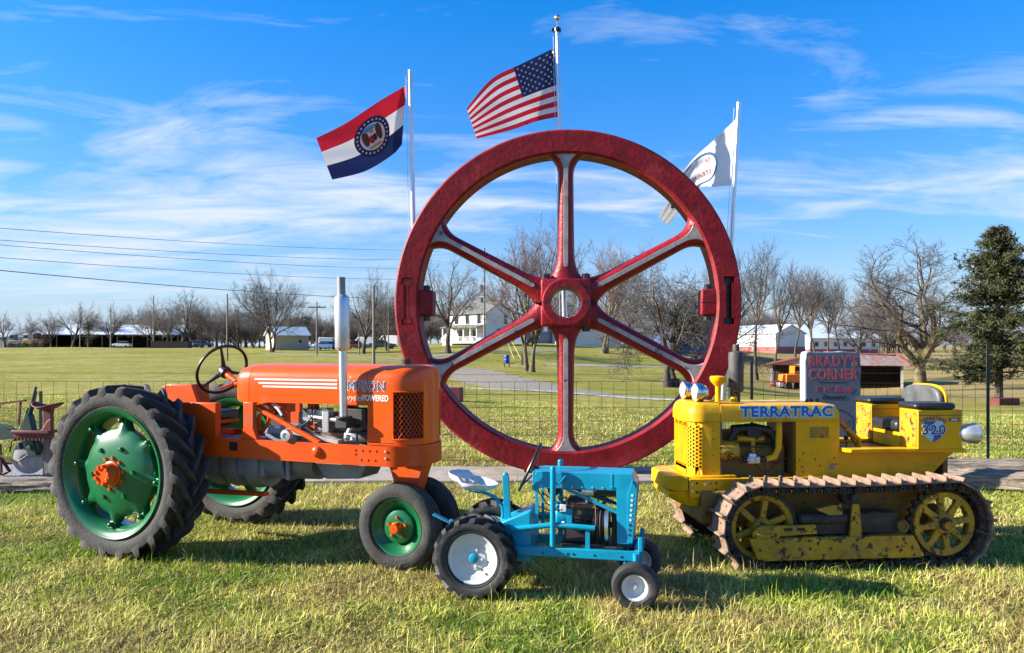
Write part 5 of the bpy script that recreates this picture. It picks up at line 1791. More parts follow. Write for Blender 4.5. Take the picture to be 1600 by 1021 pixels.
# intake mushroom, filler and muffler
MB().cyl((-.24, 0, 1.24), (-.24, 0, 1.40), .022, 14).lathe([(.026, -.02), (.045, .0), (.062, .02), (.066, .035), (.066, .055), (.058, .062), (0, .066)], 28, (-.24, 0, 1.39), (0, 0, 1)).build('precleaner', M['yellow'], CT, ang=40)
MB().cyl((-.15, -.12, 1.25), (-.15, -.12, 1.285), .026, 14).build('filler_neck', M['yellow'], CT)
MB().cyl((-.17, -.10, 1.27), (-.17, -.10, 1.36), .018, 12).build('breather', M['black'], CT)
MB().lathe([(.033, 0), (.058, .012), (.062, .02), (.062, .325), (.058, .335), (.028, .345), (.027, .40), (.022, .40), (.022, .36)], 28, (-.085, 0, 1.315), (0, 0, 1)).build('muffler', mat('grey_hot_muffler', (.06, .056, .053), .6, .2, var=.25, vscale=14, dirt=(.13, .115, .10), dirtamt=.3), CT, ang=35)
MB().cyl((-.085, 0, 1.24), (-.085, 0, 1.335), .036, 18).build('exhaust_elbow', M['black'], CT)

# ================================================================== IMPLEMENT AND LOGS
pw0 = stand(38, 10.0)
PL = tag(empty('old_plow', (pw0.x, pw0.y, .03), R(-6)), 'old red and green horse drawn plow with steel disc behind the tractor wheel', 'plow')
# local x right, z up (metres), 1 px is about 8.3 mm here
seat = MB(); n = 22
vs = []
for q in (.08, .4, .75, 1.0):
    for k in range(n):
        t = 2 * PI * k / n
        vs.append((.33 + .19 * q * math.cos(t), .16 * q * math.sin(t), .86 + .05 * q * q + .05 * q * max(0, math.cos(t)) + .06 * q * q * max(0, -math.cos(t)) ** 3))
seat.add(vs, [(i * n + k, i * n + (k + 1) % n, (i + 1) * n + (k + 1) % n, (i + 1) * n + k) for i in range(3) for k in range(n)] + [tuple(range(n - 1, -1, -1))])
so_ = seat.build('pan_seat', M['imp_red'], PL, ang=60)
sd_ = so_.modifiers.new('thick', 'SOLIDIFY'); sd_.thickness = .012
MB().prism([(.29, .62), (.37, .62), (.40, .88), (.27, .88)], -.03, .03).build('seat_post', M['imp_red'], PL, bevel=.01)
MB().bx(-.10, .42, -.06, .0, .50, .57).bx(-.12, .40, -.09, .09, .56, .60).prism([(.20, .57), (.40, .57), (.40, .76), (.34, .72), (.28, .62)], -.04, .02).build('beam', M['imp_red'], PL, bevel=.008)
MB().bar((-.50, 0, .92), (.02, 0, .98), .04, .025).tube([(-.52, 0, .88), (-.36, 0, .90)], .04, 10).bar((-.05, 0, .96), (-.08, 0, .66), .02, .02).build('lift_arm', M['imp_red'], PL)
MB().prism([(-.62, .62), (-.35, .68), (-.12, .58), (-.08, .50), (-.3, .47), (-.62, .52)], -.03, .03).prism([(-.02, .55), (.16, .55), (.10, .80), (.04, .82)], -.05, .05).bar((.06, 0, .78), (.16, 0, 1.16), .03, .03).build('lever_bracket', M['imp_green'], PL, bevel=.008)
MB().prism([(.06, .50), (.16, .50), (.22, .28), (.10, .26)], -.07, .02).prism([(-.62, .52), (-.5, .52), (-.40, .20), (-.52, .18)], -.02, .04).build('hanger', M['imp_green'], PL, bevel=.006)
MB().lathe([(0, .05), (.10, .042), (.18, .016), (.225, 0), (.223, -.008), (.18, .008), (.10, .034), (0, .042)], 36, (.03, .06, .25), (.15, -1, .1)).build('disc_blade', M['tin'], PL, ang=60)
MB().prism([(.06, .50), (.20, .50), (.26, .36), (.18, .28), (.08, .33)], -.05, .0).cyl((.14, -.05, .38), (.14, -.10, .38), .03, 10).build('disc_bearing', M['imp_green'], PL, bevel=.006)
MB().tube([(-.08, -.04, .18), (.12, -.06, .30)], .008, 6).build('scraper_rod', M['dark'], PL)
for k in range(9):
    MB().bx(-.08 + k * .05, -.055 + k * .05, -.10, -.06, .475, .505).build('rack_tooth', M['imp_red'], PL)
MB().tube([(-.02, -.05, .44), (-.02, -.05, .40), (.0, -.05, .36)], .03, 8).build('clevis', M['dark'], PL)
MB().bar((.02, .03, .58), (.14, .03, 1.10), .018, .03).bar((-.06, .02, .60), (.05, .02, .88), .02, .03).build('trip_lever', M['imp_green'], PL)
MB().tube([(-.55, .02, .60), (-.40, .02, .66), (-.22, .02, .62), (-.06, .02, .54)], .03, 8).build('draft_arm', M['imp_green'], PL)
MB().tube([(-.5, -.08, .30), (-.30, -.08, .28), (-.12, -.08, .22)], .016, 6).build('draft_rod', M['rust'], PL)
MB().tube([(-.52, .05, .46), (-.36, .02, .25), (-.20, 0, .06), (-.30, 0, .02)], .022, 8).bar((-.52, 0, .20), (-.18, 0, .16), .03, .02).bar((-.6, -.05, .40), (-.28, -.05, .02), .03, .02).bar((-.30, -.05, .42), (-.28, -.05, .05), .03, .02).build('brace', M['imp_red'], PL)
MB().tube([(-.28, .1, .30), (-.26, .1, .44), (-.05, .1, .48), (.05, .1, .46)], .012, 6).build('hoop', M['rust'], PL)
MB().bx(.24, .34, .02, .10, 0, .56).bar((.30, .05, 0), (.36, .05, .5), .05, .03).build('support_plank', M['postwood'], PL)


def log(name, p0, p1, r, m, label, seed, flat=.8, group=None):
    p0, p1 = Vector(p0), Vector(p1)
    rnd = random.Random(seed)
    e = tag(empty(name, (p0 + p1) / 2, math.atan2((p1 - p0).y, (p1 - p0).x)), label, 'log', group)
    L_ = (p1 - p0).length
    n, k = 30, 40
    vs = []
    prof = [1 + rnd.uniform(-.16, .10) for _ in range(n)]
    for i in range(k + 1):
        x = (i / k - .5) * L_
        b = 1 + .06 * math.sin(i * .9 + seed) + rnd.uniform(-.02, .02)
        for q in range(n):
            t = 2 * PI * q / n
            rr = r * prof[q] * b * (1 + rnd.uniform(-.05, .05) + .07 * math.sin(i * .55 + q * 1.9 + seed))
            vs.append((x + rnd.uniform(-.01, .01), rr * math.cos(t), r * flat * .9 + rr * flat * math.sin(t)))
    fs = [(i * n + q, i * n + (q + 1) % n, (i + 1) * n + (q + 1) % n, (i + 1) * n + q) for i in range(k) for q in range(n)]
    fs += [tuple(range(n - 1, -1, -1)), tuple(k * n + q for q in range(n))]
    MB().add(vs, fs).build('trunk_wood', m, e, ang=50)
    return e


log('weathered_log', (-8.2, 9.05, 0), (-4.9, 9.05, 0), .105, M['logwood'], 'weathered grey border log below the old plow', 3)
log('bleached_log', (5.15, 9.55, -.03), (7.6, 8.3, -.03), .17, M['logwood'], 'thick bleached split log behind the crawler tracks', 7, .85)
log('bleached_log', (5.6, 10.2, -.02), (8.6, 9.7, -.02), .16, M['logwood'], 'thinner bleached log lying against the wire fence foot', 9, .85)
# a few stones at the log end
for i, (x, y, r_) in enumerate(((5.1, 9.75, .13), (5.28, 9.95, .10), (-4.95, 9.3, .08))):
    rnd = random.Random(i)
    b = MB().ball((0, 0, r_ * .5), (r_ * 1.3, r_, r_ * .8), 10, 7)
    b.v = [(p[0] * rnd.uniform(.85, 1.15), p[1] * rnd.uniform(.85, 1.15), p[2] * rnd.uniform(.85, 1.15)) for p in b.v]
    tag(b.build('field_stone', M['granite'], None, ang=20, loc=(x, y, gz(x, y))), ('blue grey field stone at the end of the thick log', 'rounded field stone wedged between the two bleached logs', 'small field stone beside the border log end')[i], 'stone')

# ================================================================== TREES
def grow_tree(seed, H, trunk_h, r0, nlimb, spread, levels=4, gnarl=.25, multi=1, density=1.0, upward=.12, leanx=0.0):
    rnd = random.Random(seed)
    trunk, crown = MB(), MB()

    def vec():
        return Vector((rnd.gauss(0, 1), rnd.gauss(0, 1), rnd.gauss(0, 1)))

    def branch(p, d, L_, r, lv, mb, segs):
        pts = [p.copy()]; rs = [r]; dirs = [d.copy()]
        for i in range(segs):
            d = (d + vec() * gnarl * (.22 + .08 * lv) + Vector((0, 0, upward * (.6 + .1 * lv)))).normalized()
            p = p + d * (L_ / segs)
            pts.append(p.copy()); dirs.append(d.copy())
            rs.append(r * (1 - (i + 1) / segs * (.62 if lv < levels else .75)))
        mb.tube(pts, rs, 8 if lv == 0 else (5 if lv == 1 else 3), False)
        return pts, rs, dirs

    def rec(p, d, L_, r, lv):
        mb = trunk if lv <= 1 else crown
        segs = 5 if lv <= 1 else (4 if lv == 2 else 3)
        pts, rs, dirs = branch(p, d, L_, r, lv, mb, segs)
        if lv >= levels:
            return
        n = {1: 7, 2: 6, 3: 5, 4: 4}.get(lv, 4)
        n = max(2, int(round(n * density * rnd.uniform(.8, 1.2))))
        for k in range(n):
            t = .25 + .75 * (k + rnd.random() * .8) / n
            t = min(t, .999)
            i = min(int(t * segs), segs - 1); f = t * segs - i
            q = pts[i].lerp(pts[i + 1], f); dd = dirs[i + 1]
            side = dd.cross(vec()).normalized()
            a = rnd.uniform(.45, .95) * spread
            nd_ = (dd * math.cos(a) + side * math.sin(a)).normalized()
            rr = (rs[i] + (rs[i + 1] - rs[i]) * f) * rnd.uniform(.45, .65)
            rec(q, nd_, L_ * rnd.uniform(.42, .68) * (1.15 - .4 * t), max(rr, .011), lv + 1)
        # leader carries on
        rec(pts[-1], dirs[-1], L_ * .5, max(rs[-1], .011), lv + 1)

    for m_ in range(multi):
        d0 = Vector((leanx + (rnd.uniform(-.25, .25) if multi > 1 else rnd.uniform(-.05, .05)), rnd.uniform(-.2, .2) if multi > 1 else 0, 1)).normalized()
        base = Vector((0, 0, -.15)) if multi == 1 else Vector((rnd.uniform(-.35, .35) * r0 * 4, rnd.uniform(-.3, .3) * r0 * 4, -.15))
        pts, rs, dirs = branch(base, d0, trunk_h + .15, r0, 0, trunk, 6)
        # root flare
        trunk.tube([base + Vector((0, 0, -.05)), base + Vector((0, 0, .25)), base + Vector((0, 0, .7))], [r0 * 1.45, r0 * 1.12, r0 * .97], 9, False)
        for k in range(nlimb):
            az = 2 * PI * (k + rnd.uniform(-.3, .3)) / nlimb
            a = rnd.uniform(.35, .8) * spread
            nd_ = Vector((math.cos(az) * math.sin(a), math.sin(az) * math.sin(a), math.cos(a)))
            i = rnd.choice((4, 5, 6, 6))
            rec(pts[i], nd_, (H - trunk_h) * rnd.uniform(.42, .58), r0 * rnd.uniform(.42, .6), 1)
        rec(pts[-1], dirs[-1], (H - trunk_h) * .52, r0 * .55, 1)
    # scale so the top is exactly H
    zmax = max(p[2] for p in crown.v)
    k = H / zmax
    trunk.v = [(x * k, y * k, z * k) for x, y, z in trunk.v]
    crown.v = [(x * k, y * k, z * k) for x, y, z in crown.v]
    return trunk, crown


PROTO = {}


def tree_meshes(key, m_trunk, m_twig, **kw):
    t, c = grow_tree(**kw)
    a = t.build('trunk', M[m_trunk], None, ang=60, fix=False)
    b = c.build('crown', M[m_twig], None, ang=180, fix=False)
    PROTO[key] = (a.data, b.data, kw['H'])
    bpy.data.objects.remove(a); bpy.data.objects.remove(b)


tree_meshes('oak', 'bark_y', 'twig', seed=11, H=14, trunk_h=3.2, r0=.42, nlimb=4, spread=1.2, levels=5, gnarl=.55, density=.98, upward=.10, leanx=.1)
tree_meshes('apple', 'bark', 'twig', seed=23, H=9.5, trunk_h=1.7, r0=.28, nlimb=4, spread=1.3, levels=5, gnarl=.55, multi=2, density=.9, upward=.05)
tree_meshes('maple', 'bark_y', 'twig_red', seed=31, H=12.5, trunk_h=2.6, r0=.24, nlimb=4, spread=1.0, levels=5, gnarl=.28, multi=2, density=.78, upward=.10)
tree_meshes('elm', 'bark', 'twig', seed=41, H=13, trunk_h=3.2, r0=.36, nlimb=4, spread=1.1, levels=5, gnarl=.4, density=.8, upward=.09)
tree_meshes('ash', 'bark', 'twig', seed=53, H=12, trunk_h=2.6, r0=.17, nlimb=3, spread=1.0, levels=4, gnarl=.35, multi=3, density=1.15, upward=.10)
tree_meshes('slim', 'bark', 'twig', seed=61, H=12, trunk_h=4.6, r0=.17, nlimb=3, spread=.95, levels=4, gnarl=.4, density=1.05, upward=.12)
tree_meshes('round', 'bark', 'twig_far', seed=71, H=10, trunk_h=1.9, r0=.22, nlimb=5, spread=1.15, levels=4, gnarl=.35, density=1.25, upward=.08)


def tree(key, u, d, top, label, rz=0.0, wide=1.0, group=None, z=None, cat='tree'):
    p = stand(u, d)
    H = (545 - top) / 1209 * d + EYE - p.z
    a, b, h0 = PROTO[key]
    e = tag(empty('bare_tree', p, rz), label, cat, group)
    s_ = H / h0
    e.scale = (s_ * wide, s_ * wide, s_)
    for me, nm in ((a, 'trunk'), (b, 'crown')):
        o = bpy.data.objects.new(nm, me)
        C.objects.link(o); o.parent = e
    return e


tree('oak', 1436, 75, 358, 'large bare gnarled tree beside the open red roofed shed', .6, 1.5)
tree('apple', 1042, 52, 384, 'twin trunked bare spreading tree behind the flywheel right side', 1.0, 1.25)
tree('maple', 826, 66, 334, 'tall bare twin stemmed tree by the blue barrel', .3, 1.05)
tree('elm', 700, 104, 388, 'forked bare tree standing beside the white farmhouse porch', 2.0, 1.05)
tree('maple', 944, 118, 360, 'bare reddish tree in front of the long white shed', 1.7, 1.05)
tree('ash', 424, 112, 410, 'wide bare multi stemmed tree beside the small grey shed', .8, 1.05)
tree('elm', 568, 105, 413, 'bare dark tree behind the silver exhaust stack', 4.0, .8)
tree('ash', 604, 120, 430, 'smaller bare tree next to the parked trucks', 2.9, .7)
tree('slim', 1182, 92, 372, 'tall thin bare tree at the end of the long white barn', .4, .95)
tree('slim', 1207, 88, 398, 'slender leaning bare tree against the barn white end wall', 2.2, .8)
rb = 'row of slender bare trees before the barn'
for i, (u, d, tp, rz_, wd_) in enumerate(((1241, 108, 412, 1.1, 1.0), (1262, 104, 408, 3.0, 1.05), (1277, 112, 416, 5.0, 1.0), (1296, 106, 430, .2, 1.0), (1312, 118, 424, 4.1, 1.0))):
    tree('slim', u, d, tp, 'slender bare tree in the row before the blue shaded barn', rz_, wd_, rb)
tree('round', 1345, 125, 438, 'bushy bare tree behind the granite sign', 1.0, 1.2)
tree('round', 1385, 140, 446, 'bushy bare tree behind the red shed roof', 2.5, 1.25)
tree('slim', 1372, 118, 432, 'thin bare tree rising over the red shed roof', 3.3, .7)
lg = 'bare trees along the far field edge'
for i, (u, d, tp, rz_, wd_) in enumerate(((8, 190, 482, .3, .9), (45, 182, 484, 1.9, .9), (80, 175, 479, 2.7, .95), (114, 170, 470, 4.0, .95), (143, 190, 468, 5.5, .9), (173, 168, 466, .9, 1.0), (216, 200, 474, .1, .9), (238, 165, 456, 2.2, .85),
                                           (262, 175, 463, 1.1, .8), (284, 160, 448, 3.5, .9), (315, 165, 459, 5.0, .9), (338, 170, 462, 1.5, .85), (372, 175, 468, 2.0, .9), (396, 170, 470, .5, .85),
                                           (250, 190, 462, 4.4, 1.1), (300, 185, 456, .2, 1.1), (327, 190, 460, 3.1, 1.1), (356, 185, 465, 5.3, 1.1), (384, 190, 466, 2.4, 1.1), (405, 180, 470, 4.8, 1.0), (448, 175, 474, 1.2, 1.1), (475, 185, 482, 2.9, 1.1))):
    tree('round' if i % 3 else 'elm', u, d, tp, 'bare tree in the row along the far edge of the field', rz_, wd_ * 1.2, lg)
for i, (u, d, tp, wd_, lb_) in enumerate(((462, 150, 478, 1.0, 'bare bushy tree behind the small grey shed'), (650, 135, 440, .9, 'dense bare tree seen just inside the left flywheel rim'), (775, 165, 432, .9, 'bare tree rising behind the farmhouse roof'),
                                         (895, 150, 430, 1.0, 'bare tree seen behind the flywheel hub'), (985, 140, 420, 1.0, 'bare tree behind the twin trunked spreading tree'), (1110, 120, 398, 1.0, 'bare tree beside the shade blue shed'), (1145, 125, 388, .9, 'bare tree just outside the right flywheel rim'))):
    tree('round' if i % 2 else 'elm', u, d, tp, lb_, i * 1.3, wd_)


# evergreen
def evergreen(u, d, top, wide, seed, label, n_br=150, leaf=2600, name='cedar_tree', gaps=.3):
    p = stand(u, d)
    H = (545 - top) / 1209 * d + EYE - p.z
    rnd = random.Random(seed)
    e = tag(empty(name, p), label, 'tree')
    tr = MB().tube([(0, 0, -.1), (.05, 0, H * .3), (-.03, 0, H * .7), (0, 0, H * .97)], [.22, .17, .09, .015], 9, False)
    tr.build('trunk', M['bark'], e, fix=False)
    br = MB(); lv, lf = [], []
    for k in range(n_br):
        t = rnd.uniform(.10, .985) ** .9
        z = H * t
        env = wide * (1 - t) ** .56 * (.75 + .35 * math.sin(t * 17 + k)) * (1.0 if t > .2 else .75 + t)
        az = rnd.uniform(0, 2 * PI)
        L_ = max(.25, env * rnd.uniform(.4, 1.15))
        d0 = Vector((math.cos(az), math.sin(az), rnd.uniform(-.05, .45)))
        pts = [Vector((0, 0, z))]
        for q in range(4):
            d0 = (d0 + Vector((rnd.gauss(0, .14), rnd.gauss(0, .14), rnd.gauss(-.03, .08)))).normalized()
            pts.append(pts[-1] + d0 * L_ / 4)
        br.tube(pts, [.045, .035, .025, .015, .006], 4, False)
        if rnd.random() < gaps * .35:
            continue
        nc = int(leaf / n_br * (0.5 + L_ / wide))
        for c in range(nc):
            s_ = rnd.uniform(.25, 1.05)
            i = min(int(s_ * 4), 3)
            q = pts[i].lerp(pts[i + 1], min(1.2, s_ * 4 - i)) + Vector((rnd.gauss(0, .13), rnd.gauss(0, .13), rnd.gauss(0, .10)))
            dr = (d0 + Vector((rnd.gauss(0, .6), rnd.gauss(0, .6), rnd.gauss(.1, .5)))).normalized()
            for w_ in range(4):
                a = (dr + Vector((rnd.gauss(0, .45), rnd.gauss(0, .45), rnd.gauss(0, .45)))).normalized() * rnd.uniform(.14, .30)
                sdv = a.cross(Vector((rnd.gauss(0, 1), rnd.gauss(0, 1), rnd.gauss(0, 1)))).normalized() * rnd.uniform(.018, .04)
                b0 = len(lv)
                o_ = q + Vector((rnd.gauss(0, .05), rnd.gauss(0, .05), rnd.gauss(0, .05)))
                lv += [tuple(o_ - sdv), tuple(o_ + sdv), tuple(o_ + a)]
                lf.append((b0, b0 + 1, b0 + 2))
    br.build('branches', M['bark'], e, fix=False)
    m = MB(); m.v = lv; m.f = lf; m.m = [0] * len(lf)
    m.build('crown', M['cedar'], e, fix=False, smooth=False)
    return e


evergreen(1560, 41, 358, 4.4, 5, 'dense dark green cedar tree at the fence corner', 340, 19000, gaps=.5)
evergreen(138, 168, 500, 2.6, 8, 'small dark conifer before the long open sheds', 70, 900)
evergreen(478, 160, 495, 3.2, 9, 'dark conifer behind the utility pole with crossarm', 70, 900)

# far woods, one mass: points that carry the limbs of the bushy tree kind
rng = np.random.default_rng(5)
WP, WR, WS = [], [], []
h0 = PROTO['round'][2]
for k in range(430):
    u = rng.uniform(-350, 1950) if k % 3 == 0 else rng.uniform(230, 1460)
    d = rng.uniform(180, 300)
    if 0 < u < 330:
        d = rng.uniform(230, 320)
    x = (u - 800) / 1209 * d
    s_ = rng.uniform(6.5, 10.5) / h0 * (1.35 if 550 < u < 1250 else (1.05 if u > 230 else .9))
    WP.append((x, d, gz(x, d) - .3)); WR.append((0, 0, rng.uniform(0, 6.28))); WS.append((s_ * 1.25, s_ * 1.25, s_))
wme = bpy.data.meshes.new('far_woods'); wme.from_pydata(WP, [], [])
for nm_, dat in (('rot', WR), ('scl', WS)):
    at_ = wme.attributes.new(nm_, 'FLOAT_VECTOR', 'POINT')
    at_.data.foreach_set('vector', [c for v in dat for c in v])
wd_o = bpy.data.objects.new('far_woods', wme); C.objects.link(wd_o)
src = [o for o in bpy.data.objects if o.type == 'MESH' and o.data in PROTO['round'][:2]]
src = [[o for o in src if o.data == PROTO['round'][q]][0] for q in (0, 1)]
ng = bpy.data.node_groups.new('woods', 'GeometryNodeTree')
ng.interface.new_socket('Geometry', in_out='INPUT', socket_type='NodeSocketGeometry')
ng.interface.new_socket('Geometry', in_out='OUTPUT', socket_type='NodeSocketGeometry')
gi, go_ = ng.nodes.new('NodeGroupInput'), ng.nodes.new('NodeGroupOutput')
jg = ng.nodes.new('GeometryNodeJoinGeometry')
for o in src:
    oi = ng.nodes.new('GeometryNodeObjectInfo'); oi.transform_space = 'ORIGINAL'; oi.inputs[0].default_value = o; oi.inputs['As Instance'].default_value = True
    ip = ng.nodes.new('GeometryNodeInstanceOnPoints')
    ng.links.new(gi.outputs[0], ip.inputs['Points']); ng.links.new(oi.outputs['Geometry'], ip.inputs['Instance'])
    for nm_, sk in (('rot', 'Rotation'), ('scl', 'Scale')):
        na = ng.nodes.new('GeometryNodeInputNamedAttribute'); na.data_type = 'FLOAT_VECTOR'; na.inputs['Name'].default_value = nm_
        ng.links.new(na.outputs['Attribute'], ip.inputs[sk])
    ng.links.new(ip.outputs[0], jg.inputs[0])
ng.links.new(jg.outputs[0], go_.inputs[0])
wd_o.modifiers.new('woods', 'NODES').node_group = ng
kind(wd_o, 'stuff'); wd_o['label'] = 'hazy brown mass of bare winter woods along the horizon'

# ================================================================== BUILDINGS
def gable(name, p, rz, L_, W_, hw_, hr, m_wall, m_roof, label, over=.4, base=None, bh=.9, wins=(), doors=()):
    """ridge along local x; walls L_ x W_, eave hw_, ridge hr"""
    e = tag(empty(name, p, rz), label, 'building')
    a, b = L_ / 2, W_ / 2
    m = MB()
    m.add([(-a, -b, -1.5), (a, -b, -1.5), (a, b, -1.5), (-a, b, -1.5), (-a, -b, hw_), (a, -b, hw_), (a, b, hw_), (-a, b, hw_), (-a, 0, hr), (a, 0, hr)],
          [(0, 1, 5, 4), (2, 3, 7, 6), (3, 0, 4, 8, 7), (1, 2, 6, 9, 5)])
    wl = m.build('wall', M[m_wall], e, smooth=False)
    sl = (hr - hw_) / b
    for s_ in (-1, 1):
        yo = s_ * (b + over)
        zo = hw_ - over * sl
        r_ = MB().add([(-a - over, 0, hr + .02), (a + over, 0, hr + .02), (a + over, yo, zo + .02), (-a - over, yo, zo + .02),
                       (-a - over, 0, hr + .14), (a + over, 0, hr + .14), (a + over, yo, zo + .14), (-a - over, yo, zo + .14)],
                      [(0, 1, 2, 3), (4, 5, 6, 7), (0, 1, 5, 4), (1, 2, 6, 5), (2, 3, 7, 6), (3, 0, 4, 7)])
        r_.build('roof_slope', M[m_roof], e, smooth=False)
    if base:
        MB().add([(x * 1.0, y, z) for z in (-1.5, bh) for x, y in ((-a - .03, -b - .03), (a + .03, -b - .03), (a + .03, b + .03), (-a - .03, b + .03))],
                 [(0, 1, 5, 4), (1, 2, 6, 5), (2, 3, 7, 6), (3, 0, 4, 7)]).build('wainscot', M[base], e, smooth=False)
    for (face, t, z0, w_, h_) in wins:
        f = MB()
        if face in ('front', 'back'):
            y = -b - .03 if face == 'front' else b + .03
            f.bx(t - w_ / 2 - .08, t + w_ / 2 + .08, y - .03, y + .02, z0 - .08, z0 + h_ + .08)
            fo_ = f.build('window_frame', M['siding'], e, smooth=False)
            MB().bx(t - w_ / 2, t + w_ / 2, y - .045, y - .031, z0, z0 + h_).build('pane', M['winglass'], fo_, smooth=False)
        else:
            x = -a - .03 if face == 'left' else a + .03
            f.bx(x - .03, x + .03, t - w_ / 2 - .08, t + w_ / 2 + .08, z0 - .08, z0 + h_ + .08)
            fo_ = f.build('window_frame', M['siding'], e, smooth=False)
            sx = -1 if face == 'left' else 1
            MB().bx(min(x + sx * .031, x + sx * .045), max(x + sx * .031, x + sx * .045), t - w_ / 2, t + w_ / 2, z0, z0 + h_).build('pane', M['winglass'], fo_, smooth=False)
    return e


# farmhouse: sunlit face looks left and towards the road
ph = stand(750, 130)
hs2 = gable('farmhouse', (ph.x, ph.y + 3.5, ph.z + .3), R(-62), 8.0, 7.0, 5.1, 7.0, 'siding', 'roofgrey', 'white two storey farmhouse with a front porch', .4,
            wins=[('front', -2.4, 3.3, .8, 1.6), ('front', .0, 3.3, .8, 1.6), ('front', 2.6, 3.3, .8, 1.6), ('right', 0, .9, 1.0, 1.6), ('right', 1.8, 3.3, .9, 1.6)])
hs2.rotation_euler = (0, 0, R(-38))
# porch on the front
pr_ = MB().bx(-3.9, 3.9, -5.6, -3.55, .0, .28)
pr_.build('porch_deck', M['siding'], hs2, smooth=False)
MB().add([(-4.1, -3.5, 3.0), (4.1, -3.5, 3.0), (4.1, -5.9, 2.55), (-4.1, -5.9, 2.55), (-4.1, -3.5, 3.15), (4.1, -3.5, 3.15), (4.1, -5.9, 2.7), (-4.1, -5.9, 2.7)],
         [(0, 1, 2, 3), (4, 5, 6, 7), (0, 1, 5, 4), (1, 2, 6, 5), (2, 3, 7, 6), (3, 0, 4, 7)]).build('porch_roof', M['roofgrey'], hs2, smooth=False)
for x in (-3.8, -2.2, -.7, .9, 2.4, 3.8):
    MB().bx(x - .08, x + .08, -5.6, -5.44, .28, 2.56).build('porch_post', M['siding'], hs2, smooth=False)
rl_ = MB().bx(-3.8, 3.8, -5.56, -5.48, 1.05, 1.12)
for k in range(38):
    rl_.bx(-3.75 + k * .2, -3.71 + k * .2, -5.54, -5.50, .3, 1.05)
rl_.build('porch_railing', M['siding'], hs2, smooth=False)
for x in (-1.6, 1.6):
    MB().bx(x - .4, x + .4, -3.56, -3.52, .4, 2.2).build('porch_window', M['winglass'], hs2, smooth=False)
MB().bx(-.45, .45, -3.56, -3.52, .28, 2.3).build('front_door', M['tan'], hs2, smooth=False)
MB().bx(-.3, .3, -.3, .3, 6.6, 7.9).build('chimney', M['roofgrey'], hs2, smooth=False)
# lean-to wing at the left end
MB().add([(-6.6, -3.0, -1.5), (-4.05, -3.0, -1.5), (-4.05, 2.5, -1.5), (-6.6, 2.5, -1.5), (-6.6, -3.0, .9), (-4.05, -3.0, 3.0), (-4.05, 2.5, 3.0), (-6.6, 2.5, .9)],
         [(0, 1, 5, 4), (2, 3, 7, 6), (3, 0, 4, 7), (4, 5, 6, 7)]).build('side_wing', M['siding'], hs2, smooth=False)

# long white barn and its neighbour
pb1 = stand(1212, 150)
a_ = R(-53)
off_ = Vector((7.5 * math.cos(a_) + 5 * math.sin(a_), 7.5 * math.sin(a_) - 5 * math.cos(a_)))
gable('pole_barn', (pb1.x - off_.x, pb1.y - off_.y, pb1.z), a_, 15, 10, 3.9, 5.6, 'siding', 'roofmetal', 'white metal barn with red wainscot and blue shaded gable end', .3, 'redmetal', 1.3)
bn_ = [o for o in bpy.data.objects if o.name.startswith('pole_barn')][0]
MB().bx(-5.5, -1.5, -5.09, -5.03, -.4, 3.3).build('sliding_door', M['siding'], bn_, smooth=False)
MB().bx(2.2, 3.2, -5.09, -5.03, -.4, 2.1).build('side_door', M['tin'], bn_, smooth=False)
for x_ in (-7.52, 7.52):
    MB().bx(x_ - .08, x_ + .08, -5.08, -4.92, -1.5, 3.9).build('corner_trim', M['tin'], bn_, smooth=False)
pb2 = stand(1310, 168)
gable('long_barn', (pb2.x + 1, pb2.y + 10, pb2.z - .1), R(12), 17, 15, 3.6, 6.6, 'siding', 'roofmetal', 'long low white metal barn with a row of small windows', .5, 'redmetal', 1.1,
      wins=[('front', -7 + k * 2.35, 1.7, .9, 1.0) for k in range(7)])
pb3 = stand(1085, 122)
gable('shade_blue_shed', (pb3.x, pb3.y + 4, pb3.z), R(14), 9, 7, 3.8, 5.0, 'shade_blue', 'roofgrey', 'white shed in painted blue shade behind the twin trunked tree', .3)  # white wall in shade, its shade painted as dark blue
pb4 = stand(935, 138)
gable('white_shed', (pb4.x - 2, pb4.y + 6, pb4.z - .4), R(-72), 13, 9, 3.2, 4.6, 'siding', 'roofmetal', 'bright white shed wall seen below the flywheel hub', .3)
pb5 = stand(1010, 150)
gable('grey_roof_house', (pb5.x, pb5.y, pb5.z), R(8), 9, 7, 3.0, 5.4, 'siding', 'roofgrey', 'low grey roofed house behind the spreading bare tree', .5)
pb6 = stand(843, 150)
gable('blue_shade_house', (pb6.x, pb6.y, pb6.z), R(20), 8, 7, 2.8, 4.6, 'shade_blue', 'roofgrey', 'small house in painted blue shade right of the farmhouse', .4, wins=[('front', -2, 1, 1, 1.2), ('front', 2, 1, 1, 1.2)])  # blue shade put into the wall colour here too
pb7 = stand(443, 122)
gable('grey_shed', (pb7.x, pb7.y + 2, pb7.z), R(35), 5.6, 4.0, 2.4, 3.6, 'tan', 'roofmetal', 'small pale gabled shed beside the multi stemmed tree', .3, wins=[('front', 1.4, 1.1, .5, .6)])
# far machinery sheds at the field edge
pb8 = stand(170, 185)


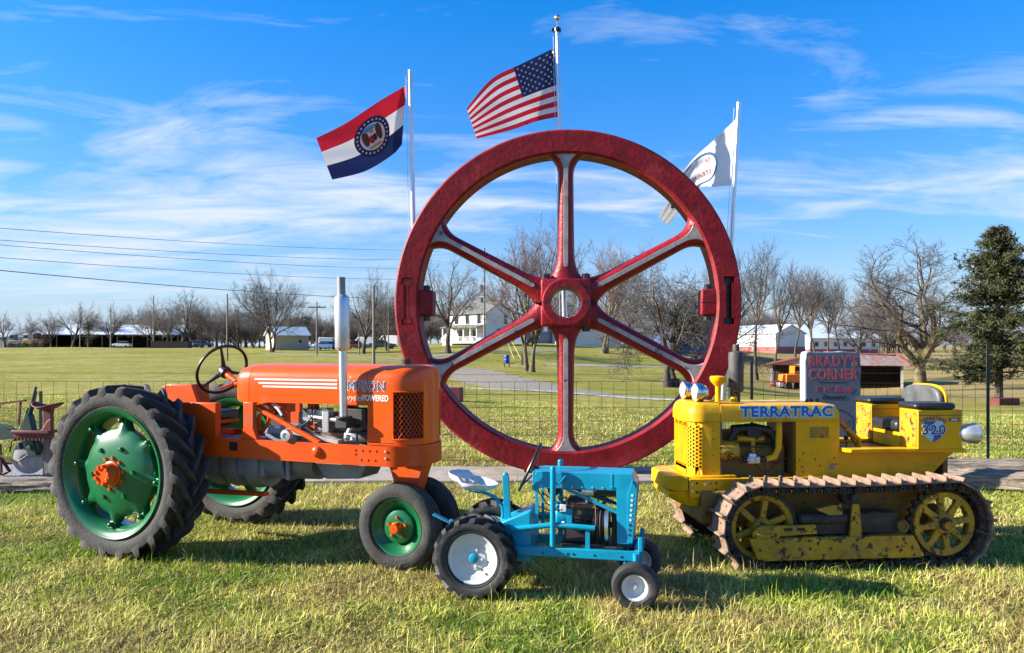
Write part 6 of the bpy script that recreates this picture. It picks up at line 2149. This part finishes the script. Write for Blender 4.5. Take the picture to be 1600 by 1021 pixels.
def open_shed(name, p, rz, L_, W_, hf, hb, bays, m_roof, label, m_wall='shadewood', post='siding'):
    e = tag(empty(name, p, rz), label, 'building')
    a, b = L_ / 2, W_ / 2
    MB().add([(-a, b, -1.2), (a, b, -1.2), (a, b, hb), (-a, b, hb), (-a, -b, -1.2), (a, -b, -1.2), (-a, -b, hf - .1), (a, -b, hf - .1)],
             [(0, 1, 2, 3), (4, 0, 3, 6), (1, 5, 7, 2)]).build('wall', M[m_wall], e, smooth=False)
    MB().add([(-a - .4, -b - .5, hf), (a + .4, -b - .5, hf), (a + .4, b + .3, hb + .1), (-a - .4, b + .3, hb + .1), (-a - .4, -b - .5, hf + .16), (a + .4, -b - .5, hf + .16), (a + .4, b + .3, hb + .26), (-a - .4, b + .3, hb + .26)],
             [(0, 1, 2, 3), (4, 5, 6, 7), (0, 1, 5, 4), (1, 2, 6, 5), (2, 3, 7, 6), (3, 0, 4, 7)]).build('roof', M[m_roof], e, smooth=False)
    for k in range(bays + 1):
        x = -a + L_ * k / bays
        MB().bx(x - .09, x + .09, -b - .05, -b + .12, -1.2, hf - .02).build('post', M[post], e, smooth=False)
    return e


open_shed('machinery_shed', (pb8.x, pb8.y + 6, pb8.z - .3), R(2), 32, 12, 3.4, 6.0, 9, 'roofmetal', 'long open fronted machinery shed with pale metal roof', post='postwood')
pb9 = stand(28, 190)
gable('white_workshop', (pb9.x, pb9.y + 5, pb9.z - .5), R(2), 12, 9, 3.0, 4.6, 'siding', 'roofmetal', 'low white workshop at the far left field edge', .3)
pb10 = stand(153, 215)
gable('dark_roof_house', (pb10.x + 4, pb10.y + 20, pb10.z - .2), R(5), 11, 8, 5.4, 8.8, 'tan', 'roofgrey', 'dark roofed house rising behind the machinery shed', .5)

# open red roofed shed, long eave towards the viewer, gable to the left
ps = stand(1335, 84)
RS = tag(empty('open_shed', (ps.x, ps.y + 3.0, ps.z), R(-21)), 'weathered open fronted shed with faded red metal roof', 'building')
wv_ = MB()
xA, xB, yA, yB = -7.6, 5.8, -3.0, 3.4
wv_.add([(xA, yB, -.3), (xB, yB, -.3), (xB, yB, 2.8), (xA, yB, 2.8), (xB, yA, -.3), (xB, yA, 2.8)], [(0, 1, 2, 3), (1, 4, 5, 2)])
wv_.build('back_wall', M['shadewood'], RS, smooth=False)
nb_ = 24
for k in range(nb_):
    x0 = xA + 6.0 * k / nb_; x1 = xA + 6.0 * (k + 1) / nb_
    hz0 = 2.75
    zt0 = 2.95 + 1.15 * (x0 - xA) / 6.0
    MB().bx(x0 + .012, x1 - .012, yA - .02 - .015 * (k % 2), yA + .03, 2.75, zt0).build('gable_board', M['tin'], RS, smooth=False)
for x in (xA + .1, -1.6, xB - .1):
    MB().bx(x - .12, x + .12, yA - .05, yA + .15, -.3, 2.8).build('post', M['tin'], RS, smooth=False)
# roof of corrugated sheets: ridge runs back-left to right
nsh = 22
for k in range(nsh):
    x0 = -1.9 + (xB + .9 + 1.9) * k / nsh; x1 = -1.9 + (xB + .9 + 1.9) * (k + 1) / nsh
    dz = .012 * (k % 2)
    f_ = lambda x: 4.05 - .05 * max(0, x)
    MB().add([(x0, yA - .5, 2.72 + dz), (x1, yA - .5, 2.72 + dz), (x1 - .9, .6, f_(x1) + dz), (x0 - .9, .6, f_(x0) + dz),
              (x0, yA - .5, 2.78 + dz), (x1, yA - .5, 2.78 + dz), (x1 - .9, .6, f_(x1) + .06 + dz), (x0 - .9, .6, f_(x0) + .06 + dz)],
             [(0, 1, 2, 3), (4, 5, 6, 7), (0, 1, 5, 4), (1, 2, 6, 5), (2, 3, 7, 6), (3, 0, 4, 7)]).build('roof_sheet', M['shed_roof'], RS, smooth=False)
MB().add([(-2.8, .6, 4.12), (xB + .1, .6, 3.86), (xB - .4, yB + .4, 2.9), (-2.8, yB + .4, 2.9)], [(0, 1, 2, 3)]).add([(xA - 1.0, yA - .4, 2.62), (-1.6, yA - .45, 4.18), (-1.6, yB + .3, 4.18), (xA - 1.0, yB + .3, 2.62),
          (xA - 1.0, yA - .4, 2.74), (-1.6, yA - .45, 4.30), (-1.6, yB + .3, 4.30), (xA - 1.0, yB + .3, 2.74)], [(0, 1, 2, 3), (4, 5, 6, 7), (0, 1, 5, 4), (1, 2, 6, 5), (2, 3, 7, 6), (3, 0, 4, 7)]).build('red_roof_slope', M['redroof'], RS, smooth=False)
MB().bar((-2.2, .55, 4.14), (xB + .2, .55, 3.9), .5, .12).bar((xB + .75, yA - .5, 2.86), (xB - .2, .6, 3.9), .35, .10).build('red_ridge_cap', M['redroof'], RS, smooth=False)

# things in the shed
pm = stand(1243, 83.5)
MC = tag(empty('orange_loader', (pm.x + .3, pm.y + 2.2, pm.z), R(8)), 'bright orange compact machine parked in the open shed', 'machine')
MB().bx(-.9, 1.6, -.7, .7, .8, 1.75).prism([(-.9, 1.0), (-1.3, 1.0), (-1.25, 1.7), (-.9, 1.75)], -.5, .5).build('body', M['kubota'], MC, bevel=.08)
MB().bx(.2, 1.3, -.6, .6, 1.75, 2.1).bx(.1, .18, -.6, .6, 1.75, 2.6).bx(.1, 1.3, -.62, .62, 2.55, 2.65).build('cab', M['kubota'], MC, bevel=.04)
for x in (-.7, 1.1):
    for y in (-.75, .75):
        MB().lathe([(0, -.13), (.4, -.13), (.46, -.06), (.46, .06), (.4, .13), (0, .13)], 18, (x, y, .46), (0, 1, 0)).build('wheel', M['rubber'], MC)
MB().bx(-1.7, -1.2, -.7, .7, .35, .85).build('bucket', M['alu'], MC, bevel=.04)
pk = stand(1222, 84)
rk = MB().ball((0, 0, .45), (.75, .5, .45), 12, 8)
tag(rk.build('covered_roller', M['imp_red'], None, loc=(pk.x, pk.y + 2.0, pk.z)), 'faded red rounded tank beside the orange machine', 'tank')

# ================================================================== POLES, WIRES, YARD THINGS
def upole(u, d, top, label, r=.13, arm=False, group=None, lean=0.0):
    p = stand(u, d)
    H = (545 - top) / 1209 * d + EYE - p.z
    e = tag(empty('utility_pole', p), label, 'pole', group)
    MB().tube([(0, 0, -.3), (lean * H, 0, H)], [r, r * .7], 10).build('pole_shaft', M['postwood'], e)
    if arm:
        MB().bx(-1.1, 1.1, -.06, .06, H - .75, H - .6).build('crossarm', M['postwood'], e)
        q = MB()
        for x in (-1.0, -.35, .35, 1.0):
            q.cyl((x, 0, H - .6), (x, 0, H - .4), .04, 8)
        q.build('insulators', M['steel'], e)
    return e


upole(355, 82, 459, 'bare wooden pole standing in the field beyond the steering wheel', .10)
upole(495, 96, 472, 'wooden utility pole with a crossarm by the small shed', .12, True)
upole(584, 72, 446, 'stout wooden pole beside the gravel drive', .15)
upole(607, 110, 470, 'thin pale pole beside the parked trucks', .09)
upole(757, 112, 388, 'tall wooden power pole with meter box before the farmhouse', .16)
gp = 'thin poles along the far field edge'
for u, d, tp in ((240, 150, 462), (173, 160, 480), (125, 165, 492), (268, 175, 505)):
    upole(u, d, tp, 'thin pale pole at the far edge of the field', .13, False, gp)
upole(561, 100, 520, 'short post standing behind the silver stack', .1)
upole(1402, 110, 470, 'thin white mast behind the large gnarled tree', .08)
pp = [o for o in bpy.data.objects if o.get('label', '').startswith('tall wooden power')][0]
MB().lathe([(0, 0), (.28, 0), (.28, .9), (0, .9)], 14, (-.5, 0, 8.4), (0, 0, 1)).bx(-.5, 0, -.05, .05, 8.8, 8.9).build('transformer', M['steel'], pp)
MB().lathe([(.35, -.03), (.42, -.03), (.42, .03), (.35, .03)], 24, (0, -.2, 4.6), (0, 1, 0), closed=True).build('cable_coil', M['black'], pp)
# guy wires with yellow sleeves
for i, (u, v) in enumerate(((803, 561), (815, 563))):
    q = site(u, v)
    base = pp.location
    tp_ = Vector((0, 0, 9.5 - i))
    end = q - base
    MB().tube([tp_, tp_.lerp(end, .75)], .012, 4).build('guy_wire', M['steel'], pp)
    MB().tube([tp_.lerp(end, .75), end], .035, 6).build('guy_sleeve', M['yplastic'], pp)
# overhead wires from off to the left towards the right
for i, (a, b, da, db) in enumerate((((-60, 352), (640, 391), 46, 100), ((-60, 371), (640, 406), 46, 100), ((-60, 378), (640, 420), 46, 100), ((-60, 398), (640, 437), 46, 100), ((-60, 417), (640, 468), 46, 100))):
    A, B = pw(a[0], a[1], da), pw(b[0], b[1], db)
    P = []
    for k in range(41):
        t = -.9 + 2.067 * k / 40
        q = A + (B - A) * t; q.z -= 4 * .35 * t * (1 - t) if 0 < t < 1 else 0
        P.append(q - A)
    o = MB().tube(P, .016 if i < 4 else .026, 4, False).build('overhead_wire', M['black'], None, fix=False, loc=A)
    tag(o, ('topmost power line crossing the blue sky', 'second power line below the topmost', 'power line running between its four neighbours', 'fourth power line down, above the thickest', 'lowest and thickest power line across the sky')[i], 'power line')

# barrel on its stand
bq = site(792, 574)
BB = tag(empty('blue_barrel', bq), 'blue plastic barrel on a wooden trestle by the drive', 'barrel')
MB().lathe([(0, .45), (.27, .45), (.29, .5), (.29, .75), (.305, .78), (.29, .81), (.29, 1.1), (.305, 1.13), (.29, 1.16), (.28, 1.32), (0, 1.33)], 24, (0, 0, 0), (0, 0, 1)).build('drum', M['barrel'], BB)
for s_ in (-1, 1):
    MB().bx(s_ * .26 - .06, s_ * .26 + .06, -.25, .25, -.05, .38).build('trestle_leg', M['postwood'], BB)
MB().bx(-.45, .9, -.22, .22, .38, .45).build('plank', M['postwood'], BB)
pst = stand(816, 88)
tag(MB().bx(-.14, .14, -.1, .1, -.2, 1.15).build('gate_post', M['postwood'], None, loc=tuple(pst), bevel=.02), 'short square post to the right of the blue barrel', 'post')
# red blocks
q = site(708, 628)
rbx = tag(empty('red_block', q, R(-8)), 'faded dark red cube block behind the wire fence', 'block')
MB().bx(-.30, .30, -.25, .25, 0, .47).build('block_body', M['imp_red'], rbx, bevel=.02)
MB().bx(-.22, -.12, -.254, -.25, .1, .38).build('face_mark', M['letter_white'], rbx)
q = stand(1570, 39.5)
rb2 = tag(empty('red_trough', q, R(12)), 'low faded red block under the cedar tree', 'block')
MB().bx(-.62, .62, -.3, .3, -.05, .36).build('block_body', M['imp_red'], rb2, bevel=.02)
q = stand(268, 150)
tag(MB().prism([(-3.6, -.2), (3.6, -.2), (3.6, 1.0), (3.2, 1.35), (-3.2, 1.35), (-3.6, 1.0)], -1, 1).build('stock_trough', M['shadewood'], None, loc=tuple(q)), 'long low dark trailer body at the field edge', 'trailer')


# vehicles far off
def far_car(u, d, m, label, L_=4.4, van=False, rz=0.0, z=0.0):
    p = stand(u, d)
    e = tag(empty('parked_van' if van else 'parked_car', (p.x, p.y, p.z + z), rz), label, 'van' if van else 'car')
    h = 2.3 if van else 1.0
    if van:
        body = [(-L_ / 2, .35), (L_ / 2, .35), (L_ / 2, 1.1), (L_ / 2 - .9, 1.25), (L_ / 2 - 1.5, 2.2), (-L_ / 2, 2.2)]
    else:
        body = [(-L_ / 2, .35), (L_ / 2, .35), (L_ / 2, .85), (L_ / 2 - 1.1, 1.0), (-L_ / 2, 1.0)]
    bo_ = MB().prism(body, -.85, .85).build('body', M[m], e, bevel=.08)
    if not van:
        MB().prism([(-L_ / 2 + .5, 1.0), (L_ / 2 - 1.2, 1.0), (L_ / 2 - 1.75, 1.5), (-L_ / 2 + .9, 1.5)], -.75, .75).build('cabin', M['winglass'], e, bevel=.06)
        MB().prism([(-L_ / 2 + .95, 1.49), (L_ / 2 - 1.75, 1.49), (L_ / 2 - 1.85, 1.54), (-L_ / 2 + 1.05, 1.54)], -.72, .72).build('roof', M[m], e)
    else:
        MB().prism([(L_ / 2 - 1.0, 1.3), (L_ / 2 - 1.5, 1.3), (L_ / 2 - 1.75, 1.95), (L_ / 2 - 1.45, 1.95)], -.86, .86).build('windscreen', M['winglass'], e)
    for x in (-L_ / 2 + .8, L_ / 2 - .85):
        for y in (-.8, .8):
            MB().lathe([(0, -.1), (.28, -.1), (.33, -.05), (.33, .05), (.28, .1), (0, .1)], 14, (x, y, .33), (0, 1, 0)).build('wheel', M['rubber'], e)
    return e


for u, d, m, lb_, van, rz_ in ((470, 150, 'car_w', 'white pickup parked right of the small shed', False, .3), (507, 140, 'car_b', 'blue and white car parked beyond the crossarm pole', False, 2.8), (521, 144, 'car_d', 'dark car parked next to the blue car', False, 3.0),
                              (516, 158, 'car_w', 'white box van behind the parked cars', True, .1), (549, 138, 'car_r', 'red car just right of the silver stack', False, .2), (558, 142, 'car_b', 'blue car next to the red car', False, .1),
                              (566, 156, 'car_w', 'white delivery van behind the blue car', True, 3.1), (598, 128, 'car_d', 'dark pickup beside the flywheel rim', False, .0), (605, 140, 'car_w', 'white van behind the dark pickup', True, 3.0),
                              (318, 178, 'car_b', 'blue car at the end of the tree row', False, .2), (306, 182, 'car_w', 'white car beside the far blue car', False, .1), (190, 180, 'car_w', 'white pickup in front of the open machinery shed', False, 3.1)):
    far_car(u, d, m, lb_, van=van, rz=rz_)
# old yellow digger and grey machine at the far left
for u, d, m, lb_, mm in ((48, 176, 'yellow_worn', 'yellow digger with a white cab at the far field edge', 'siding'), (26, 178, 'steel', 'grey tractor parked left of the yellow digger', 'steel'), (62, 172, 'rust', 'rusty brown crawler parked right of the yellow digger', 'rust')):
    p = stand(u, d)
    e = tag(empty('parked_machine', p), lb_, 'machine')
    MB().bx(-1.5, 1.5, -.8, .8, .9, 1.8).prism([(.6, 1.8), (1.6, 1.8), (2.6, 1.2), (2.6, 1.5), (1.5, 2.2)], -.2, .2).build('body', M[m], e, bevel=.08)
    MB().bx(-1.2, -.1, -.7, .7, 1.8, 3.2).build('cab', M[mm], e, bevel=.08)
    MB().bx(-1.15, -.15, -.72, .72, 2.2, 2.9).build('cab_window', M['winglass'], e)
    for x in (-1.0, 1.0):
        for y in (-.85, .85):
            MB().lathe([(0, -.2), (.5, -.2), (.6, -.1), (.6, .1), (.5, .2), (0, .2)], 16, (x, y, .6), (0, 1, 0)).build('wheel', M['rubber'], e)

# ================================================================== GRASS
def vnoise(x, y, sc, seed):
    r = np.random.default_rng(seed).random((64, 64)).astype(np.float32)
    u = x * sc + 1000; v = y * sc + 1000
    i = np.floor(u).astype(int); j = np.floor(v).astype(int)
    fu = u - i; fv = v - j
    fu = fu * fu * (3 - 2 * fu); fv = fv * fv * (3 - 2 * fv)
    g = lambda a, b: r[a % 64, b % 64]
    return (g(i, j) * (1 - fu) + g(i + 1, j) * fu) * (1 - fv) + (g(i, j + 1) * (1 - fu) + g(i + 1, j + 1) * fu) * fv


rng = np.random.default_rng(12)
BX, BY, BH, BW = [], [], [], []
for y0, y1, dens, hh, ww in ((3.4, 6.6, 9600, .040, .0031), (6.6, 9.6, 6200, .038, .0045), (9.6, 14, 2600, .038, .0065), (14, 27, 650, .032, .010)):
    ar = (y1 - y0)
    wmax = .70 * y1 + 1.0
    n = int(dens * ar * 2 * wmax)
    x = rng.uniform(-wmax, wmax, n); y = rng.uniform(y0, y1, n)
    k = np.abs(x) < .70 * y + 1.0
    # concrete pad, gravel bed stay bare
    k &= ~((y > 9.58) & (y < 10.77) & (x > -3.12) & (x < 3.62))
    k &= ~((y > 9.1) & (y < 11.1) & (x < -5.2) & (rng.random(n) < .95))
    dn = vnoise(x, y, 1.1, 3) * .6 + vnoise(x, y, 4.5, 4) * .4
    k &= rng.random(n) < .22 + 1.25 * dn
    x, y, dn = x[k], y[k], dn[k]
    BX.append(x); BY.append(y)
    BH.append(hh * rng.lognormal(0, .5, len(x)) * (.55 + .9 * dn)); BW.append(np.full(len(x), ww) * rng.uniform(.7, 1.3, len(x)))
X = np.concatenate(BX); Y = np.concatenate(BY); Hh = np.concatenate(BH); Wd = np.concatenate(BW)
# drop what would stand on a log
n = len(X)
Z = np.zeros(n)
far = Y > 12.5
Z[far] = [gz(a, b) for a, b in zip(X[far], Y[far])]
clump = vnoise(X, Y, 9, 7) * 2 * PI * 2
az = clump + rng.normal(0, 2.0, n)
lean = np.clip(np.abs(rng.normal(.95, .42, n)), .05, 1.55)
dead = rng.random(n) < .32
lean = np.where(dead, np.clip(rng.normal(1.32, .16, n), .9, 1.54), lean)
Hh = np.where(dead, Hh * 1.35, Hh)
dx = np.cos(az) * np.sin(lean) * Hh; dy = np.sin(az) * np.sin(lean) * Hh
dzv = np.cos(lean) * Hh
dzv = np.maximum(dzv, Hh * .12)
wa = az + PI / 2 + rng.normal(0, .5, n)
wx = np.cos(wa) * Wd; wy = np.sin(wa) * Wd
nr = Y < 6.6          # near blades are bent, the far ones single slivers
V = np.empty((n, 5, 3), np.float32)
V[:, 0] = np.stack([X - wx, Y - wy, Z - .004], 1)
V[:, 1] = np.stack([X + wx, Y + wy, Z - .004], 1)
mx = X + dx * .38; my = Y + dy * .38; mz = Z + dzv * .62
V[:, 2] = np.stack([X + dx, Y + dy, Z + dzv], 1)
V[:, 3] = np.stack([mx + wx * .75, my + wy * .75, mz], 1)
V[:, 4] = np.stack([mx - wx * .75, my - wy * .75, mz], 1)
na_, nb2 = int(nr.sum()), int((~nr).sum())
VV = np.concatenate([V[nr].reshape(-1, 3), V[~nr][:, :3].reshape(-1, 3)])
me = bpy.data.meshes.new('lawn_grass')
me.vertices.add(len(VV))
me.vertices.foreach_set('co', VV.reshape(-1))
me.loops.add(na_ * 7 + nb2 * 3); me.polygons.add(na_ * 2 + nb2)
ia = ((np.arange(na_) * 5)[:, None] + np.array([0, 1, 3, 4, 4, 3, 2])).reshape(-1)
ib = ((np.arange(nb2) * 3 + na_ * 5)[:, None] + np.array([0, 1, 2])).reshape(-1)
me.loops.foreach_set('vertex_index', np.concatenate([ia, ib]).astype(np.int32))
ls = np.empty((na_, 2), np.int32); ls[:, 0] = np.arange(na_) * 7; ls[:, 1] = ls[:, 0] + 4
me.polygons.foreach_set('loop_start', np.concatenate([ls.reshape(-1), np.arange(nb2) * 3 + na_ * 7]).astype(np.int32))
# colour of each blade: green, straw, brown in patches
pt = vnoise(X, Y, .9, 21) * .55 + vnoise(X, Y, 3.2, 22) * .45
s = np.clip((pt - .5) * 2.3 + .52 + rng.normal(0, .30, n), 0, 1)
cols = np.array([[.10, .19, .012], [.26, .33, .03], [.47, .475, .08], [.66, .60, .22], [.34, .26, .09]])
s = np.where(dead, np.clip(rng.normal(.68, .12, n), 0, 1), s)
t = s * 4
i0 = np.clip(t.astype(int), 0, 3); f = (t - i0)[:, None]
cc = cols[i0] * (1 - f) + cols[i0 + 1] * f
cc *= rng.uniform(.68, 1.5, n)[:, None] * (.78 + .5 * vnoise(X, Y, 6, 31))[:, None]
att = me.color_attributes.new('blade', 'FLOAT_COLOR', 'POINT')
cv_ = np.concatenate([np.repeat(cc[nr], 5, 0), np.repeat(cc[~nr], 3, 0)])
ca = np.ones((len(cv_), 4), np.float32); ca[:, :3] = cv_
att.data.foreach_set('color', ca.reshape(-1))
me.update(calc_edges=True)
gmat = bpy.data.materials.new('grass_blades'); gmat.use_nodes = True
t_ = gmat.node_tree
b_ = t_.nodes['Principled BSDF']; b_.inputs['Roughness'].default_value = .6; b_.inputs['Specular IOR Level'].default_value = .25
an = nd(t_, 'ShaderNodeAttribute', attribute_name='blade')
t_.links.new(an.outputs['Color'], b_.inputs['Base Color'])
trn = nd(t_, 'ShaderNodeBsdfTranslucent')
t_.links.new(an.outputs['Color'], trn.inputs[0])
mxs = nd(t_, 'ShaderNodeMixShader', i_Fac=.35)
t_.links.new(b_.outputs[0], mxs.inputs[1]); t_.links.new(trn.outputs[0], mxs.inputs[2])
t_.links.new(mxs.outputs[0], t_.nodes['Material Output'].inputs[0])
me.materials.append(gmat)
go = bpy.data.objects.new('lawn_grass', me)
C.objects.link(go)
kind(go, 'stuff'); go['label'] = 'short yellow green winter lawn grass'
